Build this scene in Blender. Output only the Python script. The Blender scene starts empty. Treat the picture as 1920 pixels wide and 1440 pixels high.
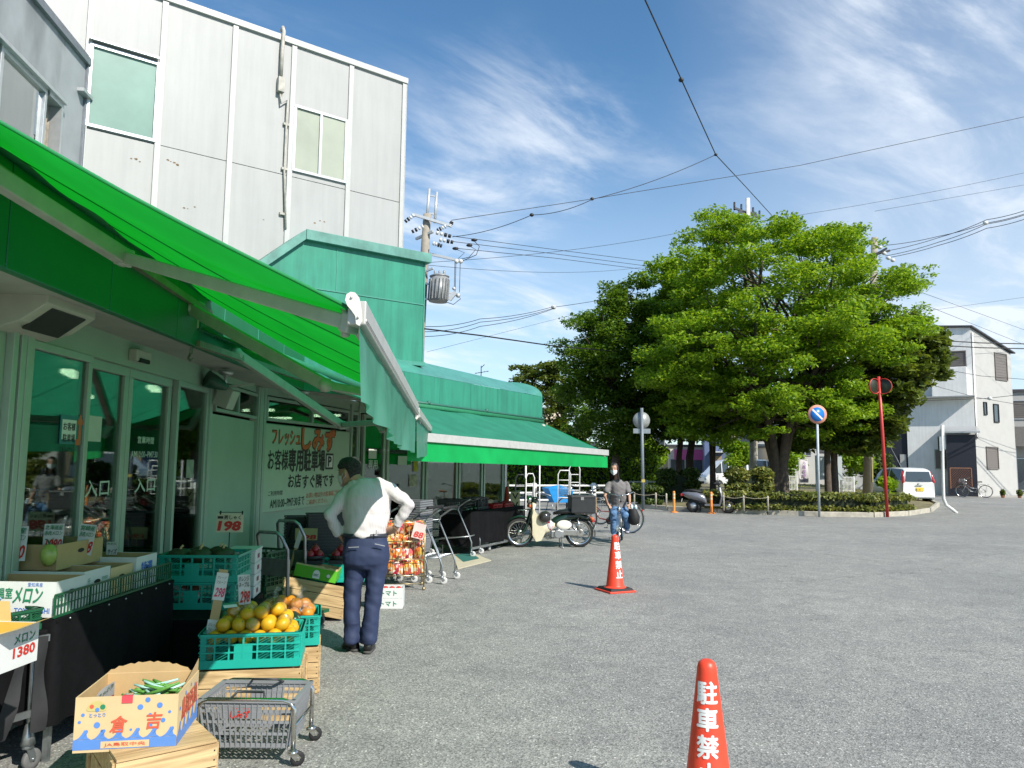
import bpy, bmesh, math, random
import numpy as np
from mathutils import Vector, Matrix, noise
R = math.radians
random.seed(7); rng = np.random.default_rng(7)
scn = bpy.context.scene
COL = scn.collection

# ---------------------------------------------------------------- camera
F = 1440.0; PITCH = R(5.8); ROLL = 0.0114; CAMZ = 1.6
cam_data = bpy.data.cameras.new("camera"); cam = bpy.data.objects.new("camera", cam_data)
COL.objects.link(cam); scn.camera = cam
cam_data.sensor_width = 36.0; cam_data.lens = 36.0 * F / 1920.0
cam_data.clip_start = 0.05; cam_data.clip_end = 3000
CR = Matrix.Rotation(R(90) + PITCH, 3, 'X') @ Matrix.Rotation(ROLL, 3, 'Z')
cam.matrix_world = Matrix.Translation((0, 0, CAMZ)) @ CR.to_4x4()

# ---------------------------------------------------------------- world, sun, exposure
SUN = Vector((0.57, -0.63, 0.70)).normalized()
EL = math.asin(SUN.z); AZ = math.atan2(SUN.x, SUN.y)
world = bpy.data.worlds.new("World"); scn.world = world; world.use_nodes = True
def build_world():
    nt = world.node_tree; nt.nodes.clear(); N = nt.nodes.new; L = nt.links.new
    out = N('ShaderNodeOutputWorld'); bg = N('ShaderNodeBackground'); bg.inputs['Strength'].default_value = 0.094
    sky = N('ShaderNodeTexSky'); sky.sky_type = 'NISHITA'; sky.sun_disc = False
    sky.sun_elevation = EL; sky.sun_rotation = AZ; sky.air_density = 1.1; sky.dust_density = 0.1; sky.ozone_density = 1.6
    tc = N('ShaderNodeTexCoord')
    # project the view direction on a high flat layer so that the cirrus has perspective
    sep = N('ShaderNodeSeparateXYZ'); L(tc.outputs['Generated'], sep.inputs[0])
    mx = N('ShaderNodeMath'); mx.operation = 'MAXIMUM'; mx.inputs[1].default_value = 0.03; L(sep.outputs['Z'], mx.inputs[0])
    ad = N('ShaderNodeMath'); ad.operation = 'ADD'; ad.inputs[1].default_value = 0.12; L(mx.outputs[0], ad.inputs[0])
    dv = N('ShaderNodeVectorMath'); dv.operation = 'DIVIDE'; L(tc.outputs['Generated'], dv.inputs[0])
    cmb = N('ShaderNodeCombineXYZ'); cmb.inputs[2].default_value = 1.0
    L(ad.outputs[0], cmb.inputs[0]); L(ad.outputs[0], cmb.inputs[1]); L(cmb.outputs[0], dv.inputs[1])
    def cloud(scale, rot, stretch, detail, rough, dist, lo, hi, off):
        mp = N('ShaderNodeMapping'); mp.inputs['Rotation'].default_value = (0, 0, R(rot)); mp.inputs['Scale'].default_value = (stretch[0], stretch[1], 0.0)
        mp.inputs['Location'].default_value = off; m0 = N('ShaderNodeMapping'); m0.inputs['Rotation'].default_value = (0, 0, R(rot)); mp.inputs['Rotation'].default_value = (0,0,0)
        L(dv.outputs[0], m0.inputs[0]); L(m0.outputs[0], mp.inputs[0])
        n = N('ShaderNodeTexNoise'); n.inputs['Scale'].default_value = scale; n.inputs['Detail'].default_value = detail
        n.inputs['Roughness'].default_value = rough; n.inputs['Distortion'].default_value = dist; L(mp.outputs[0], n.inputs['Vector'])
        mr = N('ShaderNodeMapRange'); mr.interpolation_type = 'SMOOTHSTEP'
        mr.inputs[1].default_value = lo; mr.inputs[2].default_value = hi; L(n.outputs['Fac'], mr.inputs[0]); return mr.outputs[0]
    big = cloud(0.85, 25, (1, 1), 4, .5, .3, .40, .64, (3.1, 1.7, 0))
    wisp = cloud(1.9, -38, (.8, 1.7), 10, .62, .5, .40, .80, (0.4, 5.2, 0))
    fine = cloud(5.0, -30, (.8, 1.5), 9, .62, .4, .44, .80, (7, 2, 0))
    m1 = N('ShaderNodeMath'); m1.operation = 'MULTIPLY'; L(big, m1.inputs[0]); L(wisp, m1.inputs[1])
    m2 = N('ShaderNodeMath'); m2.operation = 'MULTIPLY'; L(fine, m2.inputs[0]); m2.inputs[1].default_value = .30
    m2b = N('ShaderNodeMath'); m2b.operation = 'MULTIPLY'; L(m2.outputs[0], m2b.inputs[0]); L(big, m2b.inputs[1])
    m3 = N('ShaderNodeMath'); m3.operation = 'ADD'; L(m1.outputs[0], m3.inputs[0]); L(m2b.outputs[0], m3.inputs[1])
    # a thin veil that thickens towards the horizon
    hz = N('ShaderNodeMapRange'); hz.interpolation_type = 'SMOOTHSTEP'; hz.inputs[1].default_value = .50; hz.inputs[2].default_value = .02; L(sep.outputs['Z'], hz.inputs[0])
    hm = N('ShaderNodeMath'); hm.operation = 'MULTIPLY'; L(hz.outputs[0], hm.inputs[0]); hm.inputs[1].default_value = .50
    m4 = N('ShaderNodeMath'); m4.operation = 'ADD'; m4.use_clamp = True; L(m3.outputs[0], m4.inputs[0]); L(hm.outputs[0], m4.inputs[1])
    dt = N('ShaderNodeVectorMath'); dt.operation = 'DOT_PRODUCT'; L(tc.outputs['Generated'], dt.inputs[0]); dt.inputs[1].default_value = Vector((.62,.66,.42)).normalized()
    vr = N('ShaderNodeMapRange'); vr.interpolation_type = 'SMOOTHSTEP'; vr.inputs[1].default_value = .86; vr.inputs[2].default_value = 1.0; L(dt.outputs['Value'], vr.inputs[0])
    vm = N('ShaderNodeMath'); vm.operation = 'MULTIPLY'; L(vr.outputs[0], vm.inputs[0]); vn = N('ShaderNodeMapRange'); vn.inputs[3].default_value = .25; vn.inputs[4].default_value = .85; L(wisp, vn.inputs[0]); L(vn.outputs[0], vm.inputs[1])
    m6 = N('ShaderNodeMath'); m6.operation = 'ADD'; m6.use_clamp = True; L(m4.outputs[0], m6.inputs[0]); L(vm.outputs[0], m6.inputs[1]); m4 = m6
    m5 = N('ShaderNodeMath'); m5.operation = 'MULTIPLY'; L(m4.outputs[0], m5.inputs[0]); m5.inputs[1].default_value = .92
    mix = N('ShaderNodeMix'); mix.data_type = 'RGBA'; L(m5.outputs[0], mix.inputs['Factor'])
    tn = N('ShaderNodeMix'); tn.data_type = 'RGBA'; tn.blend_type = 'MULTIPLY'; tn.inputs['Factor'].default_value = 1; L(sky.outputs[0], tn.inputs['A']); tn.inputs['B'].default_value = (.72, 1.08, 1.27, 1)
    L(tn.outputs['Result'], mix.inputs['A']); mix.inputs['B'].default_value = (7.6, 8.2, 9.0, 1)
    L(mix.outputs['Result'], bg.inputs['Color']); L(bg.outputs[0], out.inputs[0])
build_world()
sd = bpy.data.lights.new("sun", 'SUN'); sd.energy = 4.9; sd.angle = R(0.53); sd.color = (1.0, .945, .86)
so = bpy.data.objects.new("sun", sd); COL.objects.link(so); so.rotation_mode = 'QUATERNION'
so.rotation_quaternion = SUN.to_track_quat('Z', 'Y'); so.location = (30, -20, 40)
scn.view_settings.view_transform = 'Standard'; scn.view_settings.look = 'None'
scn.view_settings.exposure = 0.42; scn.view_settings.gamma = 1.0; scn.view_settings.use_curve_mapping = False
try:
    scn.cycles.max_bounces = 8; scn.cycles.diffuse_bounces = 4; scn.cycles.transparent_max_bounces = 16; scn.cycles.caustics_reflective = False; scn.cycles.caustics_refractive = False
    scn.cycles.sample_clamp_indirect = 6.0; scn.cycles.use_denoising = True
except Exception: pass

# ---------------------------------------------------------------- photograph geometry helpers
def ray(px, py): return CR @ Vector(((px - 960) / F, (720 - py) / F, -1.0))
def at(px, py, d):
    r = ray(px, py); s = d / r.y; return Vector((r.x * s, d, CAMZ + r.z * s))
def gnd(px, py, z=0.0):
    r = ray(px, py); s = (z - CAMZ) / r.z; return Vector((r.x * s, r.y * s, z))
def hd(a): a = R(a); return Vector((math.sin(a), math.cos(a), 0))          # heading, clockwise from +Y
def hn(a): a = R(a); return Vector((math.cos(a), -math.sin(a), 0))         # its normal to the right
def onwall(px, py, p0, a):
    r = ray(px, py); n = hn(a); s = (Vector((p0[0], p0[1], 0)).dot(n)) / Vector((r.x, r.y, 0)).dot(n)
    return Vector((r.x * s, r.y * s, CAMZ + r.z * s))

# ---------------------------------------------------------------- mesh builder
class MB:
    def __init__(s): s.v = []; s.f = []; s.m = []; s.sm = []
    def add(s, vs, fs, mi=0, smooth=False, M=None):
        b = len(s.v)
        for v in vs:
            v = Vector(v); s.v.append(tuple(M @ v) if M is not None else tuple(v))
        for f in fs: s.f.append(tuple(b + i for i in f)); s.m.append(mi); s.sm.append(smooth)
        return s
    def bx(s, x0, x1, y0, y1, z0, z1, mi=0, M=None):
        v = [(x0,y0,z0),(x1,y0,z0),(x1,y1,z0),(x0,y1,z0),(x0,y0,z1),(x1,y0,z1),(x1,y1,z1),(x0,y1,z1)]
        f = [(0,3,2,1),(4,5,6,7),(0,1,5,4),(1,2,6,5),(2,3,7,6),(3,0,4,7)]
        return s.add(v, f, mi, False, M)
    def box(s, c, size, mi=0, rot=None, M=None):
        T = Matrix.Translation(c)
        if rot is not None: T = T @ rot.to_4x4()
        if M is not None: T = M @ T
        a, b, c2 = size[0]/2, size[1]/2, size[2]/2
        return s.bx(-a, a, -b, b, -c2, c2, mi, T)
    def bar(s, p0, p1, w, h, mi=0, up=(0,0,1), M=None):      # rectangular bar between two points
        p0 = Vector(p0); p1 = Vector(p1); d = p1 - p0; l = d.length
        if l < 1e-6: return s
        y = d / l; u = Vector(up)
        if abs(u.dot(y)) > .98: u = Vector((1,0,0))
        x = y.cross(u).normalized(); z = x.cross(y)
        T = Matrix((x, y, z)).transposed().to_4x4(); T.translation = (p0 + p1) / 2
        if M is not None: T = M @ T
        return s.bx(-w/2, w/2, -l/2, l/2, -h/2, h/2, mi, T)
    def tube(s, pts, r, n=8, mi=0, cap=True, M=None, smooth=True):
        pts = [Vector(p) for p in pts]; k = len(pts); rs = r if isinstance(r, (list, tuple)) else [r]*k
        vs = []; fs = []; prev = None
        for i, p in enumerate(pts):
            t = (pts[min(i+1,k-1)] - pts[max(i-1,0)])
            t = t.normalized() if t.length > 1e-9 else Vector((0,0,1))
            if prev is None:
                a = Vector((0,0,1)) if abs(t.z) < .9 else Vector((1,0,0)); x = t.cross(a).normalized()
            else:
                x = prev - t * prev.dot(t)
                x = x.normalized() if x.length > 1e-6 else t.orthogonal().normalized()
            prev = x; y = t.cross(x)
            for j in range(n):
                a = 2*math.pi*j/n; vs.append(p + (x*math.cos(a) + y*math.sin(a)) * rs[i])
        for i in range(k-1):
            for j in range(n):
                j2 = (j+1) % n; fs.append((i*n+j, i*n+j2, (i+1)*n+j2, (i+1)*n+j))
        s.add(vs, fs, mi, smooth, M)
        if cap: s.add(vs[:n], [tuple(range(n-1,-1,-1))], mi, False, M); s.add(vs[-n:], [tuple(range(n))], mi, False, M)
        return s
    def lathe(s, prof, n=24, mi=0, M=None, smooth=True, cap=True):   # profile of (r, z) about local Z
        vs = []; fs = []; k = len(prof)
        for (r_, z_) in prof:
            for j in range(n):
                a = 2*math.pi*j/n; vs.append((r_*math.cos(a), r_*math.sin(a), z_))
        for i in range(k-1):
            for j in range(n):
                j2 = (j+1)%n; fs.append((i*n+j, i*n+j2, (i+1)*n+j2, (i+1)*n+j))
        if cap:
            if prof[0][0] > 1e-5: fs.append(tuple(range(n-1,-1,-1)))
            if prof[-1][0] > 1e-5: fs.append(tuple((k-1)*n+j for j in range(n)))
        return s.add(vs, fs, mi, smooth, M)
    def prism(s, poly, h, mi=0, M=None):     # poly in local XY, extruded 0..h in Z
        n = len(poly); vs = [(x,y,0) for x,y in poly] + [(x,y,h) for x,y in poly]
        fs = [tuple(range(n-1,-1,-1)), tuple(range(n,2*n))] + [(i,(i+1)%n,n+(i+1)%n,n+i) for i in range(n)]
        return s.add(vs, fs, mi, False, M)
    def ball(s, c, r, n=12, mi=0, M=None, sc=(1,1,1)):
        vs = []; fs = []; m = n//2
        for i in range(m+1):
            t = math.pi*i/m
            for j in range(n):
                a = 2*math.pi*j/n; vs.append((c[0]+sc[0]*r*math.sin(t)*math.cos(a), c[1]+sc[1]*r*math.sin(t)*math.sin(a), c[2]-sc[2]*r*math.cos(t)))
        for i in range(m):
            for j in range(n):
                j2=(j+1)%n; fs.append((i*n+j, i*n+j2, (i+1)*n+j2, (i+1)*n+j))
        return s.add(vs, fs, mi, True, M)
    def loft(s, rings, n=16, mi=0, M=None, p=2.0):    # rings: (center, xaxis*rx, yaxis*ry) closed with caps; p>2 = squarer section
        vs = []; fs = []; k = len(rings)
        for c, ax, ay in rings:
            c = Vector(c); ax = Vector(ax); ay = Vector(ay)
            for j in range(n):
                a = 2*math.pi*j/n; ca, sa = math.cos(a), math.sin(a)
                ca = math.copysign(abs(ca)**(2/p), ca); sa = math.copysign(abs(sa)**(2/p), sa)
                vs.append(c + ax*ca + ay*sa)
        for i in range(k-1):
            for j in range(n):
                j2=(j+1)%n; fs.append((i*n+j, i*n+j2, (i+1)*n+j2, (i+1)*n+j))
        fs.append(tuple(range(n-1,-1,-1))); fs.append(tuple((k-1)*n+j for j in range(n)))
        return s.add(vs, fs, mi, True, M)
    def grid(s, fn, nu, nv, mi=0, smooth=True, M=None):      # fn(u,v) -> point, u,v in 0..1
        vs = [fn(i/nu, j/nv) for i in range(nu+1) for j in range(nv+1)]
        fs = [(i*(nv+1)+j, (i+1)*(nv+1)+j, (i+1)*(nv+1)+j+1, i*(nv+1)+j+1) for i in range(nu) for j in range(nv)]
        return s.add(vs, fs, mi, smooth, M)
    def mesh(s, name, mats):
        me = bpy.data.meshes.new(name); me.from_pydata(s.v, [], s.f)
        for m in (mats if isinstance(mats, (list, tuple)) else [mats]): me.materials.append(m)
        me.polygons.foreach_set('material_index', s.m); me.polygons.foreach_set('use_smooth', s.sm); me.update(); return me
    def build(s, name, mats, parent=None, M=None, recalc=True, bevel=0):
        me = s.mesh(name, mats)
        if recalc or bevel:
            bm = bmesh.new(); bm.from_mesh(me)
            bmesh.ops.remove_doubles(bm, verts=bm.verts, dist=1e-5)
            bmesh.ops.recalc_face_normals(bm, faces=bm.faces)
            if bevel:
                es = [e for e in bm.edges if len(e.link_faces) == 2 and e.calc_face_angle(0) > R(35)]
                bmesh.ops.bevel(bm, geom=es, offset=bevel, segments=2, profile=.5, affect='EDGES')
            bm.to_mesh(me); bm.free()
        return link(name, me, parent, M)
def link(name, data, parent=None, M=None):
    o = bpy.data.objects.new(name, data); COL.objects.link(o)
    if parent is not None: o.parent = parent
    if M is not None: o.matrix_local = M
    return o
def tag(o, label=None, cat=None, group=None, kind=None):
    if label: o['label'] = label
    if cat: o['category'] = cat
    if group: o['group'] = group
    if kind: o['kind'] = kind
    return o
def thing(name, loc, rz=0.0, label=None, cat=None, group=None, scale=1.0):
    o = bpy.data.objects.new(name, None); COL.objects.link(o); o.empty_display_size = .1
    o.location = loc; o.rotation_euler = (0, 0, rz); o.scale = (scale,)*3
    return tag(o, label, cat, group)
KIDS = {}
def copy_tree(o, parent=None):
    c = o.copy(); COL.objects.link(c)
    if parent is not None: c.parent = parent
    for ch in list(o.children): copy_tree(ch, c)
    return c
def dup(o, loc=None, rz=None, label=None):
    c = copy_tree(o)
    if loc is not None: c.location = loc
    if rz is not None: c.rotation_euler = (0, 0, rz)
    if label: c['label'] = label
    return c
def fuse(mb, name, mats, parent, vox=.012, it=6, M=None, wr=0, wscale=6, wfun=None):   # melt lofts into one continuous skin
    me = mb.mesh(name + '_raw', mats); o = bpy.data.objects.new('raw', me); COL.objects.link(o)
    m = o.modifiers.new('r', 'REMESH'); m.mode = 'VOXEL'; m.voxel_size = vox; m.use_smooth_shade = True
    sm = o.modifiers.new('s', 'SMOOTH'); sm.iterations = it; sm.factor = .5
    dg = bpy.context.evaluated_depsgraph_get(); dg.update()
    out = bpy.data.meshes.new_from_object(o.evaluated_get(dg), preserve_all_data_layers=False, depsgraph=dg)
    bpy.data.objects.remove(o); bpy.data.meshes.remove(me)
    out.name = name
    if not out.materials:
        for mm in (mats if isinstance(mats, (list, tuple)) else [mats]): out.materials.append(mm)
    if wr:
        nrm = [v.normal.copy() for v in out.vertices]
        for v, nn in zip(out.vertices, nrm):
            p = v.co
            k = wfun(p) if wfun else 1.0
            q = Vector((p.x*wscale, p.y*wscale, p.z*wscale*1.3+p.x*3))
            v.co = p + nn * wr * k * (noise.noise(q) + .5*noise.noise(q*2.1))
    out.polygons.foreach_set('use_smooth', [True]*len(out.polygons)); out.update()
    return link(name, out, parent, M)

# ---------------------------------------------------------------- materials (all procedural)
MATS = {}
def nodes(name):
    m = bpy.data.materials.new(name); m.use_nodes = True; nt = m.node_tree
    return m, nt, nt.nodes['Principled BSDF'], nt.nodes.new, nt.links.new
def pm(name, col, rough=.6, metal=0.0, var=.12, scale=9.0, bump=0.0, spec=.5, coat=0.0, emit=None, estr=0, trans=0, bscale=None, streak=0):
    if name in MATS: return MATS[name]
    m, nt, b, N, L = nodes(name)
    b.inputs['Roughness'].default_value = rough; b.inputs['Metallic'].default_value = metal
    b.inputs['Specular IOR Level'].default_value = spec; b.inputs['Coat Weight'].default_value = coat
    b.inputs['Base Color'].default_value = (*col, 1)
    if var or bump:
        tc = N('ShaderNodeTexCoord'); n = N('ShaderNodeTexNoise'); n.inputs['Scale'].default_value = scale; n.inputs['Detail'].default_value = 6; n.inputs['Roughness'].default_value = .62
        L(tc.outputs['Object'], n.inputs['Vector'])
        if var:
            r = N('ShaderNodeValToRGB'); r.color_ramp.elements[0].position = .3; r.color_ramp.elements[1].position = .7
            r.color_ramp.elements[0].color = (*[c*(1-var) for c in col], 1); r.color_ramp.elements[1].color = (*[min(1, c*(1+var)) for c in col], 1)
            L(n.outputs['Fac'], r.inputs[0]); L(r.outputs[0], b.inputs['Base Color'])
        if bump:
            n2 = n
            if bscale:
                n2 = N('ShaderNodeTexNoise'); n2.inputs['Scale'].default_value = bscale; n2.inputs['Detail'].default_value = 4; L(tc.outputs['Object'], n2.inputs['Vector'])
            bp = N('ShaderNodeBump'); bp.inputs['Strength'].default_value = bump; bp.inputs['Distance'].default_value = .02
            L(n2.outputs['Fac'], bp.inputs['Height']); L(bp.outputs[0], b.inputs['Normal'])
    if streak:
        t2 = N('ShaderNodeTexCoord'); mp = N('ShaderNodeMapping'); mp.inputs['Scale'].default_value = (5,5,.35); L(t2.outputs['Object'], mp.inputs[0]); n2 = N('ShaderNodeTexNoise'); n2.inputs['Scale'].default_value = 1.6; n2.inputs['Detail'].default_value = 7; n2.inputs['Roughness'].default_value = .68; L(mp.outputs[0], n2.inputs['Vector'])
        r2 = N('ShaderNodeValToRGB'); r2.color_ramp.elements[0].position = .36; r2.color_ramp.elements[1].position = .60; r2.color_ramp.elements[0].color = (1-streak,1-streak*.95,1-streak*.9,1); r2.color_ramp.elements[1].color = (1.03,1.03,1.03,1); L(n2.outputs['Fac'], r2.inputs[0])
        m2 = N('ShaderNodeMix'); m2.data_type = 'RGBA'; m2.blend_type = 'MULTIPLY'; m2.inputs['Factor'].default_value = 1; s0 = b.inputs['Base Color'].links[0].from_socket if b.inputs['Base Color'].links else None
        if s0: L(s0, m2.inputs['A'])
        else: m2.inputs['A'].default_value = (*col,1)
        L(r2.outputs[0], m2.inputs['B']); L(m2.outputs['Result'], b.inputs['Base Color'])
    if emit: b.inputs['Emission Color'].default_value = (*emit, 1); b.inputs['Emission Strength'].default_value = estr
    if trans: b.inputs['Transmission Weight'].default_value = trans
    MATS[name] = m; return m
def glass(name, tint=(.82,.9,.86), refl=.12, rough=.02):      # thin pane: see-through with a mirror share that grows at grazing angles
    m, nt, b, N, L = nodes(name); nt.nodes.remove(b); out = nt.nodes['Material Output']
    t = N('ShaderNodeBsdfTransparent'); t.inputs[0].default_value = (*tint, 1)
    g = N('ShaderNodeBsdfGlossy'); g.inputs['Roughness'].default_value = rough; g.inputs[0].default_value = (.92,.96,.95,1)
    lw = N('ShaderNodeLayerWeight'); lw.inputs[0].default_value = .25
    mr = N('ShaderNodeMapRange'); mr.inputs[3].default_value = refl; mr.inputs[4].default_value = .9; L(lw.outputs['Fresnel'], mr.inputs[0])
    mx = N('ShaderNodeMixShader'); L(mr.outputs[0], mx.inputs[0]); L(t.outputs[0], mx.inputs[1]); L(g.outputs[0], mx.inputs[2]); L(mx.outputs[0], out.inputs[0])
    MATS[name] = m; return m
def cloth_translucent(name, top, through, fac=.5, scale=3.0, gloss=.0):
    m, nt, b, N, L = nodes(name); out = nt.nodes['Material Output']
    tc = N('ShaderNodeTexCoord'); n = N('ShaderNodeTexNoise'); n.inputs['Scale'].default_value = scale; n.inputs['Detail'].default_value = 7; L(tc.outputs['Object'], n.inputs['Vector'])
    def ramp(c, a, bb):
        r = N('ShaderNodeValToRGB'); r.color_ramp.elements[0].position = .32; r.color_ramp.elements[1].position = .72
        r.color_ramp.elements[0].color = (*[x*a for x in c], 1); r.color_ramp.elements[1].color = (*[x*bb for x in c], 1); L(n.outputs['Fac'], r.inputs[0]); return r
    r1 = ramp(top, .86, 1.12); r2 = ramp(through, .9, 1.08)
    b.inputs['Roughness'].default_value = .6 if not gloss else .35; b.inputs['Specular IOR Level'].default_value = .25 + gloss
    L(r1.outputs[0], b.inputs['Base Color'])
    t = N('ShaderNodeBsdfTranslucent'); L(r2.outputs[0], t.inputs[0])
    mx = N('ShaderNodeMixShader'); mx.inputs[0].default_value = fac; L(b.outputs[0], mx.inputs[1]); L(t.outputs[0], mx.inputs[2]); L(mx.outputs[0], out.inputs[0])
    MATS[name] = m; return m
def leafmat(name, c0, c1, trans=.4):
    m, nt, b, N, L = nodes(name); out = nt.nodes['Material Output']
    g = N('ShaderNodeNewGeometry'); r = N('ShaderNodeValToRGB'); r.color_ramp.elements[0].color = (*c0,1); r.color_ramp.elements[1].color = (*c1,1)
    L(g.outputs['Random Per Island'], r.inputs[0]); L(r.outputs[0], b.inputs['Base Color'])
    b.inputs['Roughness'].default_value = .5; b.inputs['Specular IOR Level'].default_value = .35
    t = N('ShaderNodeBsdfTranslucent'); mu = N('ShaderNodeMix'); mu.data_type = 'RGBA'; mu.blend_type = 'MULTIPLY'; mu.inputs['Factor'].default_value = 1
    L(r.outputs[0], mu.inputs['A']); mu.inputs['B'].default_value = (1.5, 1.45, .5, 1); L(mu.outputs['Result'], t.inputs[0])
    mx = N('ShaderNodeMixShader'); mx.inputs[0].default_value = trans; L(b.outputs[0], mx.inputs[1]); L(t.outputs[0], mx.inputs[2]); L(mx.outputs[0], out.inputs[0])
    MATS[name] = m; return m

# ---------------------------------------------------------------- lettering
_tc = {}
def text_verts(body, bold=0.0, ext=.004, res=2):
    key = (body, bold)
    if key in _tc: return _tc[key]
    c = bpy.data.curves.new('t', 'FONT'); c.body = body; c.size = 1.0; c.resolution_u = res; c.offset = bold; c.extrude = .0; c.space_line = 1.05
    o = bpy.data.objects.new('t', c); COL.objects.link(o)
    dg = bpy.context.evaluated_depsgraph_get(); dg.update()
    me = bpy.data.meshes.new_from_object(o.evaluated_get(dg), depsgraph=dg)
    vs = np.array([v.co[:] for v in me.vertices]) if len(me.vertices) else np.zeros((1,3)); fs = [tuple(p.vertices) for p in me.polygons]
    bpy.data.objects.remove(o); bpy.data.curves.remove(c); bpy.data.meshes.remove(me)
    _tc[key] = (vs, fs); return vs, fs
def put_text(mb, body, cx, cy, w=None, h=None, M=None, bold=0.0, shear=0.0, mi=0, rot=0.0, bend=None):
    cj = any(ord(c) > 0x3000 for c in body)
    if bold and cj:
        for i, (dx, dy) in enumerate(((0,0),(1,0),(-1,0),(0,1),(0,-1),(.7,.7),(-.7,-.7))):
            k = bold*(w or h)/max(1, len(body))*.9; M2 = (M if M is not None else Matrix()) @ Matrix.Translation((dx*k, dy*k, .00012*i)) if bend is None else M
            put_text(mb, body, cx, cy, w, h, M2, 0, shear, mi, rot, bend if bend is None else (lambda x, y, z, dx=dx, dy=dy, k=k, i=i: bend(x+dx*k, y+dy*k, z, .0002*i)))
        return mb
    vs, fs = text_verts(body, bold); lo = vs.min(0); hi = vs.max(0); W = max(hi[0]-lo[0], 1e-4); H = max(hi[1]-lo[1], 1e-4)
    sx = w / W if w else None; sy = h / H if h else None
    if sx is None: sx = sy
    if sy is None: sy = sx
    if bend:
        bm = bmesh.new(); bv = [bm.verts.new(q) for q in vs]
        for f in fs: 
            try: bm.faces.new([bv[i] for i in f])
            except ValueError: pass
        for _ in range(4):
            es = [e for e in bm.edges if e.calc_length()*max(sx,sy) > .012]
            if es: bmesh.ops.subdivide_edges(bm, edges=es, cuts=1, use_grid_fill=False); bmesh.ops.triangulate(bm, faces=bm.faces)
        bm.verts.index_update(); vs = np.array([v.co[:] for v in bm.verts]); fs = [tuple(v.index for v in f.verts) for f in bm.faces]; bm.free()
    p = (vs - (lo+hi)/2) * np.array([sx, sy, 1]); out = []
    ca, sa = math.cos(rot), math.sin(rot)
    for q in p:
        x, y = q[0] + shear*q[1], q[1]; x, y = x*ca - y*sa, x*sa + y*ca
        out.append((cx + x, cy + y, 0.0))
    if bend: out = [bend(v[0], v[1], v[2]) for v in out]
    mb.add(out, fs, mi, False, M); return mb
def wallM(p, a, off=0.0):      # x along heading a, y up, z = normal to the right of the heading
    d = hd(a); n = hn(a); M = Matrix((d, Vector((0,0,1)), n)).transposed().to_4x4(); M.translation = Vector(p) + n*off; return M
def frameM(o, x, y):           # frame at origin o with x axis x, y axis y (made square), z = x cross y
    x = Vector(x).normalized(); z = x.cross(Vector(y)).normalized(); y = z.cross(x); M = Matrix((x,y,z)).transposed().to_4x4(); M.translation = Vector(o); return M
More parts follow.
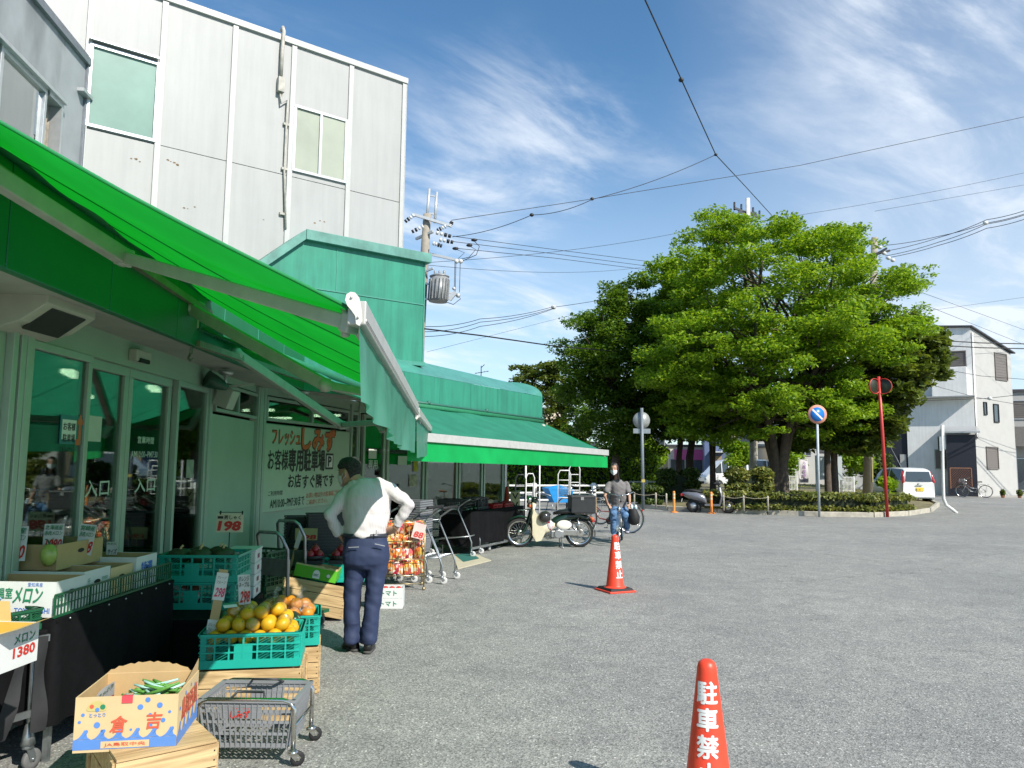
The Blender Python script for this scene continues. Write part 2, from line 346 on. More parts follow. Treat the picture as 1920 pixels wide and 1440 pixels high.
# ================================================================ ground
def asphalt():
    m, nt, b, N, L = nodes('asphalt'); tc = N('ShaderNodeTexCoord')
    def ramp(src, a, ca, bb, cb):
        r = N('ShaderNodeValToRGB'); r.color_ramp.elements[0].position = a; r.color_ramp.elements[1].position = bb
        r.color_ramp.elements[0].color = (*ca, 1); r.color_ramp.elements[1].color = (*cb, 1); L(src, r.inputs[0]); return r.outputs[0]
    v = N('ShaderNodeTexVoronoi'); v.inputs['Scale'].default_value = 100; L(tc.outputs['Object'], v.inputs['Vector'])
    st = ramp(v.outputs['Color'], .05, (.125,.126,.12), 1.0, (.42,.42,.392))
    v2 = N('ShaderNodeTexVoronoi'); v2.inputs['Scale'].default_value = 46; L(tc.outputs['Object'], v2.inputs['Vector'])
    n3 = N('ShaderNodeTexNoise'); n3.inputs['Scale'].default_value = 30; n3.inputs['Detail'].default_value = 3; L(tc.outputs['Object'], n3.inputs['Vector'])
    ch = N('ShaderNodeSeparateColor'); L(v2.outputs['Color'], ch.inputs[0])
    sel = N('ShaderNodeMath'); sel.operation = 'GREATER_THAN'; sel.inputs[1].default_value = .865; L(ch.outputs[0], sel.inputs[0])
    cl = N('ShaderNodeMath'); cl.operation = 'LESS_THAN'; cl.inputs[1].default_value = .30; L(v2.outputs['Distance'], cl.inputs[0])
    mu = N('ShaderNodeMath'); mu.operation = 'MULTIPLY'; L(sel.outputs[0], mu.inputs[0]); L(cl.outputs[0], mu.inputs[1])
    mx = N('ShaderNodeMix'); mx.data_type = 'RGBA'; L(mu.outputs[0], mx.inputs['Factor']); L(st, mx.inputs['A']); mx.inputs['B'].default_value = (.60,.59,.55,1)
    big = N('ShaderNodeTexNoise'); big.inputs['Scale'].default_value = .35; big.inputs['Detail'].default_value = 7; big.inputs['Roughness'].default_value = .6; L(tc.outputs['Object'], big.inputs['Vector'])
    bt = ramp(big.outputs['Fac'], .32, (.86,.86,.86), .70, (1.12,1.115,1.08))
    md = N('ShaderNodeTexNoise'); md.inputs['Scale'].default_value = 3.2; md.inputs['Detail'].default_value = 6; md.inputs['Distortion'].default_value = .8; L(tc.outputs['Object'], md.inputs['Vector'])
    mt = ramp(md.outputs['Fac'], .30, (.86,.86,.87), .72, (1.1,1.1,1.08))
    a = N('ShaderNodeMix'); a.data_type = 'RGBA'; a.blend_type = 'MULTIPLY'; a.inputs['Factor'].default_value = 1; L(mx.outputs['Result'], a.inputs['A']); L(bt, a.inputs['B'])
    c = N('ShaderNodeMix'); c.data_type = 'RGBA'; c.blend_type = 'MULTIPLY'; c.inputs['Factor'].default_value = 1; L(a.outputs['Result'], c.inputs['A']); L(mt, c.inputs['B'])
    sn = N('ShaderNodeTexNoise'); sn.inputs['Scale'].default_value = .9; sn.inputs['Detail'].default_value = 8; sn.inputs['Roughness'].default_value = .7; sn.inputs['Distortion'].default_value = 1.5; L(tc.outputs['Object'], sn.inputs['Vector']); sr = ramp(sn.outputs['Fac'], .60, (1,1,1), .74, (.68,.67,.66))
    vc = N('ShaderNodeTexVoronoi'); vc.feature = 'DISTANCE_TO_EDGE'; vc.inputs['Scale'].default_value = .21; wv = N('ShaderNodeVectorMath'); wv.operation = 'MULTIPLY_ADD'; L(md.outputs['Color'], wv.inputs[0]); wv.inputs[1].default_value = (.9,.9,0); L(tc.outputs['Object'], wv.inputs[2]); L(wv.outputs[0], vc.inputs['Vector']); cr = ramp(vc.outputs['Distance'], .0, (.62,.62,.61), .0035, (1,1,1))
    for x_ in (sr, cr):
        c2 = N('ShaderNodeMix'); c2.data_type = 'RGBA'; c2.blend_type = 'MULTIPLY'; c2.inputs['Factor'].default_value = .8; L(c.outputs['Result'], c2.inputs['A']); L(x_, c2.inputs['B']); c = c2
    L(c.outputs['Result'], b.inputs['Base Color']); b.inputs['Roughness'].default_value = .85; b.inputs['Specular IOR Level'].default_value = .3
    bp = N('ShaderNodeBump'); bp.inputs['Strength'].default_value = .55; bp.inputs['Distance'].default_value = .006; L(v.outputs['Distance'], bp.inputs['Height']); L(bp.outputs[0], b.inputs['Normal'])
    return m
M_ASPH = asphalt()
g = MB(); g.add([(-500,-300,0),(600,-300,0),(600,1200,0),(-500,1200,0)], [(0,1,2,3)])
tag(g.build('ground', M_ASPH), kind='structure')
M_CONC = pm('concrete', (.36,.34,.30), .85, var=.25, scale=4, bump=.3)
M_KERB = pm('kerb_concrete', (.40,.37,.30), .85, var=.28, scale=5, bump=.3)
M_SOIL = pm('soil_grass', (.17,.15,.075), .95, var=.5, scale=1.6, bump=.6, bscale=30)

# planted island with kerb
isl = [gnd(1176,951), gnd(1252,957), gnd(1345,962), gnd(1440,965), gnd(1537,968.5), gnd(1640,970), gnd(1705,967), gnd(1748,960), gnd(1762,949), gnd(1735,936), gnd(1640,921), gnd(1560,914), gnd(1480,905), gnd(1340,905), gnd(1200,905), gnd(1130,930)]
n_i = len(isl); cen = sum(isl, Vector())/n_i
def ins(k): return [p + (cen-p).normalized()*k for p in isl]
kin = ins(.16)
kb = MB()
for i in range(n_i):
    j = (i+1) % n_i
    seg = (isl[j]-isl[i]).length; cnt = max(1, int(seg/2.0))
    for q in range(cnt):
        a0, a1 = q/cnt, (q+1)/cnt - .012/seg*2
        o0, o1 = isl[i].lerp(isl[j], a0), isl[i].lerp(isl[j], a1); i0, i1 = kin[i].lerp(kin[j], a0), kin[i].lerp(kin[j], a1)
        zt = .15; U = Vector((0,0,zt)); up = lambda p: p + U
        dn = Vector((0,0,-.02))
        kb.add([o0+dn,o1+dn,i1+dn,i0+dn,up(o0),up(o1),up(i1),up(i0)], [(4,5,6,7),(0,1,5,4),(1,2,6,5),(2,3,7,6),(3,0,4,7)])
tag(kb.build('kerb', M_KERB, bevel=.015), kind='structure')
sm_ = MB()
rings_n = 6
vs = []; fs = []
for k in range(rings_n+1):
    t = k/rings_n
    for p in kin:
        q = p.lerp(cen, t); q.z = .10 + .22*min(1, t*2.2) + .05*noise.noise(q*1.3); vs.append(q)
for k in range(rings_n):
    for i in range(n_i):
        j=(i+1)%n_i; fs.append((k*n_i+i, k*n_i+j, (k+1)*n_i+j, (k+1)*n_i+i))
sm_.add(vs, fs, 0, True); tag(sm_.build('island_soil', M_SOIL), kind='structure')
# paler paving in front of the white house and the dusty verge behind the guard rail
pv = MB(); a, b_, c_, d_ = gnd(1790,931), gnd(1990,938), gnd(1990,921), gnd(1790,921)
pv.add([Vector((p.x,p.y,.004)) for p in (a,b_,c_,d_)], [(0,1,2,3)]); tag(pv.build('pavement', M_CONC), kind='structure')

# ================================================================ shop
M_WHITE = pm('white_panel', (.355,.358,.345), .5, var=.05, streak=.05, scale=.9, bump=.04, bscale=120)
M_GREYW = pm('grey_panel', (.33,.35,.355), .55, var=.12, scale=1.4)
M_PALE = pm('glow_tinted_wall', (.36,.47,.37), .55, var=.06, scale=2)  # green glow of the awnings put into the wall colour
M_ALU = pm('aluminium', (.55,.56,.56), .35, .6, var=.08, scale=12)
M_ALUW = pm('glow_tinted_aluminium', (.40,.48,.41), .4, .15, var=.05, scale=12)  # white frames, with the awning glow mixed in as a green tint
M_SOFF = pm('soffit_board', (.42,.42,.37), .8, var=.12, scale=3)
M_TEAL = pm('teal_sheet', (.028,.235,.15), .42, var=.14, streak=.22, scale=1.3, bump=.03, bscale=3)
M_TEALR = pm('teal_roof_sheet', (.07,.275,.215), .38, streak=.15, var=.16, scale=1.7)
M_TEALC = pm('weathered_cap', (.10,.26,.215), .5, var=.3, scale=3.5)
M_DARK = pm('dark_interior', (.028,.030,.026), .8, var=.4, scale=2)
M_GLASS = glass('shop_glass', (.62,.78,.68), .10)
M_GLASS2 = glass('window_glass', (.40,.44,.42), .5)
M_FROST = pm('frosted_glass', (.19,.30,.245), .22, var=.14, scale=1.1, spec=.6)
M_BLIND = pm('window_blind', (.345,.37,.29), .3, var=.12, scale=1.2, spec=.6)
M_CURT = pm('curtain_cloth', (.30,.26,.21), .9, var=.4, scale=7)
M_RUBB = pm('black_rubber', (.012,.012,.012), .7, var=.2, scale=20)
M_LAMP = pm('strip_light', (.9,.9,.8), .5, var=0, emit=(1,.93,.76), estr=4.5)
M_CABLE = pm('black_cable', (.012,.012,.013), .55, var=0)
A0 = Vector((-2.95, 5.4, 0)); AH = -3.0; B1H = 10.0; B2H = 26.0
kA = onwall(483, 780, A0, AH); PB1 = Vector((kA.x, kA.y, 0))
kB = onwall(672, 800, PB1, B1H); PB2 = Vector((kB.x, kB.y, 0))
kE = onwall(945, 900, PB2, B2H); PE = Vector((kE.x, kE.y, 0))
MA, MB1, MB2 = wallM(A0, AH), wallM(PB1, B1H), wallM(PB2, B2H)
def wx(px, py, p0, a): q = onwall(px, py, p0, a); return (q - Vector(p0)).dot(hd(a)), q.z      # pixel -> (along, height) on a wall
shop = thing('supermarket', A0, 0, 'two storey white supermarket with green lean-to front and glazed entrance', 'building')
SI = shop.matrix_world.inverted() if False else Matrix.Translation(-A0)
def sb(mb, name, mats, bevel=0, parent=shop): 
    if parent is shop: return mb.build(name, mats, shop, SI, bevel=bevel)
    return mb.build(name, mats, parent, bevel=bevel)
def window(M, x0, x1, y0, y1, fr=.045, dep=.06, panes=1, pane=None, frame=None, out=.0, name='window'):
    f = MB()
    f.bx(x0, x1, y0, y0+fr, out-dep/2, out+dep/2, M=M); f.bx(x0, x1, y1-fr, y1, out-dep/2, out+dep/2, M=M)
    for k in range(panes+1):
        xx = x0 + (x1-x0)*k/panes; h = fr/2
        xa, xb = (x0, x0+fr) if k == 0 else ((x1-fr, x1) if k == panes else (xx-h, xx+h))
        f.bx(xa, xb, y0+fr, y1-fr, out-dep/2+.002, out+dep/2-.002, M=M)
    fo = sb(f, name, frame or M_ALUW, .004)
    p = MB()
    for k in range(panes):
        xa = x0+fr+(x1-x0-fr)*k/panes; xb = x0+(x1-x0-fr)*(k+1)/panes; zz = out+.012*(k%2)
        p.bx(xa-.002, xb+.002, y0+fr-.002, y1-fr+.002, zz-.004, zz+.004, M=M)
    po = p.build('pane', pane or M_GLASS, fo); return fo
# --- ground floor, wall A
sL, _ = wx(45, 700, A0, AH); s1, _ = wx(166, 700, A0, AH); s2, _ = wx(245, 760, A0, AH); s3, _ = wx(326, 760, A0, AH); s4, _ = wx(388, 760, A0, AH); s5 = (PB1-A0).dot(hd(AH))
HD = 2.30; SO = 2.50
w = MB()
w.bx(-6, sL-.20, 0, SO, -.12, 0, M=MA)                                   # wall left of the entrance
sb(w, 'wall', M_PALE); w = MB(); w.bx(s4+.05, s5, 0, 2.06, -.10, 0, M=MA); sb(w, 'wall', M_PALE); w = MB()                                  # white panel right of it
L1 = (PB2-PB1).length; L2 = (PE-PB2).length
w.bx(0.02, wx(655,800,PB1,B1H)[0], 0, 2.06, -.10, 0, M=MB1)
sb(w, 'wall', M_PALE)
hdr = MB(); hdr.bx(sL-.2, s4+.05, HD, SO, -.10, .02, M=MA); hdr.bx(s4+.05, s5, 2.42, SO, -.10, 0, M=MA); hdr.bx(.02, L1, 2.42, SO+.08, -.10, 0, M=MB1); hdr.bx(.02, L2, 2.40, SO+.1, -.1, 0, M=MB2)
sb(hdr, 'header', M_PALE)
fr = MB()
for x, wd in ((sL-.17,.05),(sL-.09,.05),(sL-.02,.07),(s4+.01,.08),(s5-.02,.05),(s5-.10,.05)): fr = MB(); fr.bx(x-wd/2, x+wd/2, 0, SO-.01, -.06, .045, M=MA); sb(fr, 'mullion', M_ALUW, .004)
for x in (.05, wx(490,800,PB1,B1H)[0]+.02, wx(657,800,PB1,B1H)[0]-.01, L1-.03): fr = MB(); fr.bx(x-.03, x+.03, 0, SO, -.06, .04, M=MB1); sb(fr, 'mullion', M_ALUW, .004)
window(MA, sL, s1, .02, HD, .05); window(MA, s3+.02, s4-.03, .02, HD, .05)
for i, (xa, xb) in enumerate(((s1+.02, s2), (s2+.01, s3))):
    d = window(MA, xa, xb, .02, HD, .07, out=-.05, name='sliding_door')
pxx = [wx(x, 760, A0, AH)[0] for x in (400, 440, 480)]
window(MA, pxx[0], s5-.06, 2.09, 2.40, .035, panes=2)
b0, b1 = wx(494,800,PB1,B1H)[0], wx(654,800,PB1,B1H)[0]
window(MB1, b0+.03, b1-.05, 2.09, 2.40, .04, panes=2)
window(MB1, b1+.04, L1-.05, .02, 2.40, .05, name='glass_door')
px2 = [wx(x, 860, PB2, B2H)[0] for x in (676, 722, 796, 858, 905, 944)]
for xa, xb in zip(px2[:-1], px2[1:]): window(MB2, max(.04, xa+.03), xb-.03, .02, 2.38, .06)
ps = MB(); ps.bx(px2[-1]-.03, px2[-1]+.07, 0, 2.6, -.12, .06, M=MB2); ps.bx(px2[-1]-.02, px2[-1]+.06, 0, 2.6, -3.6, -.13, M=MB2); sb(ps, 'corner_post', M_ALU)
# white roller blinds inside the far panes
bl = MB()
for i, (a_, b__) in enumerate(((796,830),(835,856),(862,900))):
    xa, xb = wx(a_,860,PB2,B2H)[0], wx(b__,860,PB2,B2H)[0]; bl.bx(xa+.06, xb-.03, (1.25,1.45,1.35)[i], 2.3, -.20, -.19, M=MB2)
sb(bl, 'roller_blind', pm('blind_cloth', (.5,.52,.46), .8, var=.06))
# --- interior
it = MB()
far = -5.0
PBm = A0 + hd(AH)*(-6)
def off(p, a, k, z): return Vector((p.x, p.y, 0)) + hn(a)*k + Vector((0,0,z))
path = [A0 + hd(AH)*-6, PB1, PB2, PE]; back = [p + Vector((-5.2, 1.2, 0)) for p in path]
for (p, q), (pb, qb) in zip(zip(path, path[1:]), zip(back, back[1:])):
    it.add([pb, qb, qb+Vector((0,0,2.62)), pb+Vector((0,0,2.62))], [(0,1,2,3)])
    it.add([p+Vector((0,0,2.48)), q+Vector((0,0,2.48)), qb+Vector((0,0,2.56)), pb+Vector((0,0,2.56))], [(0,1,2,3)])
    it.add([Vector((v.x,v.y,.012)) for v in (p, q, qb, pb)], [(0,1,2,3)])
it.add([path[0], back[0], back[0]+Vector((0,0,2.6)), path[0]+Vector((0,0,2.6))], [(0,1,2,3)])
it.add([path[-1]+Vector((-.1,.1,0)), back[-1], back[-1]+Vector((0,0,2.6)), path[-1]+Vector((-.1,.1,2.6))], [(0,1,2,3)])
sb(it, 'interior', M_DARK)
lt = MB()
for (dx, dy, k) in ((-1.3,-1.2,0),(-1.5,.4,0),(-2.6,.2,0),(-1.3,2.0,0),(-2.4,2.6,0),(-1.2,3.5,0),(-2.6,4.6,0),(-1.3,5.4,0),(-1.2,7.2,1),(-.4,8.5,1),(-1.6,9.6,1)):
    p = A0 + Vector((dx, dy, 2.40)); lt.box(p, (.10, .55, .04), rot=Matrix.Rotation(R(70 if k else 20), 3, 'Z'))
sb(lt, 'ceiling_lamp', M_LAMP)
M_SHELF = pm('shelf_goods', (.16,.10,.05), .7, var=.95, scale=7)
sh = MB()
for (dx, dy, L_) in ((-1.5,.2,1.6),(-1.7,2.2,1.4),(-2.7,1.0,2.2),(-1.4,4.6,1.6),(-1.2,6.6,1.6),(-.4,8.6,1.5),(.4,10.4,1.4)):
    for zz in (.3,.65,1.0): 
        p = A0 + Vector((dx, dy, zz)); sh.box(p, (.5, L_, .05)); 
        for q in range(7): sh.box(p + Vector((0, L_*(q/7-.43), .11)), (.4, L_/7*.85, .06+.14*random.random()))
sb(sh, 'display_shelf', M_SHELF)
# --- soffit + fascia
zb, zt = 2.50, 3.08
FA = [A0 + hd(AH)*-6 + hn(AH)*.45, PB1 + hn(AH)*.55, PB2 + hn(20)*.85, PE + hn(B2H)*.9 + hd(B2H)*.12]
ZB = [2.47, 2.47, 2.56, 2.58]; ZT = [3.02, 3.04, 3.07, 3.10]
so_ = MB(); fa = MB(); M_SHFAS = pm('shaded_fascia', (.008,.15,.055), .45, var=.15, scale=2)  # awning shade painted in: darker green for the fascia segment beneath it
wl = [A0 + hd(AH)*-6, PB1, PB2, PE + hd(B2H)*.1]
for i in range(3):
    up = lambda p, z: Vector((p.x, p.y, z))
    so_.add([up(FA[i],ZB[i]+.02), up(FA[i+1],ZB[i+1]+.02), up(wl[i+1],ZB[i+1]+.03), up(wl[i],ZB[i]+.03)], [(0,1,2,3)])
    seg = FA[i+1]-FA[i]; n = Vector((seg.y,-seg.x,0)).normalized(); cnt = max(1, round(seg.length/1.05))
    for k in range(cnt):
        a, b_ = k/cnt + .004/seg.length, (k+1)/cnt - .004/seg.length
        p, q = FA[i].lerp(FA[i+1], a), FA[i].lerp(FA[i+1], b_); za, zb_ = ZB[i]+(ZB[i+1]-ZB[i])*a, ZB[i]+(ZB[i+1]-ZB[i])*b_; ta, tb = ZT[i]+(ZT[i+1]-ZT[i])*a, ZT[i]+(ZT[i+1]-ZT[i])*b_
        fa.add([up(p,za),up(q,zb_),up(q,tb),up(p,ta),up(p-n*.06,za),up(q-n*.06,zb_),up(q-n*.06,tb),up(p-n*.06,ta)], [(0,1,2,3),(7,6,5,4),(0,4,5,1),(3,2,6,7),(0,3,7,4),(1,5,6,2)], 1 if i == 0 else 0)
# end return of the fascia
e0 = FA[3]; e1 = e0 - hn(B2H)*3.5 
fa.add([up(e0,2.58), up(e1,2.58), up(e1,3.1), up(e0,3.1)], [(0,1,2,3)])
so_.add([up(e0,2.6), up(e1,2.6), up(wl[3]-hn(B2H)*3,2.62), up(wl[3],2.62)], [(0,1,2,3)])
sb(so_, 'soffit', M_SOFF); sb(fa, 'fascia', [M_TEAL, M_SHFAS], .004)
gut = MB(); gut.tube([up(FA[2].lerp(FA[3],t), 2.585)+hn(B2H)*.045 for t in (0,.33,.66,1)], .022, 8); 
for t in (.12,.5,.98): gut.ball(up(FA[2].lerp(FA[3],t), 2.60)+hn(B2H)*.05, .04, 8)
sb(gut, 'gutter_pipe', pm('dark_green_pipe', (.03,.12,.09), .5))
# --- roofs of the low building
rf = MB()
RI = [up(A0 + hd(AH)*-6 - Vector((4,0,0)), 3.12), up(PB1 - Vector((3.2,-.4,0)), 3.14), up(PB2 + hn(20)*.15, 3.46), up(PE + hn(B2H)*.15 + hd(B2H)*.0, 3.44)]
for i in range(3):
    rf.add([up(FA[i],ZT[i]+.003), up(FA[i+1],ZT[i+1]+.003), RI[i+1], RI[i]], [(0,1,2,3)])
bk = [RI[0]+Vector((-2,0,0)), RI[1]+Vector((-2,2,0)), up(PB2 - hn(20)*4, 3.46), up(PE - hn(B2H)*3.5, 3.44)]
for i in (1, 2): rf.add([RI[i], RI[i+1], bk[i+1], bk[i]], [(0,1,2,3)])
sb(rf, 'roof', M_TEALR)
# swept hood at the far end of the roof
hd_ = MB(); L_ = hd(B2H); Nn = hn(B2H)
def hood(u, v):     # u along the front, v over the curve
    base = FA[3] - L_*(.95*(1-u)); rise = .34*(u**1.6)
    a = v*math.pi/2
    return up(base - Nn*(1.0*(1-math.cos(a))*.9), 3.10 + (.03+rise)*math.sin(a))
hd_.grid(hood, 8, 8); 
pr = [hood(1, j/8) + L_*.01 for j in range(9)]; hd_.add(pr + [up(p, 2.62) for p in pr], [(j, j+1, 10+j, 9+j) for j in range(8)])
sb(hd_, 'roof_hood', M_TEALR)

# --- upper white block
PC = at(157, 180, 11.0); PC.z = 0; CH = 53.0; MC = wallM(PC, CH)
cE = wx(757, 300, PC, CH)[0]; zR = wx(757, 152, PC, CH)[1]; zJ = wx(743, 378, PC, CH)[1]
bat = [0.02] + [wx(px, py, PC, CH)[0] for px, py in ((299,200),(432,250),(543,300),(652,330))] + [cE-.03]
up_ = MB()
xs = [-3.2] + bat
for xa, xb in zip(xs[:-1], xs[1:]):
    for za, zc in ((2.9, zJ-.006), (zJ+.006, zR)): up_.bx(xa+.003, xb-.003, za, zc, -.1, 0, M=MC)
up_.bx(-3.2, cE-.01, 2.9, zR-.01, -6, -.105, M=MC)
sb(up_, 'upper_wall', M_WHITE)
bt = MB()
for x in bat: bt.bx(x-.045, x+.045, 2.9, zR-.06, .001, .03, M=MC)
bt.bx(-3.2, cE+.03, zR-.05, zR+.06, -.14, .05, M=MC); bt.bx(cE-.012, cE+.02, 2.9, zR-.05, -6, .03, M=MC)
sb(bt, 'batten', pm('white_trim', (.45,.45,.43), .45, var=.06, scale=6), .004)
x0, z1 = wx(166, 82, PC, CH); x1, z0 = wx(291, 268, PC, CH)
window(MC, x0+.02, x1, z0, z1+.02, .05, .08, pane=M_FROST, frame=M_ALU, out=.0)
x0, z1 = wx(551, 196, PC, CH); x1, z0 = wx(647, 345, PC, CH)
window(MC, x0, x1, z0, z1, .05, .08, panes=2, pane=M_BLIND, frame=M_ALU, out=.0)
ho = MB(); xa, zh = wx(166, 82, PC, CH); xb_, _ = wx(291, 110, PC, CH); ho.bx(xa, xb_+.04, zh+.05, zh+.08, 0, .10, M=MC); sb(ho, 'window_hood', M_ALU)
cd = MB()
xc, zc = wx(529, 70, PC, CH); xm, zm = wx(524, 165, PC, CH); xe, ze = wx(537, 195, PC, CH); xz, zz = wx(534, 430, PC, CH)
cd.tube([MC @ Vector(p) for p in ((xc,zR+.16,-.05),(xc,zR+.2,.02),(xc,zR+.1,.08),(xc-.01,zc-.3,.06),(xm,zm+.2,.05))], .033, 8)
cd.bx(xm-.055, xm+.055, zm-.1, zm+.16, .01, .11, M=MC)
cd.tube([MC @ Vector(p) for p in ((xm,zm-.1,.05),(xm+.02,zm-.3,.06),(xe,ze+.05,.05),(xe,ze-.3,.04),(xe,zz+1,.04),(xz,zz,.04))], .02, 6)
for k in range(4): cd.bx(xe-.05, xe+.05, ze-.4-k*.8, ze-.36-k*.8, .0, .05, M=MC)
sb(cd, 'conduit', pm('old_conduit', (.40,.38,.33), .6, var=.3))
rs = MB(); 
for px, py, r_ in ((255,298,.035),(262,303,.02),(246,297,.02),(315,300,.03),(327,305,.03),(333,309,.035),(320,303,.015),(345,390,.03),(352,391,.015),(365,388,.02),(590,418,.03),(600,414,.02),(608,416,.025),(494,412,.02)):
    x, z = wx(px, py, PC, CH); r_ *= .5
    n_ = 7; rs.add([(x + r_*math.cos(6.28*k/n_)*(1.3+.5*random.random()), z + r_*math.sin(6.28*k/n_)*(.6+.6*random.random()), .0035) for k in range(n_)], [tuple(range(n_))], 0, False, MC)
sb(rs, 'rust_stain', pm('rust', (.20,.13,.07), .9, var=.5, scale=30))
# --- grey upper wall above the entrance
UAH = -7.0; PUA = Vector((PC.x+.02, PC.y-.02, 0)); MU = wallM(PUA, UAH)
zU = wx(158, 118, PUA, UAH)[1]
def grey_stained():
    m = M_GREYW; nt = m.node_tree; b = nt.nodes['Principled BSDF']; N = nt.nodes.new; L = nt.links.new
    src = b.inputs['Base Color'].links[0].from_socket
    tc = N('ShaderNodeTexCoord'); n = N('ShaderNodeTexNoise'); n.inputs['Scale'].default_value = .8; n.inputs['Detail'].default_value = 5; L(tc.outputs['Object'], n.inputs['Vector'])
    mp = N('ShaderNodeMapping'); mp.inputs['Scale'].default_value = (1,1,.35); L(tc.outputs['Object'], mp.inputs[0]); L(mp.outputs[0], n.inputs['Vector'])
    r = N('ShaderNodeValToRGB'); r.color_ramp.elements[0].position = .50; r.color_ramp.elements[1].position = .68; r.color_ramp.elements[0].color = (1,1,1,1); r.color_ramp.elements[1].color = (.28,.27,.26,1)
    L(n.outputs['Fac'], r.inputs[0]); mx = N('ShaderNodeMix'); mx.data_type = 'RGBA'; mx.blend_type = 'MULTIPLY'; mx.inputs['Factor'].default_value = .85
    L(src, mx.inputs['A']); L(r.outputs[0], mx.inputs['B']); L(mx.outputs['Result'], b.inputs['Base Color'])
grey_stained()
gu = MB()
wA, zA1 = wx(113, 196, PUA, UAH); wB = -7.4; zA0 = 3.6
joints = [-8.4] + [-7.2+k*.9 for k in range(8)] + [-.02]
joints = sorted(j for j in joints if j < -.01) + [0]
def gpan(xa, xb, za, zc):
    for a, b_ in zip(joints[:-1], joints[1:]):
        l, r_ = max(a, xa), min(b_, xb)
        if r_-l > .02: gu.bx(l+.003, r_-.003, za, zc, -.1, 0, M=MU)
gpan(-8.4, wB, 2.9, zU); gpan(wA, 0, 2.9, zU); gpan(wB, wA, zA1, zU); gpan(wB, wA, 2.9, zA0)
sb(gu, 'upper_side_wall', M_GREYW)
tr = MB(); tr.bx(-8.4, .04, zU, zU+.12, -.12, .06, M=MU); tr.bx(-.02, .05, 2.9, zU, -.02, .04, M=MU); sb(tr, 'wall_capping', pm('grey_metal', (.20,.22,.24), .45, .3, var=.15), .004)
wm = wx(86, 170, PUA, UAH)[0]
window(MU, wm-1.15, wm, zA0, zA1, .06, .1, pane=M_GLASS2, frame=M_ALU, out=-.02)
window(MU, wm-2.35, wm-1.2, zA0, zA1, .06, .1, pane=M_GLASS2, frame=M_ALU, out=-.05)
wf = MB(); wf.bx(wm+.02, wA, zA1-.06, zA1, -.1, .05, M=MU); wf.bx(wA-.05, wA, zA0, zA1-.06, -.1, .05, M=MU); wf.bx(wB, wA+.02, zA1, zA1+.05, -.05, .09, M=MU); wf.bx(-.25,.06, wx(158,178,PUA,UAH)[1]-.05, wx(158,178,PUA,UAH)[1], .0,.1,M=MU); sb(wf, 'window_frame', M_ALU)
cu = MB(); cu.grid(lambda u, v: MU @ Vector((wm+.01+u*(wA-wm-.07), zA0+v*(zA1-zA0-.05), -.12+.03*math.sin(u*26))), 40, 2); cu.grid(lambda u, v: MU @ Vector((wB+u*(wm-wB), zA0+v*(zA1-zA0-.05), -.3+.02*math.sin(u*60))), 60, 1)
sb(cu, 'curtain', M_CURT)

# --- green sheet-clad tower over the far entrance
tx1 = Vector((-1.62, 13.75, 0)); TH = 53.0; PT = tx1; MT = wallM(PT, TH)
zb_t = 3.30
tzt = wx(800, 483, PT, TH)[1]; xk, zk = wx(571, 434, PT, TH); xl, zl = wx(470, 500, PT, TH)
tw = MB(); poly = [(xl, zb_t), (0, zb_t), (0, tzt-.05), (xk, tzt-.05), (xl, zl)]
jz = wx(789, 572, PT, TH)[1]; jx = wx(632, 470, PT, TH)[0]
tw.prism([(x, z) for x, z in poly], -1.6, 0, MT)
sb(tw, 'tower', M_TEAL)
tj = MB()
tj.bx(xl, -.01, jz, jz+.02, .001, .014, M=MT); tj.bx(jx, jx+.014, jz, tzt-.1, .001, .008, M=MT); tj.bx(-.012, .012, zb_t, tzt-.1, -1.6, .012, M=MT); tj.bx(xl, .03, zb_t, zb_t+.07, 0, .05, M=MT)
sb(tj, 'sheet_seam', pm('teal_seam', (.05,.24,.18), .5))
cp = MB()
def capseg(xa, za, xb, zb2, th=.17, o=.10):
    cp.add([MT @ Vector(p) for p in ((xa,za-th,o),(xb,zb2-th,o),(xb,zb2,o),(xa,za,o),(xa,za-th,-1.7),(xb,zb2-th,-1.7),(xb,zb2,-1.7),(xa,za,-1.7))], [(0,1,2,3),(7,6,5,4),(0,4,5,1),(3,2,6,7),(0,3,7,4),(1,5,6,2)])
capseg(xk, tzt+.06, .09, tzt+.06); capseg(xl-.3, zl-.02-.3*(tzt-zl)/(xk-xl), xk-.005, tzt+.055)
sb(cp, 'tower_cap', M_TEALC, .006)

# ---------------------------------------------------------------- shop fittings that hang on the wall
M_BEIGE = pm('beige_plastic', (.52,.50,.43), .5, var=.06)
fl = thing('floodlight', MA @ Vector((sL-.05, HD+.05, .02)), 0, 'cream boxy floodlight above the left end of the entrance', 'light fitting')
fm = MB(); fm.prism([(0,-.05),(.16,.0),(.3,.10),(.3,.15),(0,.17)], .5, 0, Matrix.Rotation(R(90),4,'X') @ Matrix.Translation((0,0,-.2))); fm.build('housing', M_BEIGE, fl, bevel=.008)
fm = MB(); fm.box((.2,-.05,.028), (.2,.34,.012), rot=Matrix.Rotation(R(-35),3,'Y')); fm.build('grille', pm('dark_grille', (.04,.04,.04), .4), fl)
se = thing('door_sensor', MA @ Vector((s2-.02, HD+.09, .03)), 0, 'small cream sensor box above the sliding doors', 'sensor')
m_ = MB(); m_.box((.03,0,0), (.07,.24,.09)); m_.build('housing', M_BEIGE, se, bevel=.01); m_ = MB(); m_.box((.062,0,-.035), (.02,.16,.03)); m_.build('lens', M_RUBB, se)
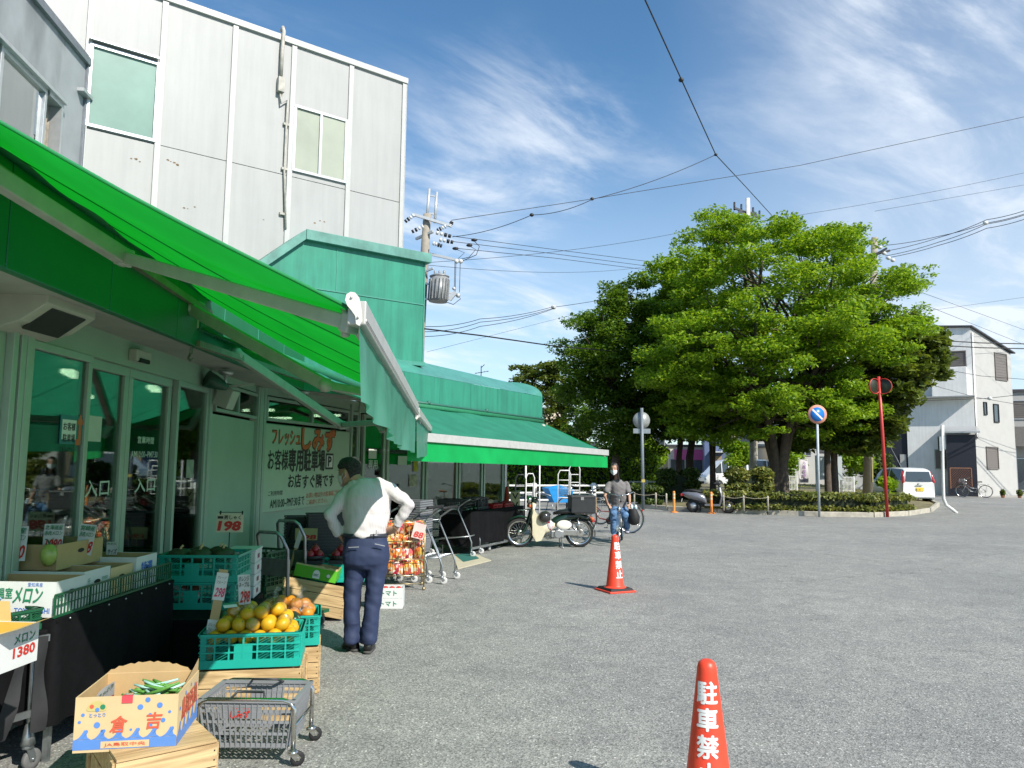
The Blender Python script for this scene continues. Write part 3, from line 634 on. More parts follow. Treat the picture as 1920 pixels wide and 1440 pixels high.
def spot(loc, rz, tilt, label):
    t = thing('spotlight', loc, rz, label, 'light fitting', 'spotlights under the soffit')
    b = MB(); b.lathe([(.07,0),(.07,.03),(.03,.05)], 14, M=Matrix.Rotation(R(180),4,'X')); b.tube([(0,0,-.04),(0,0,-.14)], .018); b.build('bracket', M_ALU, t)
    b = MB(); T = Matrix.Translation((0,0,-.16)) @ Matrix.Rotation(R(tilt),4,'Y'); b.lathe([(.03,-.02),(.05,.03),(.07,.1),(.085,.2),(.08,.2)], 16, M=T); b.build('lamp_head', pm('dark_green_enamel', (.03,.09,.06), .4), t)
    return t
spot(MA @ Vector((s4-.15, SO-.03, .22)), R(-140), 70, 'green spotlight under the soffit right of the sliding doors')
spot(MB1 @ Vector((.55, SO+.0, .35)), R(120), 60, 'dark spotlight hanging above the parking sign board')
fx = thing('white_wall_lamp', MA @ Vector((s4+.12, 2.22, .05)), 0, 'white square lamp box beside the transom windows', 'light fitting')
b = MB(); b.box((.1,0,.0), (.16,.2,.2), rot=Matrix.Rotation(R(20),3,'Y')); b.build('housing', M_BEIGE, fx, bevel=.01); b = MB(); b.bar((0,0,.1),(.35,.1,.16),.05,.02); b.build('arm', M_BEIGE, fx)
# ================================================================ awnings
M_AWN = cloth_translucent('awning_cloth', (.045,.31,.20), (.003,.32,.010), .56)
M_AWN3 = cloth_translucent('awning_cloth_far', (.042,.27,.17), (.004,.32,.04), .30)
M_VAL = cloth_translucent('valance_green', (.004,.37,.085), (.004,.42,.04), .18)
M_VINYL = cloth_translucent('valance_vinyl', (.10,.34,.25), (.06,.40,.20), .35, scale=5, gloss=.5)
M_BARW = pm('white_bar', (.46,.46,.43), .35, .1, var=.1, scale=10)
M_ARM = pm('awning_arm', (.40,.41,.35), .45, .15, var=.12, scale=9)
M_LINE = pm('dark_seam', (.01,.20,.06), .8, var=0)
def awning(loc, label, r0, r1, f0, f1, drop, mv, mc, sag=.05, wave=.012, arms=(), nu=40, seams=3, bar=.05, name='awning', clip=None):
    o = Vector(loc); t = thing(name, o, 0, label, 'awning')
    r0, r1, f0, f1 = [Vector(p)-o for p in (r0, r1, f0, f1)]
    def fab(u, v):
        p = r0.lerp(r1, u).lerp(f0.lerp(f1, u), v); p.z -= sag*math.sin(math.pi*v)*(.7+.3*math.sin(u*9)); p.z += .010*math.sin(u*31+v*3)+.016*noise.noise(Vector((u*7,v*2,3))); return p
    c = MB(); c.grid(fab, nu, 14); c.build('fabric', mc, t, recalc=False)
    for k in range(seams+1):
        u = k/(seams+1) if k else .004; s = MB(); s.tube([fab(u, v/8)+Vector((0,0,-.003 if k else .004)) for v in range(9)], .0028 if k else .008, 5); s.build('seam', M_LINE, t)
    ax = (f1-f0).normalized(); out = Vector((ax.y,-ax.x,0)).normalized()
    def val(u, v):
        p = f0.lerp(f1, u) + Vector((0,0,-bar*.8)); dr = drop(u) if callable(drop) else drop
        p += out*(.01 + wave*v*(math.sin(u*23+1)+.7*math.sin(u*57)) + .02*v*math.sin(u*7)); p.z -= dr*v; return p
    c = MB(); c.grid(val, nu*2, 6); vo = c.build('valance', mv, t, recalc=False)
    b = MB(); b.bar(f0, f1, bar*1.2, bar*1.6); b.bar(f0+out*.034+Vector((0,0,-.03)), f1+out*.034+Vector((0,0,-.03)), .012, .016, 1); bo = b.build('front_bar', [M_BARW, M_RUBB], t, bevel=.006)
    e = MB()
    T = frameM(f0 - ax*.012, out, Vector((0,0,1)))
    prof = [(-.075,.13),(-.045,.15),(-.01,.145),(.02,.11),(.035,.05),(.045,-.01),(.05,-.08),(.03,-.115),(.005,-.10),(-.002,-.04),(-.03,.0),(-.065,.04),(-.085,.085)]
    k = 0.8 if bar > .06 else .5
    e.prism([(x*k, y*k) for x, y in prof], .016, 0, T)
    for x, y in ((-.035,.105),(.02,-.05)): e.ball((x*k,y*k,-.003 if True else 0), .011*k, 8, 1, T); e.ball((x*k,y*k,.019), .011*k, 8, 1, T)
    e.build('end_cap', [pm('cream_cap', (.72,.70,.62), .4, var=.04), M_ALU], bo)
    b = MB(); b.tube([r0+Vector((0,0,.02)), r1+Vector((0,0,.02))], .045, 12); b.build('roller', pm('roller_cloth', (.01,.16,.07), .7), t)
    b = MB(); b.bar(r0+Vector((.02,0,-.13)), r1+Vector((.02,0,-.13)), .05, .05)
    b.build('torsion_bar', pm('torsion_bar', (.24,.22,.17), .5, .2, var=.2), t)
    for sh_, el, tip in arms:
        sh_, el, tip = [Vector(p)-o for p in (sh_, el, tip)]
        a = MB(); a.bar(sh_, el, .06, .085); a.bar(el, tip, .045, .06); a.ball(el, .052, 10); a.ball(sh_, .06, 10); a.bar(tip, tip+(tip-el).normalized()*.05, .07, .08); a.tube([tip+Vector((0,0,.07)), tip+Vector((0,0,-.06))], .02, 8)
        a.bar(el.lerp(tip,-.015), el.lerp(tip,.02), .075, .09)
        a.build('arm', M_ARM, t, bevel=.008)
    return t
n0, n1 = at(669,586,2.95), at(777,768,6.25)
ra = lambda y, z, k=.50: A0 + hd(AH)*(y-5.4) + hn(AH)*k + Vector((0,0,z))
a1 = awning(ra(4.5,2.5), 'large green awning nearest the camera over the melon tables, underside glowing', ra(2.55,3.03), ra(6.15,2.90), n0, n1, lambda u: .30+.04*math.sin(u*3.1), M_VINYL, M_AWN, sag=.045, wave=.02,
    arms=[(ra(2.3,2.86,.52), at(232,482,3.78), at(648,604,3.02)), (ra(5.75,2.74,.50), at(610,722,5.3), at(735,745,6.1))], bar=.06)
tb = MB(); p = ra(5.95,2.72,.45)-ra(4.5,2.5)
tb.box(p, (.16,.12,.22)); tb.box(p+Vector((.05,.12,-.05)), (.1,.2,.07)); tb.tube([p+Vector((.02,-.03,-.1)), p+Vector((.02,-.03,-.3))], .008, 6); tb.tube([p+Vector((.02,-.03,-.3)), p+Vector((.0,-.03,-.34)), p+Vector((.02,-.03,-.37)), p+Vector((.04,-.03,-.34))], .008, 6)
tb.build('bracket', M_ARM, a1, bevel=.01)
f0, f1 = at(779,774,6.38), at(808,808,12.2)
q0, q1 = A0+hd(AH)*.5+hn(AH)*.5+Vector((0,0,2.62)), PB2+hn(12)*.62-hd(B1H)*.5+Vector((0,0,2.60))
a2 = awning((-2,9,2.4), 'middle green awning between the large one and the far one, above the sign board', q0, q1, f0, f1, .33, M_VINYL, cloth_translucent('awning_cloth_mid', (.06,.38,.28), (.05,.46,.24), .5), sag=.04,
    arms=[(q0.lerp(q1,.12)+Vector((0,0,-.1)), at(640,797,8.6), f0.lerp(f1,.12)+Vector((-.03,0,-.03))), (q0.lerp(q1,.8)+Vector((0,0,-.1)), at(716,806,11.2), f0.lerp(f1,.9)+Vector((-.03,0,-.03)))], bar=.055)
b = MB(); o = Vector((-2,9,2.4)); b.add([q0-o, q1-o, Vector((FA[2].x,FA[2].y,2.66))-o, Vector((FA[1].x+.002,FA[1].y,2.66))-o], [(0,1,2,3)]); b.build('sun_block_sheet', M_AWN, a2, recalc=False)  # added filler between fascia and roller, keeps sun off the sign board
fE = at(1138,849,16.75); fS = fE - hd(B2H-6)*7.6
d_ = (fE-fS); 
s_ = at(806,821,10.4); 
w0 = PB2 + hn(B2H)*.92 - hd(B2H)*1.0 + Vector((0,0,2.50)); w1 = PE + hn(B2H)*.94 + hd(B2H)*.05 + Vector((0,0,2.50))
fS = s_ + (s_-fE).normalized()*.55
a3 = awning((.5,14,2.2), 'long teal green awning at the far end of the shop with white front bar', w0, w1, fS, fE, .26, M_VAL, M_AWN3, sag=.03, wave=.01,
    arms=[(w1+Vector((0,-.3,-.1)), w1.lerp(fE,.5)+Vector((-.6,-.3,-.12)), fE+Vector((-.1,-.15,-.05)))], seams=2, bar=.075)
sp = MB(); o = Vector((.5,14,2.2)); sp.add([w1-o, fE-o, fE-o+Vector((0,0,-.3)), ], [(0,1,2)]); sp.build('side_flap', M_VAL, a3)

# ================================================================ sign board
M_BLK = pm('black_letter', (.016,.018,.018), .5, var=0); M_RED = pm('red_letter', (.50,.025,.015), .5, var=0); M_ORG = pm('orange_letter', (.62,.13,.03), .45, var=0)
M_GRN = pm('green_letter', (.02,.20,.10), .5, var=0); M_BLU = pm('blue_print', (.06,.17,.52), .5, var=0); M_WLT = pm('white_letter', (.8,.8,.78), .5, var=0); M_DRED = pm('outline_brown', (.09,.02,.01), .5, var=0)
sgn = thing('sign_board', PB1, 0, 'large pale parking sign board on the wall behind the man', 'sign')
x0, x1 = wx(491,800,PB1,B1H)[0], wx(653,800,PB1,B1H)[0]; zt_, zb2 = wx(540,799,PB1,B1H)[1], wx(540,955,PB1,B1H)[1]
MS = Matrix.Translation(-PB1) @ MB1
b = MB(); b.bx(x0, x1, zb2, zt_, .002, .03, M=MS); b.build('panel', pm('glow_tinted_sign', (.43,.56,.42), .35, var=.03), sgn, bevel=.004)  # panel colour carries the green light cast by the awnings
def stx(mb, body, px0, px1, py0, py1, bold=0.0, dz=.034, shear=0):
    xa, za = wx(px0, (py0+py1)/2, PB1, B1H); xb, zb_ = wx(px1, (py0+py1)/2, PB1, B1H); xm = (px0+px1)/2
    h = wx(xm, py0, PB1, B1H)[1] - wx(xm, py1, PB1, B1H)[1]
    put_text(mb, body, (xa+xb)/2, (za+zb_)/2 , xb-xa, h, M=MS @ Matrix.Translation((0,0,dz)), bold=bold, shear=shear)
for a in (('お客様',498,536,843,881,.02),('専用駐車場',537,605,843,883,.045),('お店',536,560,889,914,.022),('すぐ隣です',563,622,889,914,.022),('ご利用時間',498,525,920,929),('AM10:00~PM7:30まで',502,566,932,950,.012)): m1 = MB(); stx(m1, *a); m1.build('lettering', M_BLK, sgn, recalc=False)
m2 = MB(); stx(m2, 'フレッシュ', 507,558, 808,833, .03); stx(m2, 'しみず', 563,624, 805,843, .05); m3 = MB(); stx(m3, 'フレッシュ', 506,559, 806.5,834.5, .06, .0325); stx(m3, 'しみず', 562,625, 803.5,844.5, .09, .0325)
stx(m2, 'お買い物以外の駐車場ご利用は', 570,640, 921,931); stx(m2, 'ご遠慮ください。', 570,610, 935,944)
xm, zm = wx(640, 888, PB1, B1H); w_ = .25
m2.add([(xm-.22,zm+.10,.034),(xm-.06,zm+.25,.034),(xm-.06,zm+.16,.034),(xm+.16,zm+.16,.034),(xm+.16,zm-.20,.034),(xm+.02,zm-.20,.034),(xm+.02,zm+.03,.034),(xm-.06,zm+.03,.034),(xm-.06,zm-.05,.034)], [(0,1,2,7,8),(2,3,6,7),(3,4,5,6)], 0, False, MS)
m2.build('orange_lettering', M_ORG, sgn, recalc=False); m3.build('letter_outline', M_DRED, sgn, recalc=False)
pb = MB(); xa, za = wx(607,865,PB1,B1H); xb, _ = wx(621,865,PB1,B1H); h2 = .12; pb.bx(xa, xb, za-h2, za+h2, .031, .034, M=MS); pb.build('parking_box', M_BLK, sgn)
pb = MB(); pb.bx(xa+.03, xb-.03, za-h2+.03, za+h2-.03, .034, .0355, M=MS); pb.build('parking_field', M_WLT, sgn); pb = MB(); put_text(pb, 'P', (xa+xb)/2, za, (xb-xa)*.5, h2*1.3, M=MS @ Matrix.Translation((0,0,.037)), bold=.04); pb.build('parking_letter', M_BLK, sgn, recalc=False)

# ================================================================ lettering on the entrance glass
def gtx(mb, body, px0, px1, py0, py1, p0, a, MM, dz, bold=0.0):
    xa, za = wx(px0, (py0+py1)/2, p0, a); xb, zb_ = wx(px1, (py0+py1)/2, p0, a); h = wx((px0+px1)/2, py0, p0, a)[1]-wx((px0+px1)/2, py1, p0, a)[1]
    put_text(mb, body, (xa+xb)/2, (za+zb_)/2, xb-xa, h, M=SI @ MM @ Matrix.Translation((0,0,dz)), bold=bold)
M_GLT = pm('glass_letter', (.55,.62,.54), .5, var=0)
for a in (('入口',170,214,900,931,A0,AH,MA,-.038,.01),('入口',262,299,897,922,A0,AH,MA,-.038,.015),('営業時間',267,297,819,832,A0,AH,MA,-.038,.02),('AM10:00~PM7:30',255,304,846,858,A0,AH,MA,-.038,.01),('専用',689,706,862,879,PB2,B2H,MB2,.02,.02)): gl = MB(); gtx(gl, *a); gl.build('glass_lettering', M_GLT, shop, recalc=False)
st = thing('window_sticker', MA @ Vector((s1-.3, 1.7, .012)), 0, 'teal parking notice sticker with orange arrow on the entrance glass', 'sticker')
LM = Matrix.Translation(-st.location) @ MA
xa, za = wx(110,806,A0,AH); xb, _ = wx(155,806,A0,AH); zt2 = wx(132,779,A0,AH)[1]; zb3 = wx(132,833,A0,AH)[1]
b = MB(); b.bx(xa, xb, zb3, zt2, .006, .010, M=LM); b.build('backing', pm('sticker_teal', (.03,.20,.21), .4, var=0), st)
b = MB(); b.bx(xa+.02, xa+(xb-xa)*.64, zb3+.03, zt2-.03, .010, .0115, M=LM); b.build('speech_panel', M_WLT, st)
b = MB(); cx_ = xa+.02+((xb-xa)*.64-.02)/2; 
for k, tx in enumerate(('お客様','駐車場','できました!')): put_text(b, tx, cx_, zt2-.075-.075*k, (xb-xa)*.5, .052 if k < 2 else .035, M=LM @ Matrix.Translation((0,0,.0125)), bold=.02)
b.build('lettering', M_BLK, st, recalc=False)
b = MB(); ax_ = xa+(xb-xa)*.8; zc = (zt2+zb3)/2; b.add([(ax_-.05,zc+.04,.0118),(ax_+.05,zc+.04,.0118),(ax_,zc+.11,.0118),(ax_-.018,zc+.04,.0118),(ax_+.018,zc+.04,.0118),(ax_+.018,zc-.1,.0118),(ax_-.05,zc-.1,.0118),(ax_-.05,zc-.06,.0118),(ax_-.018,zc-.06,.0118)], [(0,1,2),(3,8,5,4),(8,7,6,5)], 0, False, LM); b.build('arrow', M_ORG, st, recalc=False)
def poster(px0, px1, py0, py1, p0, a, MM, m, label, dz=.012, txt=None, mt=None):
    xa, za = wx(px0,(py0+py1)/2,p0,a); xb, _ = wx(px1,(py0+py1)/2,p0,a); xm=(px0+px1)/2; zt3, zb4 = wx(xm,py0,p0,a)[1], wx(xm,py1,p0,a)[1]
    loc = MM @ Vector(((xa+xb)/2, (zt3+zb4)/2, dz)); t = thing('poster', loc, 0, label, 'poster'); LL = Matrix.Translation(-loc) @ MM
    b = MB(); b.bx(xa, xb, zb4, zt3, dz-.002, dz+.002, M=LL); b.build('sheet', m, t)
    if txt: b = MB(); put_text(b, txt, (xa+xb)/2, (zt3+zb4)/2, (xb-xa)*.7, (zt3-zb4)*.3, M=LL @ Matrix.Translation((0,0,dz+.004))); b.build('print', mt, t, recalc=False)
    return t
M_PAP = pm('paper', (.62,.64,.58), .7, var=.04)
poster(172,199,780,828, A0, AH, MA, M_PAP, 'blank pale sheet taped inside the left sliding door', -.035)
poster(745,762,855,872, PB2, B2H, MB2, M_PAP, 'small white notice on the glass right of the man')
poster(774,783,858,884, PB2, B2H, MB2, pm('poster_yellow', (.45,.38,.03), .6, var=.4, scale=9), 'yellow and black sticker high on the far glass')
poster(766,781,890,912, PB2, B2H, MB2, pm('poster_photo', (.42,.37,.28), .6, var=.6, scale=14), 'small flyer with a picture on the far glass')
poster(347,360,862,896, A0, AH, MA, pm('poster_grey', (.28,.32,.26), .6, var=.4, scale=9), 'grey flyer on the glass right of the sliding doors')
poster(690,705,842,860, PB2, B2H, MB2, M_PAP, 'white notice above the lettering on the glass door')
# ================================================================ produce display
M_CLOTH = pm('black_cloth', (.0045,.0045,.0055), .8, spec=.15, var=.35, scale=7, bump=.25, bscale=16)
M_TEALP = pm('teal_plastic', (.012,.36,.28), .4, var=.06, scale=5)
M_DGRNP = pm('dark_green_plastic', (.008,.085,.035), .4, var=.1, scale=6)
M_GREYP = pm('grey_plastic', (.23,.24,.25), .45, var=.1, scale=6)
M_DKGP = pm('dark_grey_plastic', (.03,.033,.036), .45, var=.1, scale=6)
M_CARD = pm('cardboard', (.47,.32,.155), .85, var=.1, scale=6)
M_CARDW = pm('white_carton', (.62,.63,.62), .7, var=.05, scale=5)
M_CARDP = pm('tan_carton_print', (.60,.44,.24), .75, var=.06, scale=5)
M_CHROME = pm('chrome', (.62,.60,.56), .18, 1.0, var=.12, scale=20)
M_STEEL = pm('galvanised_steel', (.34,.36,.37), .35, .8, var=.15, scale=16)
def wood():
    m, nt, b, N, L = nodes('pale_wood'); tc = N('ShaderNodeTexCoord'); mp = N('ShaderNodeMapping'); mp.inputs['Scale'].default_value = (1.2, 14, 14); L(tc.outputs['Object'], mp.inputs[0])
    n = N('ShaderNodeTexNoise'); n.inputs['Scale'].default_value = 2.2; n.inputs['Detail'].default_value = 6; n.inputs['Distortion'].default_value = 1.2; L(mp.outputs[0], n.inputs['Vector'])
    g = N('ShaderNodeNewGeometry'); r = N('ShaderNodeValToRGB'); r.color_ramp.elements[0].position = .28; r.color_ramp.elements[0].color = (.30,.19,.085,1); r.color_ramp.elements[1].position = .68; r.color_ramp.elements[1].color = (.60,.43,.22,1); L(n.outputs['Fac'], r.inputs[0])
    h = N('ShaderNodeHueSaturation'); mr = N('ShaderNodeMapRange'); mr.inputs[3].default_value = .78; mr.inputs[4].default_value = 1.18; L(g.outputs['Random Per Island'], mr.inputs[0]); L(mr.outputs[0], h.inputs['Value']); L(r.outputs[0], h.inputs['Color']); L(h.outputs[0], b.inputs['Base Color'])
    b.inputs['Roughness'].default_value = .75; return m
M_WOOD = wood()
def wrap_tex(name, base, spots):   # printed plastic packs: cell pattern of several inks
    m, nt, b, N, L = nodes(name); tc = N('ShaderNodeTexCoord'); v = N('ShaderNodeTexVoronoi'); v.inputs['Scale'].default_value = 26; L(tc.outputs['Object'], v.inputs['Vector'])
    oi = N('ShaderNodeObjectInfo'); s = N('ShaderNodeSeparateColor'); L(v.outputs['Color'], s.inputs[0]); r = N('ShaderNodeValToRGB'); r.color_ramp.interpolation = 'CONSTANT'
    r.color_ramp.elements[0].color = (*base,1)
    for i, (p, c) in enumerate(spots):
        e = r.color_ramp.elements.new(p) if i < len(spots)-1 else r.color_ramp.elements[-1]; e.position = p; e.color = (*c,1)
    L(s.outputs[0], r.inputs[0]); L(r.outputs[0], b.inputs['Base Color']); b.inputs['Roughness'].default_value = .25; b.inputs['Specular IOR Level'].default_value = .6; MATS[name] = m; return m
def rot2(a): return Matrix.Rotation(a, 4, 'Z')
def crate(loc, rz, w, d, h, m, label, group=None, name='plastic_crate', cols=7, rows=3, txt=None):    # origin at the base centre
    t = thing(name, loc, rz, label, 'crate', group); b = MB(); t_ = .012
    b.bx(-w/2, w/2, -d/2, d/2, 0, .012)
    for sx in (-1,1):
        for sy in (-1,1): b.box((sx*(w/2-.015), sy*(d/2-.015), h/2), (.034,.034,h))
    def side(L_, T):
        b.bx(-L_/2, L_/2, -t_, 0, h-.022, h, M=T); b.bx(-L_/2, L_/2, -t_-.006, .006, h-.012, h, M=T); b.bx(-L_/2, L_/2, -t_, 0, 0, h*.24, M=T)
        n = max(3, round(cols*L_/w)); z0 = h*.24; z1 = h-.022
        for k in range(1, n): x = -L_/2 + L_*k/n; b.bx(x-.005, x+.005, -t_, .004, z0, z1, M=T)
        for k in range(1, rows): z = z0+(z1-z0)*k/rows; b.bx(-L_/2, L_/2, -t_+.001, .002, z-.004, z+.004, M=T)
        for i in range(n):
            if n >= 6 and i in (n//2-1, n//2): 
                if i == n//2-1:
                    xa = -L_/2 + L_*(i+.35)/n; xb = -L_/2+L_*(i+1.65)/n; b.bx(xa, xb, -t_+.002, .001, z0, z0+(z1-z0)*2/3, M=T)
                continue
            for k in range(rows):
                xa = -L_/2+L_*i/n; xb = xa+L_/n; za = z0+(z1-z0)*k/rows; zc = za+(z1-z0)/rows
                for q in (-.35, 0, .35):
                    cx = (xa+xb)/2; cz = (za+zc)/2; dx = (xb-xa)*.5; dz = (zc-za)*.5
                    p = [(cx-dx+max(0,q)*2*dx, -.006, cz-dz-min(0,q)*2*dz), (cx+dx+min(0,q)*2*dx, -.006, cz+dz-max(0,q)*2*dz)]
                    b.bar(T @ Vector(p[0]), T @ Vector(p[1]), .003, .003)
    side(w, Matrix.Translation((0,-d/2,0)))
    side(w, Matrix.Translation((0,d/2,0)) @ rot2(math.pi)); side(d, Matrix.Translation((w/2,0,0)) @ rot2(R(90))); side(d, Matrix.Translation((-w/2,0,0)) @ rot2(R(-90)))
    b.build('body', m, t)
    if txt:
        x = MB(); put_text(x, txt, 0, h*.12, w*.28, h*.07, M=Matrix.Translation((-.05,-d/2-.001-.0005,0)) @ Matrix.Rotation(R(90),4,'X')); x.bx(-w/2+.05,-w/2+.085,-d/2-.002,-d/2+.0,h*.06,h*.2); x.build('print', M_WLT, t, recalc=False)
    return t
def wcrate(loc, rz, w, d, h, label, tilt=0, lid=False):
    t = thing('wooden_crate', loc, rz, label, 'crate', 'wooden crates under the produce'); 
    if tilt: t.rotation_euler = (0, R(tilt), rz)
    n = 3; g_ = .006
    for nm, T, L_ in (('front_board', Matrix.Translation((0,-d/2,0)), w), ('back_board', Matrix.Translation((0,d/2,0)) @ rot2(math.pi), w), ('side_board', Matrix.Translation((w/2,0,0)) @ rot2(R(90)), d-.03), ('side_board', Matrix.Translation((-w/2,0,0)) @ rot2(R(-90)), d-.03)):
        b = MB()
        for k in range(n): b.bx(-L_/2, L_/2, 0, .014, h*k/n+g_/2, h*(k+1)/n-g_/2, M=T)
        if 'side' in nm:
            for s_ in (-1,1): b.bx(s_*(L_/2-.025)-.025, s_*(L_/2-.025)+.025, -.012, -.001, .004, h-.004, M=T)
        b.build(nm, M_WOOD, t, bevel=.0015)
    b = MB(); b.bx(-w/2+.016, w/2-.016, -d/2+.016, d/2-.016, .002, .014)
    if lid:
        for k in range(4): b.bx(-w/2+.002, w/2-.002, -d/2+d*k/4+.003, -d/2+d*(k+1)/4-.003, h+.001, h+.013)
    b.build('bottom_board', M_WOOD, t); 
    nl = MB()
    for s_ in (-1,1):
        for k in range(n):
            for q in (.3,.7): nl.ball((s_*(w/2-.012), -d/2-.0005, h*(k+q)/n), .004, 6)
    nl.build('nail', M_RUBB, t); return t
def carton(loc, rz, w, d, h, m, label, name='carton', inner=None, holes=True, cat='box', group=None, rx=0):
    t = thing(name, loc, rz, label, cat, group); t.rotation_euler = (R(rx), 0, rz); k = .005; b = MB()
    b.bx(-w/2, w/2, -d/2, d/2, 0, k)
    wal = [(-w/2,w/2,-d/2,-d/2+k),(-w/2,w/2,d/2-k,d/2),(-w/2,-w/2+k,-d/2+k,d/2-k),(w/2-k,w/2,-d/2+k,d/2-k)]
    for x0,x1,y0,y1 in wal: b.bx(x0,x1,y0,y1,k,h)
    b.build('body', m, t)
    i = MB(); e = .0015
    i.add([(-w/2+k+e,-d/2+k+e,k+e),(w/2-k-e,-d/2+k+e,k+e),(w/2-k-e,d/2-k-e,k+e),(-w/2+k+e,d/2-k-e,k+e),(-w/2+k+e,-d/2+k+e,h-.002),(w/2-k-e,-d/2+k+e,h-.002),(w/2-k-e,d/2-k-e,h-.002),(-w/2+k+e,d/2-k-e,h-.002)], [(0,1,2,3),(0,4,5,1),(1,5,6,2),(2,6,7,3),(3,7,4,0)])
    i.build('lining', inner or M_CARD, t, recalc=False)
    if holes:
        hh = MB()
        for s_ in (-1,1):
            T = Matrix.Translation((s_*(w/2+.001),0,h*.62)) @ Matrix.Rotation(R(90),4,'Z') @ Matrix.Rotation(R(90),4,'X')
            hh.add([(.032*math.cos(a)*(1 if abs(math.cos(a))<.7 else 1.1), .013*math.sin(a), 0) for a in [k2*math.pi/8 for k2 in range(16)]], [tuple(range(16))], 0, False, T)
        hh.build('hand_hole', M_RUBB, t, recalc=False)
    return t
def front_text(t, items, d, m, name='print'):       # lettering on the -Y face of a local box
    b = MB()
    for it_ in items: put_text(b, it_[0], it_[1], it_[2], it_[3], it_[4], M=Matrix.Translation((0,-d/2-.002,0)) @ Matrix.Rotation(R(90),4,'X'), bold=it_[5] if len(it_) > 5 else 0, shear=it_[6] if len(it_) > 6 else 0)
    return b.build(name, m, t, recalc=False)
def side_text(t, items, w, m, name='side_print'):   # on the +X face
    b = MB()
    for it_ in items: put_text(b, it_[0], it_[1], it_[2], it_[3], it_[4], M=Matrix.Translation((w/2+.002,0,0)) @ rot2(R(90)) @ Matrix.Rotation(R(90),4,'X'), bold=it_[5] if len(it_) > 5 else 0)
    return b.build(name, m, t, recalc=False)
def pcard(loc, rz, w, h, lines, price, label, tilt=0, stick=0, m=None, green=True, pcol=None, roll=0, name='price_card'):
    t = thing(name, loc, rz, label, 'price card'); t.rotation_euler = (R(tilt), R(roll), rz)
    b = MB(); b.grid(lambda u, v: (-w/2+u*w, .006*math.sin(u*4)*v, v*h), 6, 3); o = b.build('sheet', m or M_PAP2, t, recalc=False)
    T = Matrix.Translation((0,-.004,0)) @ Matrix.Rotation(R(90),4,'X')
    if lines:
        b = MB()
        for k, tx in enumerate(lines): put_text(b, tx, 0, h*(.87-.2*k), w*.86, h*.17, M=T, shear=.1, bold=.02)
        b.build('lettering', M_GRN if green else M_BLK, t, recalc=False)
    b = MB(); put_text(b, price, w*.06, h*.26, w*.8, h*.4, M=T, bold=.03, shear=.15); b.build('price', pcol or M_RED, t, recalc=False)
    if stick: b = MB(); b.bar((0,.008,-stick),(0,.008,h*.5),.018,.004); b.build('stick', M_WOOD, t)
    return t
M_PAP2 = pm('price_paper', (.66,.63,.62), .8, var=.03); 

# --- long cloth-covered table along the glass front
e0 = gnd(108,1164,.74); e1 = gnd(313,1094,.74); tdir = (e1-e0).normalized(); e1 = e1 + tdir*.12; tl = (e1-e0).length
ta = math.atan2(tdir.x, tdir.y); TT = thing('display_table', (e0.x,e0.y,0), -ta, 'long display table with black cloth skirt along the entrance glass', 'table')
def skirt(L_, W, z0, z1, mname='skirt', fold=.012, seed=0):
    b = MB()
    per = [(0,0),(0,L_),(-W,L_)]
    def pt(u, v):
        s = u*(L_+2*W)
        if s < W: x, y, n = -W+s, 0, (0,-1)
        elif s < W+L_: x, y, n = 0, s-W, (1,0)
        else: x, y, n = -(s-W-L_), L_, (0,1)
        k = (1-v)*fold*(math.sin(s*13+seed)+.6*math.sin(s*29+2)+.5*math.sin(s*5))
        return (x+n[0]*(k+.012*(1-v)), y+n[1]*(k+.012*(1-v)), z0+(z1-z0)*v+(1-v)*.012*math.sin(s*4+seed))
    b.grid(pt, 90, 8); return b
skirt(tl, .62, .20, .745).build('skirt', M_CLOTH, TT, recalc=False)
b = MB(); b.bx(-.62,.0,0,tl,.725,.75); b.build('top', M_CLOTH, TT, bevel=.006)
for x in (-.58,-.06):
    for y in (.08, tl-.08): b = MB(); b.bar((x,y,0),(x,y,.72),.03,.03); b.build('leg', M_STEEL, TT)
b = MB()
for k in range(7): b.ball((.008, .1+k*(tl-.2)/6, .735), .007, 6)
b.build('stud', M_STEEL, TT)
def onT(x, y, z=.752): return Vector((e0.x,e0.y,0)) + tdir*y + Vector((tdir.y,-tdir.x,0))*x + Vector((0,0,z))
rl = thing('table_rail', onT(-.02,.0), -ta, 'low dark green plastic rail along the edge of the melon table', 'rail')
b = MB()
b.bar((0,.0,.006),(0,tl-.03,.006),.012,.012); b.bar((0,0,.118),(0,tl-.03,.118),.010,.012); b.bar((0,0,.062),(0,tl-.03,.062),.006,.005)
nn = 44
for k in range(nn+1): y = (tl-.03)*k/nn; b.bar((0,y,0),(0,y,.12),.010 if k % 11 == 0 else .005,.010 if k % 11 == 0 else .006)
b.build('grid', M_DGRNP, rl)
cl_y = [.02,.33,.62,.91]; cl_w = .52
c1 = carton(onT(-.05-.26,.16), -ta, .56, .29, .185, M_CARDW, 'white melon carton with green lettering at the near end of the table')
front_text(c1, [('温室',.01,.125,.08,.055,.03),('メロン',.135,.115,.15,.08,.05,.15)], .29, M_GRN); front_text(c1, [('愛知県産',.17,.17,.08,.022),('TOYOHASHI',.16,.035,.19,.028,.02)], .29, M_BLU, 'blue_print')
side_text(c1, [('高級',-.09,.1,.03,.05),('メロン',.09,.1,.04,.03)], .56, M_GRN)
b = MB(); pts = [(-.27+.012*k, -.147, .09+.06*math.sin(k/22*3.1)) for k in range(23)]; b.tube(pts, .006, 4); b.build('arc_print', pm('pale_blue', (.25,.36,.52), .6, var=0), c1)
c2 = carton(onT(-.05-.27,.49), -ta, .50, .28, .19, M_CARDW, 'white fruit carton with hand hole behind the melon carton'); side_text(c2, [('産地直送',.08,.13,.06,.02),('千',-.09,.13,.03,.035)], .50, M_GRN)
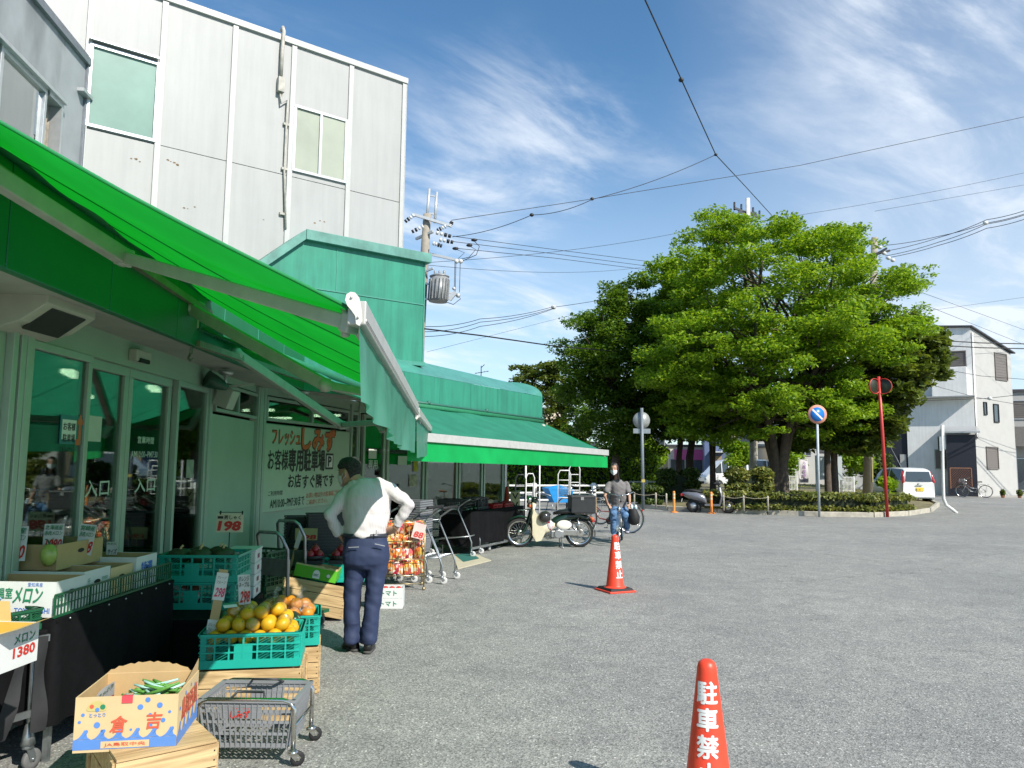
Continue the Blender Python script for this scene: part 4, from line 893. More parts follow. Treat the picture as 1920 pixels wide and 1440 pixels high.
c3 = carton(onT(-.05-.26,.79), -ta, .46, .27, .17, M_CARDP, 'plain brown carton between the white cartons on the table')
c4 = carton(onT(-.05-.26,1.09), -ta, .48, .28, .20, M_CARDW, 'white carton with blue lettering at the far end of the table'); side_text(c4, [('特選',0,.13,.15,.06,.03),('くだもの',.0,.06,.15,.03)], .48, M_BLU)
if True:
    c5 = carton(onT(-.49,.72,.93), -ta, .36, .5, .15, M_CARD, 'open brown carton stacked at the back of the melon table')
pcard(at(20,1052,4.55), R(10), .15, .20, ['宮崎産','アールスメロン'], '1280', 'price card reading 1280 above the melon carton', tilt=-8)
pcard(at(97,1034,4.75), R(8), .115, .165, ['北海道産','赤肉メロン'], '1080', 'price card reading 1080 in front of the entrance glass', tilt=-6, stick=.12)
pcard(at(155,1040,4.95), R(8), .10, .19, ['宮崎産','赤肉メロン'], '598', 'price card reading 598 beside the sliding door', tilt=-6, roll=6)
pcard(at(209,1040,5.3), R(6), .07, .085, ['みかん'], 'サイズ', 'small white card between the cartons near the sliding door', pcol=M_BLK)
M_MELON = pm('net_melon', (.28,.36,.13), .7, var=.3, scale=40, bump=.5)
def melon(loc, r, label, sc=(1,1,1), m=None, name='melon', g=None):
    t = thing(name, loc, random.random()*6, label, 'melon', g); b = MB(); b.ball((0,0,r*sc[2]), r, 20, sc=sc); b.build('fruit', m or M_MELON, t); b = MB(); b.tube([(0,0,2*r*sc[2]-.004),(.01,0,2*r*sc[2]+.02),(.03,.01,2*r*sc[2]+.03)], .004, 6); b.build('stem', M_DGRNP, t); return t
melon(at(90,1062,4.6), .05, 'yellow green melon wrapped in film below the 1080 card', sc=(.9,.9,1.3), m=pm('wrapped_melon', (.35,.42,.10), .25, var=.3, scale=14))

# --- near rack with caster
k0 = gnd(92,1180,.70); k1 = k0 + Vector((-.62,-1.15,0)); rd = (k0-k1).normalized(); ra_ = math.atan2(rd.x, rd.y); L2_ = (k0-k1).length
RK = thing('display_rack', (k1.x,k1.y,0), -ra_, 'steel rack with tied black cloth and a caster at the lower left corner', 'rack')
b = MB(); b.bx(-.6,0,0,L2_,.67,.70); b.build('top', M_CLOTH, RK, bevel=.008)
b = MB()
def ck(u, v):
    s = u*L2_*.86; k = (1-v)*.03*(math.sin(s*9)+.5*math.sin(s*23)); return (.012+k, s+(.06*(1-v)*u), .25+.44*v - (1-v)*.05*math.sin(s*5))
b.grid(ck, 50, 8); b.build('cloth', M_CLOTH, RK, recalc=False)
b = MB(); 
for q, yy in ((-.10,.0),(.0,.06)): b.grid(lambda u, v: (.03+.02*math.sin(v*8+q*9)*u, L2_-.14+q*(1-v)*1.3+u*(.05+.03*(1-v))+yy, .2+.48*v), 4, 10)
b.build('cloth_tail', pm('black_webbing', (.02,.02,.022), .75, var=.2), RK, recalc=False)
b = MB(); b.bar((.004,.0,.66),(.004,L2_,.66),.02,.035); b.bar((.02,.0,.27),(.02,L2_-.05,.30),.012,.035); b.tube([(-.03,L2_-.05,.12),(-.03,L2_-.05,.68)], .016, 8); b.tube([(-.03,L2_-.05,.13),(-.03,L2_-.05,.17),(-.03,L2_-.05,.24)], [.035,.028,.017], 12); b.build('frame', M_STEEL, RK)
def caster(par, x, y, z, r, a=0, m=None, wheelm=None):
    T = Matrix.Translation((x,y,z)) @ rot2(a); b = MB()
    b.lathe([(.02,.0),(.028,-.005),(.028,-.02),(.02,-.025)], 12, M=T)
    for s_ in (-1,1): b.add([T @ Vector(p) for p in ((-.02,s_*r*.32,-.02),(.022,s_*r*.32,-.02),(.03+.012,s_*r*.32,-z+r*1.1),(.012,s_*r*.32,-z+r*.75))], [(0,1,2,3)]); 
    b.bx(-.022,.024,-r*.33,r*.33,-.024,-.018,M=T); b.tube([T @ Vector((.026,-r*.42,r-z)), T @ Vector((.026,r*.42,r-z))], .008, 8)
    o = b.build('caster', m or M_STEEL, par, recalc=False)
    w = MB(); TW = Matrix.Translation((x,y,z)) @ rot2(a) @ Matrix.Translation((.026,0,r-z)) @ Matrix.Rotation(R(90),4,'X')
    w.lathe([(r*.55,-r*.24),(r*.93,-r*.24),(r,-r*.12),(r,r*.12),(r*.93,r*.24),(r*.55,r*.24)], 18, 0, M=TW); w.lathe([(.004,-r*.2),(r*.56,-r*.2),(r*.56,r*.2),(.004,r*.2)], 14, 1, M=TW)
    w.build('wheel', [wheelm or pm('grey_tyre', (.12,.12,.12), .7, var=.2), pm('wheel_hub', (.42,.37,.27), .5, var=.2)], o); return o
caster(RK, -.03, L2_-.05, .135, .052, R(100))
def onR(x, y, z=.702): return Vector((k1.x,k1.y,0)) + rd*y + Vector((rd.y,-rd.x,0))*x + Vector((0,0,z))
crate(onR(-.20,L2_-.30), -ra_+R(4), .36, .52, .11, M_DGRNP, 'dark green crate holding watermelons on the near rack', cols=6, rows=2)
M_WM = None
def wm_mat():
    m, nt, b, N, L = nodes('watermelon_skin'); tc = N('ShaderNodeTexCoord'); w = N('ShaderNodeTexWave'); w.inputs['Scale'].default_value = 7; w.inputs['Distortion'].default_value = 5; w.inputs['Detail'].default_value = 3; L(tc.outputs['Object'], w.inputs['Vector'])
    r = N('ShaderNodeValToRGB'); r.color_ramp.elements[0].color = (.03,.10,.015,1); r.color_ramp.elements[1].color = (.28,.33,.05,1); r.color_ramp.elements[0].position=.35; L(w.outputs['Fac'], r.inputs[0]); L(r.outputs[0], b.inputs['Base Color']); b.inputs['Roughness'].default_value=.35; return m
M_WM = wm_mat()
melon(onR(-.24,L2_-.24,.715), .10, 'striped watermelon at the far end of the dark green crate', sc=(1,1.15,.9), m=M_WM, name='watermelon', g='watermelons in the near crate')
melon(onR(-.20,L2_-.47,.715), .095, 'striped watermelon at the near end of the dark green crate', sc=(1,1.1,.9), m=M_WM, name='watermelon', g='watermelons in the near crate')
q = gnd(70,1237,.705); wb = carton((q.x-.165,q.y-.15,.705), R(-3), .32, .30, .165, M_CARDW, 'white printed carton with open yellow flap at the left edge', inner=pm('yellow_lining', (.70,.42,.07), .7, var=.05), holes=False)
side_text(wb, [('メロン',.06,.12,.13,.04,.02)], .32, M_GRN); side_text(wb, [('1380',.06,.065,.14,.045,.03)], .32, M_RED, 'price_print')
b = MB(); b.add([(.16,-.15,.165),(.16,.15,.165),(.25,.13,.20),(.25,-.12,.19)], [(0,1,2,3)]); b.add([(-.16,.15,.165),(.03,.15,.165),(.01,.16,.25),(-.12,.16,.25)], [(0,1,2,3)]); b.build('flap', pm('flap_board', (.60,.42,.16), .7, var=.06), wb, recalc=False)

# --- printed tan carton on a wooden crate
f0_ = gnd(133,1416,.31); f1_ = gnd(331,1402,.31); ang = math.atan2(f1_.y-f0_.y, f1_.x-f0_.x)*.72; W_ = (f1_-f0_).length; D_ = .40
nrm = Vector((-math.sin(ang), math.cos(ang), 0)); cc = (f0_+f1_)/2 + nrm*D_/2
bx_ = carton(cc+Vector((0,0,.002)), ang, W_, D_, .235, M_CARDP, 'tan printed vegetable carton with blue waves and dots in the foreground', holes=False)
M_SKYB = pm('wave_blue', (.09,.22,.55), .6, var=.06)
# wave band with curling crests, drawn as an outline laid on the faces
def wave_poly(L_, h0, amp, n):
    top = []
    for k in range(n):
        x0 = L_*k/n; s = L_/n
        for q in range(9):
            t = q/8; top.append((x0+s*(t*.62), h0+amp*(t**2.2)))
        for a in range(1,10):
            th = R(110-a*30); top.append((x0+s*(.62+.13)+s*.13*math.cos(th+R(70))*(1-a*.06), h0+amp*.78+amp*.26*math.sin(th+R(70))*(1-a*.06)))
        top.append((x0+s*.80, h0+amp*.25))
    return top
def wave_mesh(T, L_, n, h0=.055, amp=.042):
    b = MB(); tp = wave_poly(L_, h0, amp, n); 
    b.add([(x, .012, 0) for x in (0, L_)] + [(L_, h0, 0), (0, h0, 0)], [(0,1,2,3)], 0, False, T)
    for k in range(n):
        seg = tp[k*19:(k+1)*19]; x0 = L_*k/n; s = L_/n
        c = (x0+s*.45, h0+.002)
        pts = [(x0, h0)] + seg + [(x0+s, h0)]
        for i in range(len(pts)-1): b.add([(c[0],c[1],0), (pts[i+1][0],pts[i+1][1],0), (pts[i][0],pts[i][1],0)], [(0,1,2)], 0, False, T)
    return b
TF = Matrix.Translation((-W_/2,-D_/2-.0015,0)) @ Matrix.Rotation(R(90),4,'X'); TS = Matrix.Translation((W_/2+.0015,-D_/2,0)) @ rot2(R(90)) @ Matrix.Rotation(R(90),4,'X')
def dots(b, T, L_, pts, r=.011):
    for x, y, k in pts: b.add([(x*L_+r*k*math.cos(a*math.pi/8), y+r*k*math.sin(a*math.pi/8), 0) for a in range(16)], [tuple(range(16))], 0, False, T)
b = wave_mesh(TF, W_, 6); dots(b, TF, W_, [(.08,.16,.7),(.05,.13,.6),(.22,.115,1.2),(.63,.185,1.1),(.70,.215,1),(.73,.15,.7),(.74,.105,.7),(.82,.19,1.1),(.86,.125,.9),(.92,.16,.6),(.27,.09,.5),(.55,.09,.5)]); b.build('wave_print', M_SKYB, bx_, recalc=False)
b = wave_mesh(TS, D_, 5, .05, .05); dots(b, TS, D_, [(.1,.16,.8),(.35,.2,.9),(.42,.12,.8),(.6,.21,.8),(.8,.19,1),(.9,.12,.8),(.25,.11,.6)]); b.build('side_wave_print', M_SKYB, bx_, recalc=False)
M_REDP = pm('print_red', (.58,.10,.05), .6, var=.05)
front_text(bx_, [('倉',-.03,.115,.066,.07,.03,.12),('吉',.115,.125,.064,.07,.03,.12)], D_, M_REDP); b = MB(); 
lab = MB(); lab.bx(-.10,.10,-D_/2-.0025,-D_/2-.0016,.016,.045); lab.build('label_strip', M_CARDP, bx_); front_text(bx_, [('JA鳥取中央',0,.030,.17,.018,.01)], D_+.003, M_REDP, 'strip_print')
side_text(bx_, [('鳥取西瓜',.02,.145,.30,.095,.04)], W_, M_REDP)
b = MB(); T0 = Matrix.Translation((0,-D_/2-.002,0)) @ Matrix.Rotation(R(90),4,'X')
lg = [(-.125,.185,.026,pm('logo_pale', (.50,.42,.16), .6, var=.05)),]
b.add([(-.125+.042*math.cos(a*math.pi/10), .19+.022*math.sin(a*math.pi/10)-.006*math.cos(a*math.pi/5), 0) for a in range(20)], [tuple(range(20))], 0, False, T0); b.build('emblem', lg[0][3], bx_, recalc=False)
for nm, x, y, r_, m in (('emblem_red',-.145,.195,.009,M_REDP),('emblem_blue',-.122,.181,.009,M_SKYB),('emblem_green',-.10,.192,.011,M_GRN)):
    b = MB(); dots(b, Matrix.Translation((0,-D_/2-.003,0)) @ Matrix.Rotation(R(90),4,'X'), 1, [(x,y,1)], r_); b.build(nm, m, bx_, recalc=False)
front_text(bx_, [('とっとり',-.12,.158,.065,.016,.03)], D_, M_SKYB, 'emblem_lettering')
b = MB(); b.bx(-.022,.022,-D_/2-.004,-D_/2+.012,.205,.237); b.build('red_tape', pm('red_tape', (.62,.07,.09), .35, var=.05), bx_)
b = MB(); b.grid(lambda u, v: (-W_/2+u*W_, D_/2-.004, .235+.05*v*math.sin(math.pi*min(1,u*1.1))**.6 + .004*math.sin(u*60)*v), 24, 4); b.grid(lambda u, v: (W_/2-.004, -D_/2+u*D_, .235+.06*v*(u**1.5)), 14, 3); b.build('upper_flap', M_CARD, bx_, recalc=False)
wcrate((cc.x+.05, cc.y+.03, 0), ang+R(28), .42, .60, .31, 'wooden crate under the tan printed carton in the foreground', lid=True)
bu = thing('green_onion_bundle', cc+Vector((.08,.04,.01)), ang, 'bundle of wrapped green vegetables inside the tan carton', 'vegetables')
b = MB(); c_ = MB()
for k in range(44):
    x = random.uniform(-.13,.05); y = random.uniform(-.06,.11); z = .13+.05*random.random()+.03*(1-abs(x)/.11); a = random.uniform(-.5,.5)+(.3 if k % 2 else 2.6); dv = Vector((math.cos(a), math.sin(a)*.6, random.uniform(-.1,.35)))*.075
    (b if k % 3 else c_).tube([Vector((x,y,z))-dv, Vector((x,y,z)), Vector((x,y,z))+dv+Vector((0,0,.01))], [.007,.009,.005], 6)
b.build('stalk', pm('okra_green', (.10,.28,.05), .55, var=.3, scale=20), bu); c_.build('wrapped_stalk', pm('pale_wrap', (.38,.62,.56), .35, var=.2), bu)
pcard(cc+Vector((-.15,-.02,.12)), ang+R(50), .09, .19, ['きゅうり'], '98', 'folded white price card leaning out of the tan carton', tilt=35, roll=-30)

# --- citrus crates on wooden crates
g0 = gnd(374,1254,.33); g1 = gnd(560,1247,.33); an2 = math.atan2(g1.y-g0.y, g1.x-g0.x); W2 = (g1-g0).length; nr2 = Vector((-math.sin(an2), math.cos(an2), 0)); D2 = .40
cT = (g0+g1)/2 + nr2*D2/2
wcrate((cT.x+.0, cT.y+.02, 0), an2, W2+.03, .46, .315, 'wooden crate under the front citrus crate')
T1 = crate(Vector((cT.x,cT.y,.327)), an2, W2, D2, .205, M_TEALP, 'teal lattice crate piled with yellow citrus in front', 'teal plastic crates', txt='S.C.R. 619')
M_CIT = pm('yellow_citrus', (.60,.33,.012), .38, var=.10, scale=14, bump=.12, bscale=160, spec=.5); M_CIT2 = pm('orange_citrus', (.62,.22,.012), .35, var=.1, scale=14, bump=.12, bscale=160)
M_FILM = None
def film():
    m, nt, b, N, L = nodes('clear_film'); nt.nodes.remove(b); out = nt.nodes['Material Output']; t = N('ShaderNodeBsdfTransparent'); t.inputs[0].default_value=(.95,.96,.95,1); g = N('ShaderNodeBsdfGlossy'); g.inputs['Roughness'].default_value=.12
    tc = N('ShaderNodeTexCoord'); n = N('ShaderNodeTexNoise'); n.inputs['Scale'].default_value = 22; n.inputs['Detail'].default_value=3; n.inputs['Distortion'].default_value=2; L(tc.outputs['Object'], n.inputs['Vector']); bp = N('ShaderNodeBump'); bp.inputs['Strength'].default_value=1; bp.inputs['Distance'].default_value=.03; L(n.outputs['Fac'], bp.inputs['Height']); L(bp.outputs[0], g.inputs['Normal'])
    mx = N('ShaderNodeMixShader'); mx.inputs[0].default_value=.16; L(t.outputs[0], mx.inputs[1]); L(g.outputs[0], mx.inputs[2]); L(mx.outputs[0], out.inputs[0]); MATS['film']=m; return m
M_FILM = film()
def citrus_proto(m, label, group):
    t = thing('citrus_fruit', (0,0,0), 0, label, 'citrus', group); b = MB(); n = 18; b.ball((0,0,0), .047, n, sc=(1,1,.94)); b.build('fruit', m, t)
    b = MB(); b.lathe([(.0,.0455),(.004,.0455),(.006,.0435)], 8); b.build('stem_scar', pm('scar', (.16,.17,.03), .7), t); return t
pc = citrus_proto(M_CIT, 'round yellow citrus piled in the front teal crate', 'yellow citrus in the front teal crate')
spots = []
rr = random.Random(3)
for lay, (nx, ny, z) in enumerate(((6,4,.17),(5,4,.235),(4,3,.295))):
    for i in range(nx):
        for j in range(ny):
            sp_x = .088; x = (i-(nx-1)/2)*sp_x + rr.uniform(-.008,.008); y = (j-(ny-1)/2)*.09 + rr.uniform(-.008,.008)+(.03 if lay else 0)
            if lay == 0 and 0 < i < nx-1 and 0 < j < ny-1: continue
            if lay == 2 and (i, j) in ((0,0),(3,0)): continue
            spots.append((x, y, z + rr.uniform(-.008,.008)))
RT = rot2(an2)
for k, s_ in enumerate(spots):
    p = Vector((cT.x,cT.y,.327)) + (RT @ Vector(s_)).to_3d()
    c = pc if k == 0 else copy_tree(pc); c.location = p; c.scale = [rr.uniform(.92,1.06)]*2+[rr.uniform(.86,1.04)]; c.rotation_euler = (rr.uniform(-1.2,1.2), rr.uniform(-1.2,1.2), rr.uniform(0,6))
fl_ = MB()
for k, s_ in enumerate(spots):
    if k % 3 == 0 and s_[2] > .2: fl_.ball((RT @ Vector(s_)), .0505, 12, sc=(1.03,1.0,.98))
ft = thing('wrapping_film', (cT.x,cT.y,.327), 0, 'clear plastic film wrapped over some of the yellow citrus', 'film'); fl_.build('film', M_FILM, ft)
lb = thing('fruit_label', Vector((cT.x,cT.y,.327))+(RT @ Vector((-.16,-.02,.345))).to_3d(), an2+.6, 'green and white label lying on the yellow citrus', 'label'); b = MB(); b.box((0,0,0),(.085,.045,.002)); b.build('sheet', M_PAP, lb); b = MB(); b.box((0,.012,.0015),(.085,.018,.001)); b.build('band', M_GRN, lb); lb.rotation_euler = (R(30),0,an2+.5)
# second pair behind
h0_ = gnd(572,1214,.33); cT2 = h0_ + Vector((-.22,.24,0)); an3 = R(14)
wcrate((cT2.x+.02,cT2.y,0), an3, .46, .42, .315, 'wooden crate with red scribbles behind the front citrus crate')
T2 = crate(Vector((cT2.x+.02,cT2.y,.327)), an3, .44, .40, .20, M_TEALP, 'teal lattice crate of bagged oranges behind the front citrus crate', 'teal plastic crates')
po = citrus_proto(M_CIT2, 'bagged orange in the second teal crate', 'bagged oranges in the second teal crate'); k = 0
for x, y, z in ((.14,-.13,.20),(.05,-.14,.20),(-.05,-.13,.21),(-.14,-.12,.2),(.15,-.03,.21),(.06,-.04,.25),(-.04,-.03,.27),(-.13,-.02,.24),(.12,.07,.23),(.02,.07,.25),(-.09,.08,.24),(.13,.14,.2)):
    p = Vector((cT2.x+.02,cT2.y,.327)) + (rot2(an3) @ Vector((x,y,z))).to_3d(); c = po if k == 0 else copy_tree(po); k += 1; c.location = p; c.rotation_euler = (rr.uniform(-1,1), rr.uniform(-1,1), rr.uniform(0,6))
bg = thing('fruit_bag', Vector((cT2.x+.02,cT2.y,.327)), an3, 'clear bag over the oranges in the second teal crate', 'bag'); b = MB()
for x, y in ((.09,-.09),(-.08,-.06)): b.ball((x,y,.24), .095, 16, sc=(1.05,1,.75)); b.tube([(x,y,.30),(x,y+.01,.345),(x+.02,y+.02,.37)], [.03,.012,.025], 8)
b.build('film', M_FILM, bg)
b = MB(); T0 = Matrix.Translation((.232,0,0)) @ rot2(R(90)) @ Matrix.Rotation(R(90),4,'X')
# price stakes
sk = thing('price_stake', Vector((cT.x,cT.y,.40))+(RT @ Vector((-.27,-.06,0))).to_3d(), an2, 'tall cardboard stake with two 298 price cards in the citrus crate', 'price card'); sk.rotation_euler = (R(-6),R(7),an2)
b = MB(); b.bx(-.028,.028,.0,.004,-.05,.50); b.build('stake', M_CARD, sk)
for z in (.02,.31):
    b = MB(); b.bx(-.036,.036,-.004,-.001,z,z+.17); o = b.build('sheet', M_PAP2, sk)
    T = Matrix.Translation((0,-.006,0)) @ Matrix.Rotation(R(90),4,'X'); b = MB(); put_text(b, 'グレープ', -.0, z+.14, .055,.018, M=T, shear=.2); put_text(b, 'フルーツ', 0, z+.11, .055,.018, M=T, shear=.2); b.build('lettering', M_BLK, o, recalc=False); b = MB(); put_text(b, '298', .004, z+.048, .06,.06, M=T, bold=.03, shear=.15); b.build('price', pm('pink_ink', (.62,.06,.13), .5, var=0), o, recalc=False)
pcard(Vector((cT.x,cT.y,.66))+(RT @ Vector((-.08,.06,0))).to_3d(), an2, .075, .19, ['オレンジ','ネーブル'], '298', 'single white 298 price card standing in the citrus crate', roll=-4, stick=.12, green=False)
# packed greens on a black tray between the crates
tr_ = thing('black_tray', (cT.x-.12, cT.y+.52, .40), an2+R(5), 'black tray of bagged dark green vegetables behind the citrus', 'tray'); b = MB(); b.bx(-.32,.32,-.22,.22,0,.02); 
for x0,x1,y0,y1 in ((-.32,.32,-.22,-.21),(-.32,.32,.21,.22),(-.32,-.31,-.21,.21),(.31,.32,-.21,.21)): b.bx(x0,x1,y0,y1,.02,.09)
b.build('body', M_DKGP, tr_); b = MB(); b.bx(-.28,.28,-.18,.18,-.40,-.002); b.build('stand', M_CLOTH, tr_)
M_VEG = wrap_tex('bagged_greens', (.012,.035,.012), [(.35,(.03,.09,.03)),(.6,(.02,.03,.02)),(.8,(.10,.22,.10)),(.93,(.5,.55,.5))])
for k in range(9):
    v = thing('vegetable_bag', tr_.location+Vector((-.24+.12*(k%5)+.03*(k//5), -.12+.19*(k//5), .09)), random.random(), 'bag of dark leafy vegetables with green print on the black tray', 'vegetables', 'vegetable bags on the black tray')
    b = MB(); b.ball((0,0,.02), .075, 14, sc=(.8,1.5,.6)); o = b.build('pack', M_VEG, v)
    for vv in o.data.vertices: vv.co += Vector((1,1,1))*.012*noise.noise(vv.co*40)

# --- stacked teal crates by the white panel, fruit trays, potato price sign
cS = at(383,1120,6.1); 
st_ = thing('low_stand', (cS.x-.05, cS.y+.05, 0), R(3), 'dark cloth covered low stand under the stacked teal crates', 'stand'); b = MB(); b.bx(-.5,.45,-.62,.25,.44,.47); b.build('top', M_CLOTH, st_); b = MB(); b.bx(-.48,.43,-.6,.23,0,.438); b.build('skirt', M_CLOTH, st_)
crate(Vector((cS.x,cS.y,.472)), R(4), .56, .38, .20, M_TEALP, 'lower teal crate of the stack beside the white wall panel', 'teal plastic crates', txt='S.C.R. 619'); crate(Vector((cS.x,cS.y,.675)), R(4), .57, .39, .20, M_TEALP, 'upper teal crate of the stack beside the white wall panel', 'teal plastic crates', txt='S.C.R. 619')
M_PUMP = pm('pumpkin_skin', (.035,.05,.02), .6, var=.5, scale=12)
for k, (x, y) in enumerate(((-.18,-.06),(-.02,-.08),(.12,.02),(-.08,.08),(.06,.12))):
    v = thing('pumpkin', Vector((cS.x+x,cS.y+y,.80)), 0, 'dark green pumpkin in the upper teal crate', 'pumpkin', 'pumpkins in the teal crate'); b = MB()
    b.lathe([(.0,.0),(.05,.004),(.085,.04),(.08,.085),(.04,.105),(.0,.098)], 18, cap=False); o = b.build('fruit', M_PUMP, v)
    for vv in o.data.vertices: a = math.atan2(vv.co.y, vv.co.x); s_ = 1+.06*abs(math.sin(a*4.5)); vv.co.x *= s_; vv.co.y *= s_
    b = MB(); b.tube([(0,0,.09),(.005,0,.115),(.02,0,.13)], [.012,.008,.009], 6); b.build('stalk', M_WOOD, v)
sg = thing('potato_price_sign', at(430,998,6.25), R(6), 'clipped price sign reading 198 on a wire stick before the white panel', 'price sign')
b = MB(); b.bx(-.105,.105,0,.004,.0,.15); b.build('board', pm('sign_cream', (.60,.55,.42), .6, var=.05), sg); T = Matrix.Translation((0,-.003,0)) @ Matrix.Rotation(R(90),4,'X')
b = MB(); put_text(b, '男しゃく', .02, .118, .13, .032, M=T, bold=.03); b.bx(-.095,-.052,-.003,-.001,.108,.128); b.build('lettering', M_BLK, sg, recalc=False); b = MB(); put_text(b, '198', .0, .05, .18, .082, M=T, bold=.05, shear=.15); b.build('price', M_RED, sg, recalc=False); b = MB(); b.tube([(0,.008,.14),(0,.008,-.28)], .004, 6); b.bx(-.08,-.07,-.004,.008,.14,.17); b.bx(.09,.1,-.004,.008,.14,.17); b.bx(-.09,.1,.003,.006,.155,.16); b.build('stick', M_RUBB, sg)
tf = thing('fruit_tray', gnd(338,1122,.52)+Vector((0,0,-.05)), R(5), 'black shallow box of fruit in white foam nets by the stand', 'tray'); b = MB(); b.bx(-.22,.2,-.14,.14,0,.05); b.build('body', M_DKGP, tf)
pn = None
for k, (x, y, z) in enumerate(((-.16,-.09,.08),(-.06,-.08,.085),(.04,-.09,.08),(.13,-.08,.08),(-.11,.02,.11),(.0,.0,.13),(.09,.01,.11),(-.02,-.03,.17))):
    if pn is None:
        pn = thing('netted_fruit', (0,0,0), 0, 'brown fruit in a white foam net on the black box', 'fruit', 'fruit in foam nets'); b = MB(); b.ball((0,0,0), .045, 14); b.build('fruit', pm('pear_skin', (.22,.11,.05), .5, var=.2), pn); b = MB(); b.lathe([(.032,-.036),(.047,-.015),(.050,.01),(.040,.03)], 16, cap=False); b.build('foam_net', pm('foam_net', (.66,.68,.64), .7, var=.15, scale=60, bump=.8), pn, recalc=False); c = pn
    else: c = copy_tree(pn)
    c.location = tf.location + Vector((x,y,z)); c.rotation_euler = (R(-35+rr.uniform(-20,20)), rr.uniform(-.3,.3), rr.uniform(0,6))
fb = MB()
for k in range(4):
    t = thing('foam_box', at(459,1112,6.6)+Vector((0,0,-.02+.095*k)), R(8), ('lowest','second','third','topmost')[k]+' white foam box of the stack between the teal crates and green crates', 'box', 'white foam boxes'); b = MB(); b.bx(-.13,.10,-.15,.15,0,.092); b.build('body', M_CARDW, t, bevel=.006); b = MB(); b.bx(-.05,.03,-.152,-.149,.03,.065); b.bx(.099,.102,-.05,.03,.03,.065); b.build('print', pm('plum_print', (.16,.03,.07), .6, var=0), t)
    if k == 3: b = MB(); b.bx(-.135,.105,-.155,.155,.093,.11); b.build('lid', M_CARDW, t, bevel=.004)
b = thing('foam_box_stand', (at(459,1112,6.6).x, at(459,1112,6.6).y, 0), R(8), 'dark plinth under the white foam boxes', 'stand'); q = MB(); q.bx(-.15,.12,-.17,.17,0,at(459,1112,6.6).z-.022); q.build('body', M_CLOTH, b)
# --- tilted wooden crate with green carton and red fruit
t0 = gnd(632,1168,0); 
pr_ = thing('crate_prop', (t0.x-.50,t0.y+.30,0), R(8), 'black box propping up the tilted wooden crate', 'box'); b = MB(); b.bx(-.12,.1,-.2,.2,0,.115); b.build('body', M_DKGP, pr_)
wc3 = wcrate((t0.x-.31,t0.y+.24,.075), R(8), .62, .42, .32, 'tilted wooden crate carrying the green carton of red fruit', tilt=11)
gc = carton(Vector((t0.x-.27,t0.y+.22,.41)), R(5), .42, .32, .115, pm('lime_carton', (.10,.42,.02), .5, var=.08, scale=5), 'lime green carton with torn top on the tilted wooden crate', holes=False); gc.rotation_euler = (0,R(11),R(5))
b = MB(); T = Matrix.Translation((.01,-.163,0)) @ Matrix.Rotation(R(90),4,'X'); b.add([(-.035,.012,0),(.035,.012,0)]+[(.035*math.cos(a*math.pi/10), .055+.04*math.sin(a*math.pi/10), 0) for a in range(11)], [(0,1)+tuple(range(2,13))], 0, False, T); b.add([(.12+.018*math.cos(a*.4),.055+.018*math.sin(a*.4),0) for a in range(16)], [tuple(range(16))], 0, False, T); b.build('emblem', M_WLT, gc, recalc=False)
b = MB(); put_text(b, 'DEC', .01, .045, .05, .022, M=Matrix.Translation((0,-.1645,0)) @ Matrix.Rotation(R(90),4,'X'), bold=.03); b.build('emblem_lettering', M_GRN, gc, recalc=False)
b = MB(); b.grid(lambda u, v: (-.21+u*.42, -.158+.02*v, .113+.03*v*(.6+.5*noise.noise(Vector((u*9,0,1))))), 24, 2); b.grid(lambda u, v: (.207, -.16+u*.32, .113+.03*v*(.6+.5*noise.noise(Vector((u*9,3,1))))), 16, 2); b.build('torn_edge', M_CARD, gc, recalc=False)
tc2 = crate(Vector((t0.x-.20,t0.y+.62,.33)), R(8), .66, .44, .20, M_TEALP, 'teal crate behind the lime green carton with red fruit trays', 'teal plastic crates'); b = thing('crate_stand', (t0.x-.2,t0.y+.62,0), R(8), 'black stand under the teal crate behind the lime carton', 'stand'); q = MB(); q.bx(-.3,.3,-.2,.2,0,.328); q.build('body', M_CLOTH, b)
M_POM = pm('red_fruit', (.30,.012,.02), .3, var=.3, scale=12)
for k, (x, tl_) in enumerate(((-.36,'left'),(-.10,'right'))):
    t = thing('fruit_dish', Vector((t0.x+x,t0.y+.42+.05*k,.56)), R(6), f'{"first" if k == 0 else "second"} black dish of red fruit, {"beside the cardboard stake" if k == 0 else "next to the man in the shirt"}', 'dish'); b = MB(); b.lathe([(.02,0),(.10,.005),(.13,.045),(.122,.045),(.095,.012),(.0,.01)], 18, cap=False); b.build('body', M_DKGP, t)
    q = MB(); q.bx(-.10,.10,-.10,.10,-.04,-.001); q.build('foot', M_DKGP, t)
    for q_, (a, r_, z) in enumerate(((0,.055,.05),(2.1,.055,.05),(4.2,.055,.05),(1,.02,.10))):
        v = thing('red_fruit', t.location+Vector((r_*math.cos(a), r_*math.sin(a), z)), 0, f'shiny red fruit heaped on the {"first" if k == 0 else "second"} black dish', 'fruit', f'red fruit on the {"first" if k == 0 else "second"} black dish'); b = MB(); b.ball((0,0,0), .048, 14); b.build('fruit', M_POM, v); b = MB(); b.tube([(0,0,.044),(0,0,.06)], [.008,.012], 6); b.build('calyx', M_POM, v)
ck_ = thing('price_stake', Vector((t0.x-.55,t0.y+.20,.50)), 0, 'slanted cardboard stake beside the lime green carton', 'price card'); b = MB(); b.bar((0,0,-.02),(.1,0,.34),.028,.004,up=(0,1,0)); b.build('stake', M_CARD, ck_); b = MB(); b.bar((.06,-.004,.20),(.115,-.004,.39),.045,.003,up=(0,1,0)); b.build('sheet', M_PAP2, ck_)
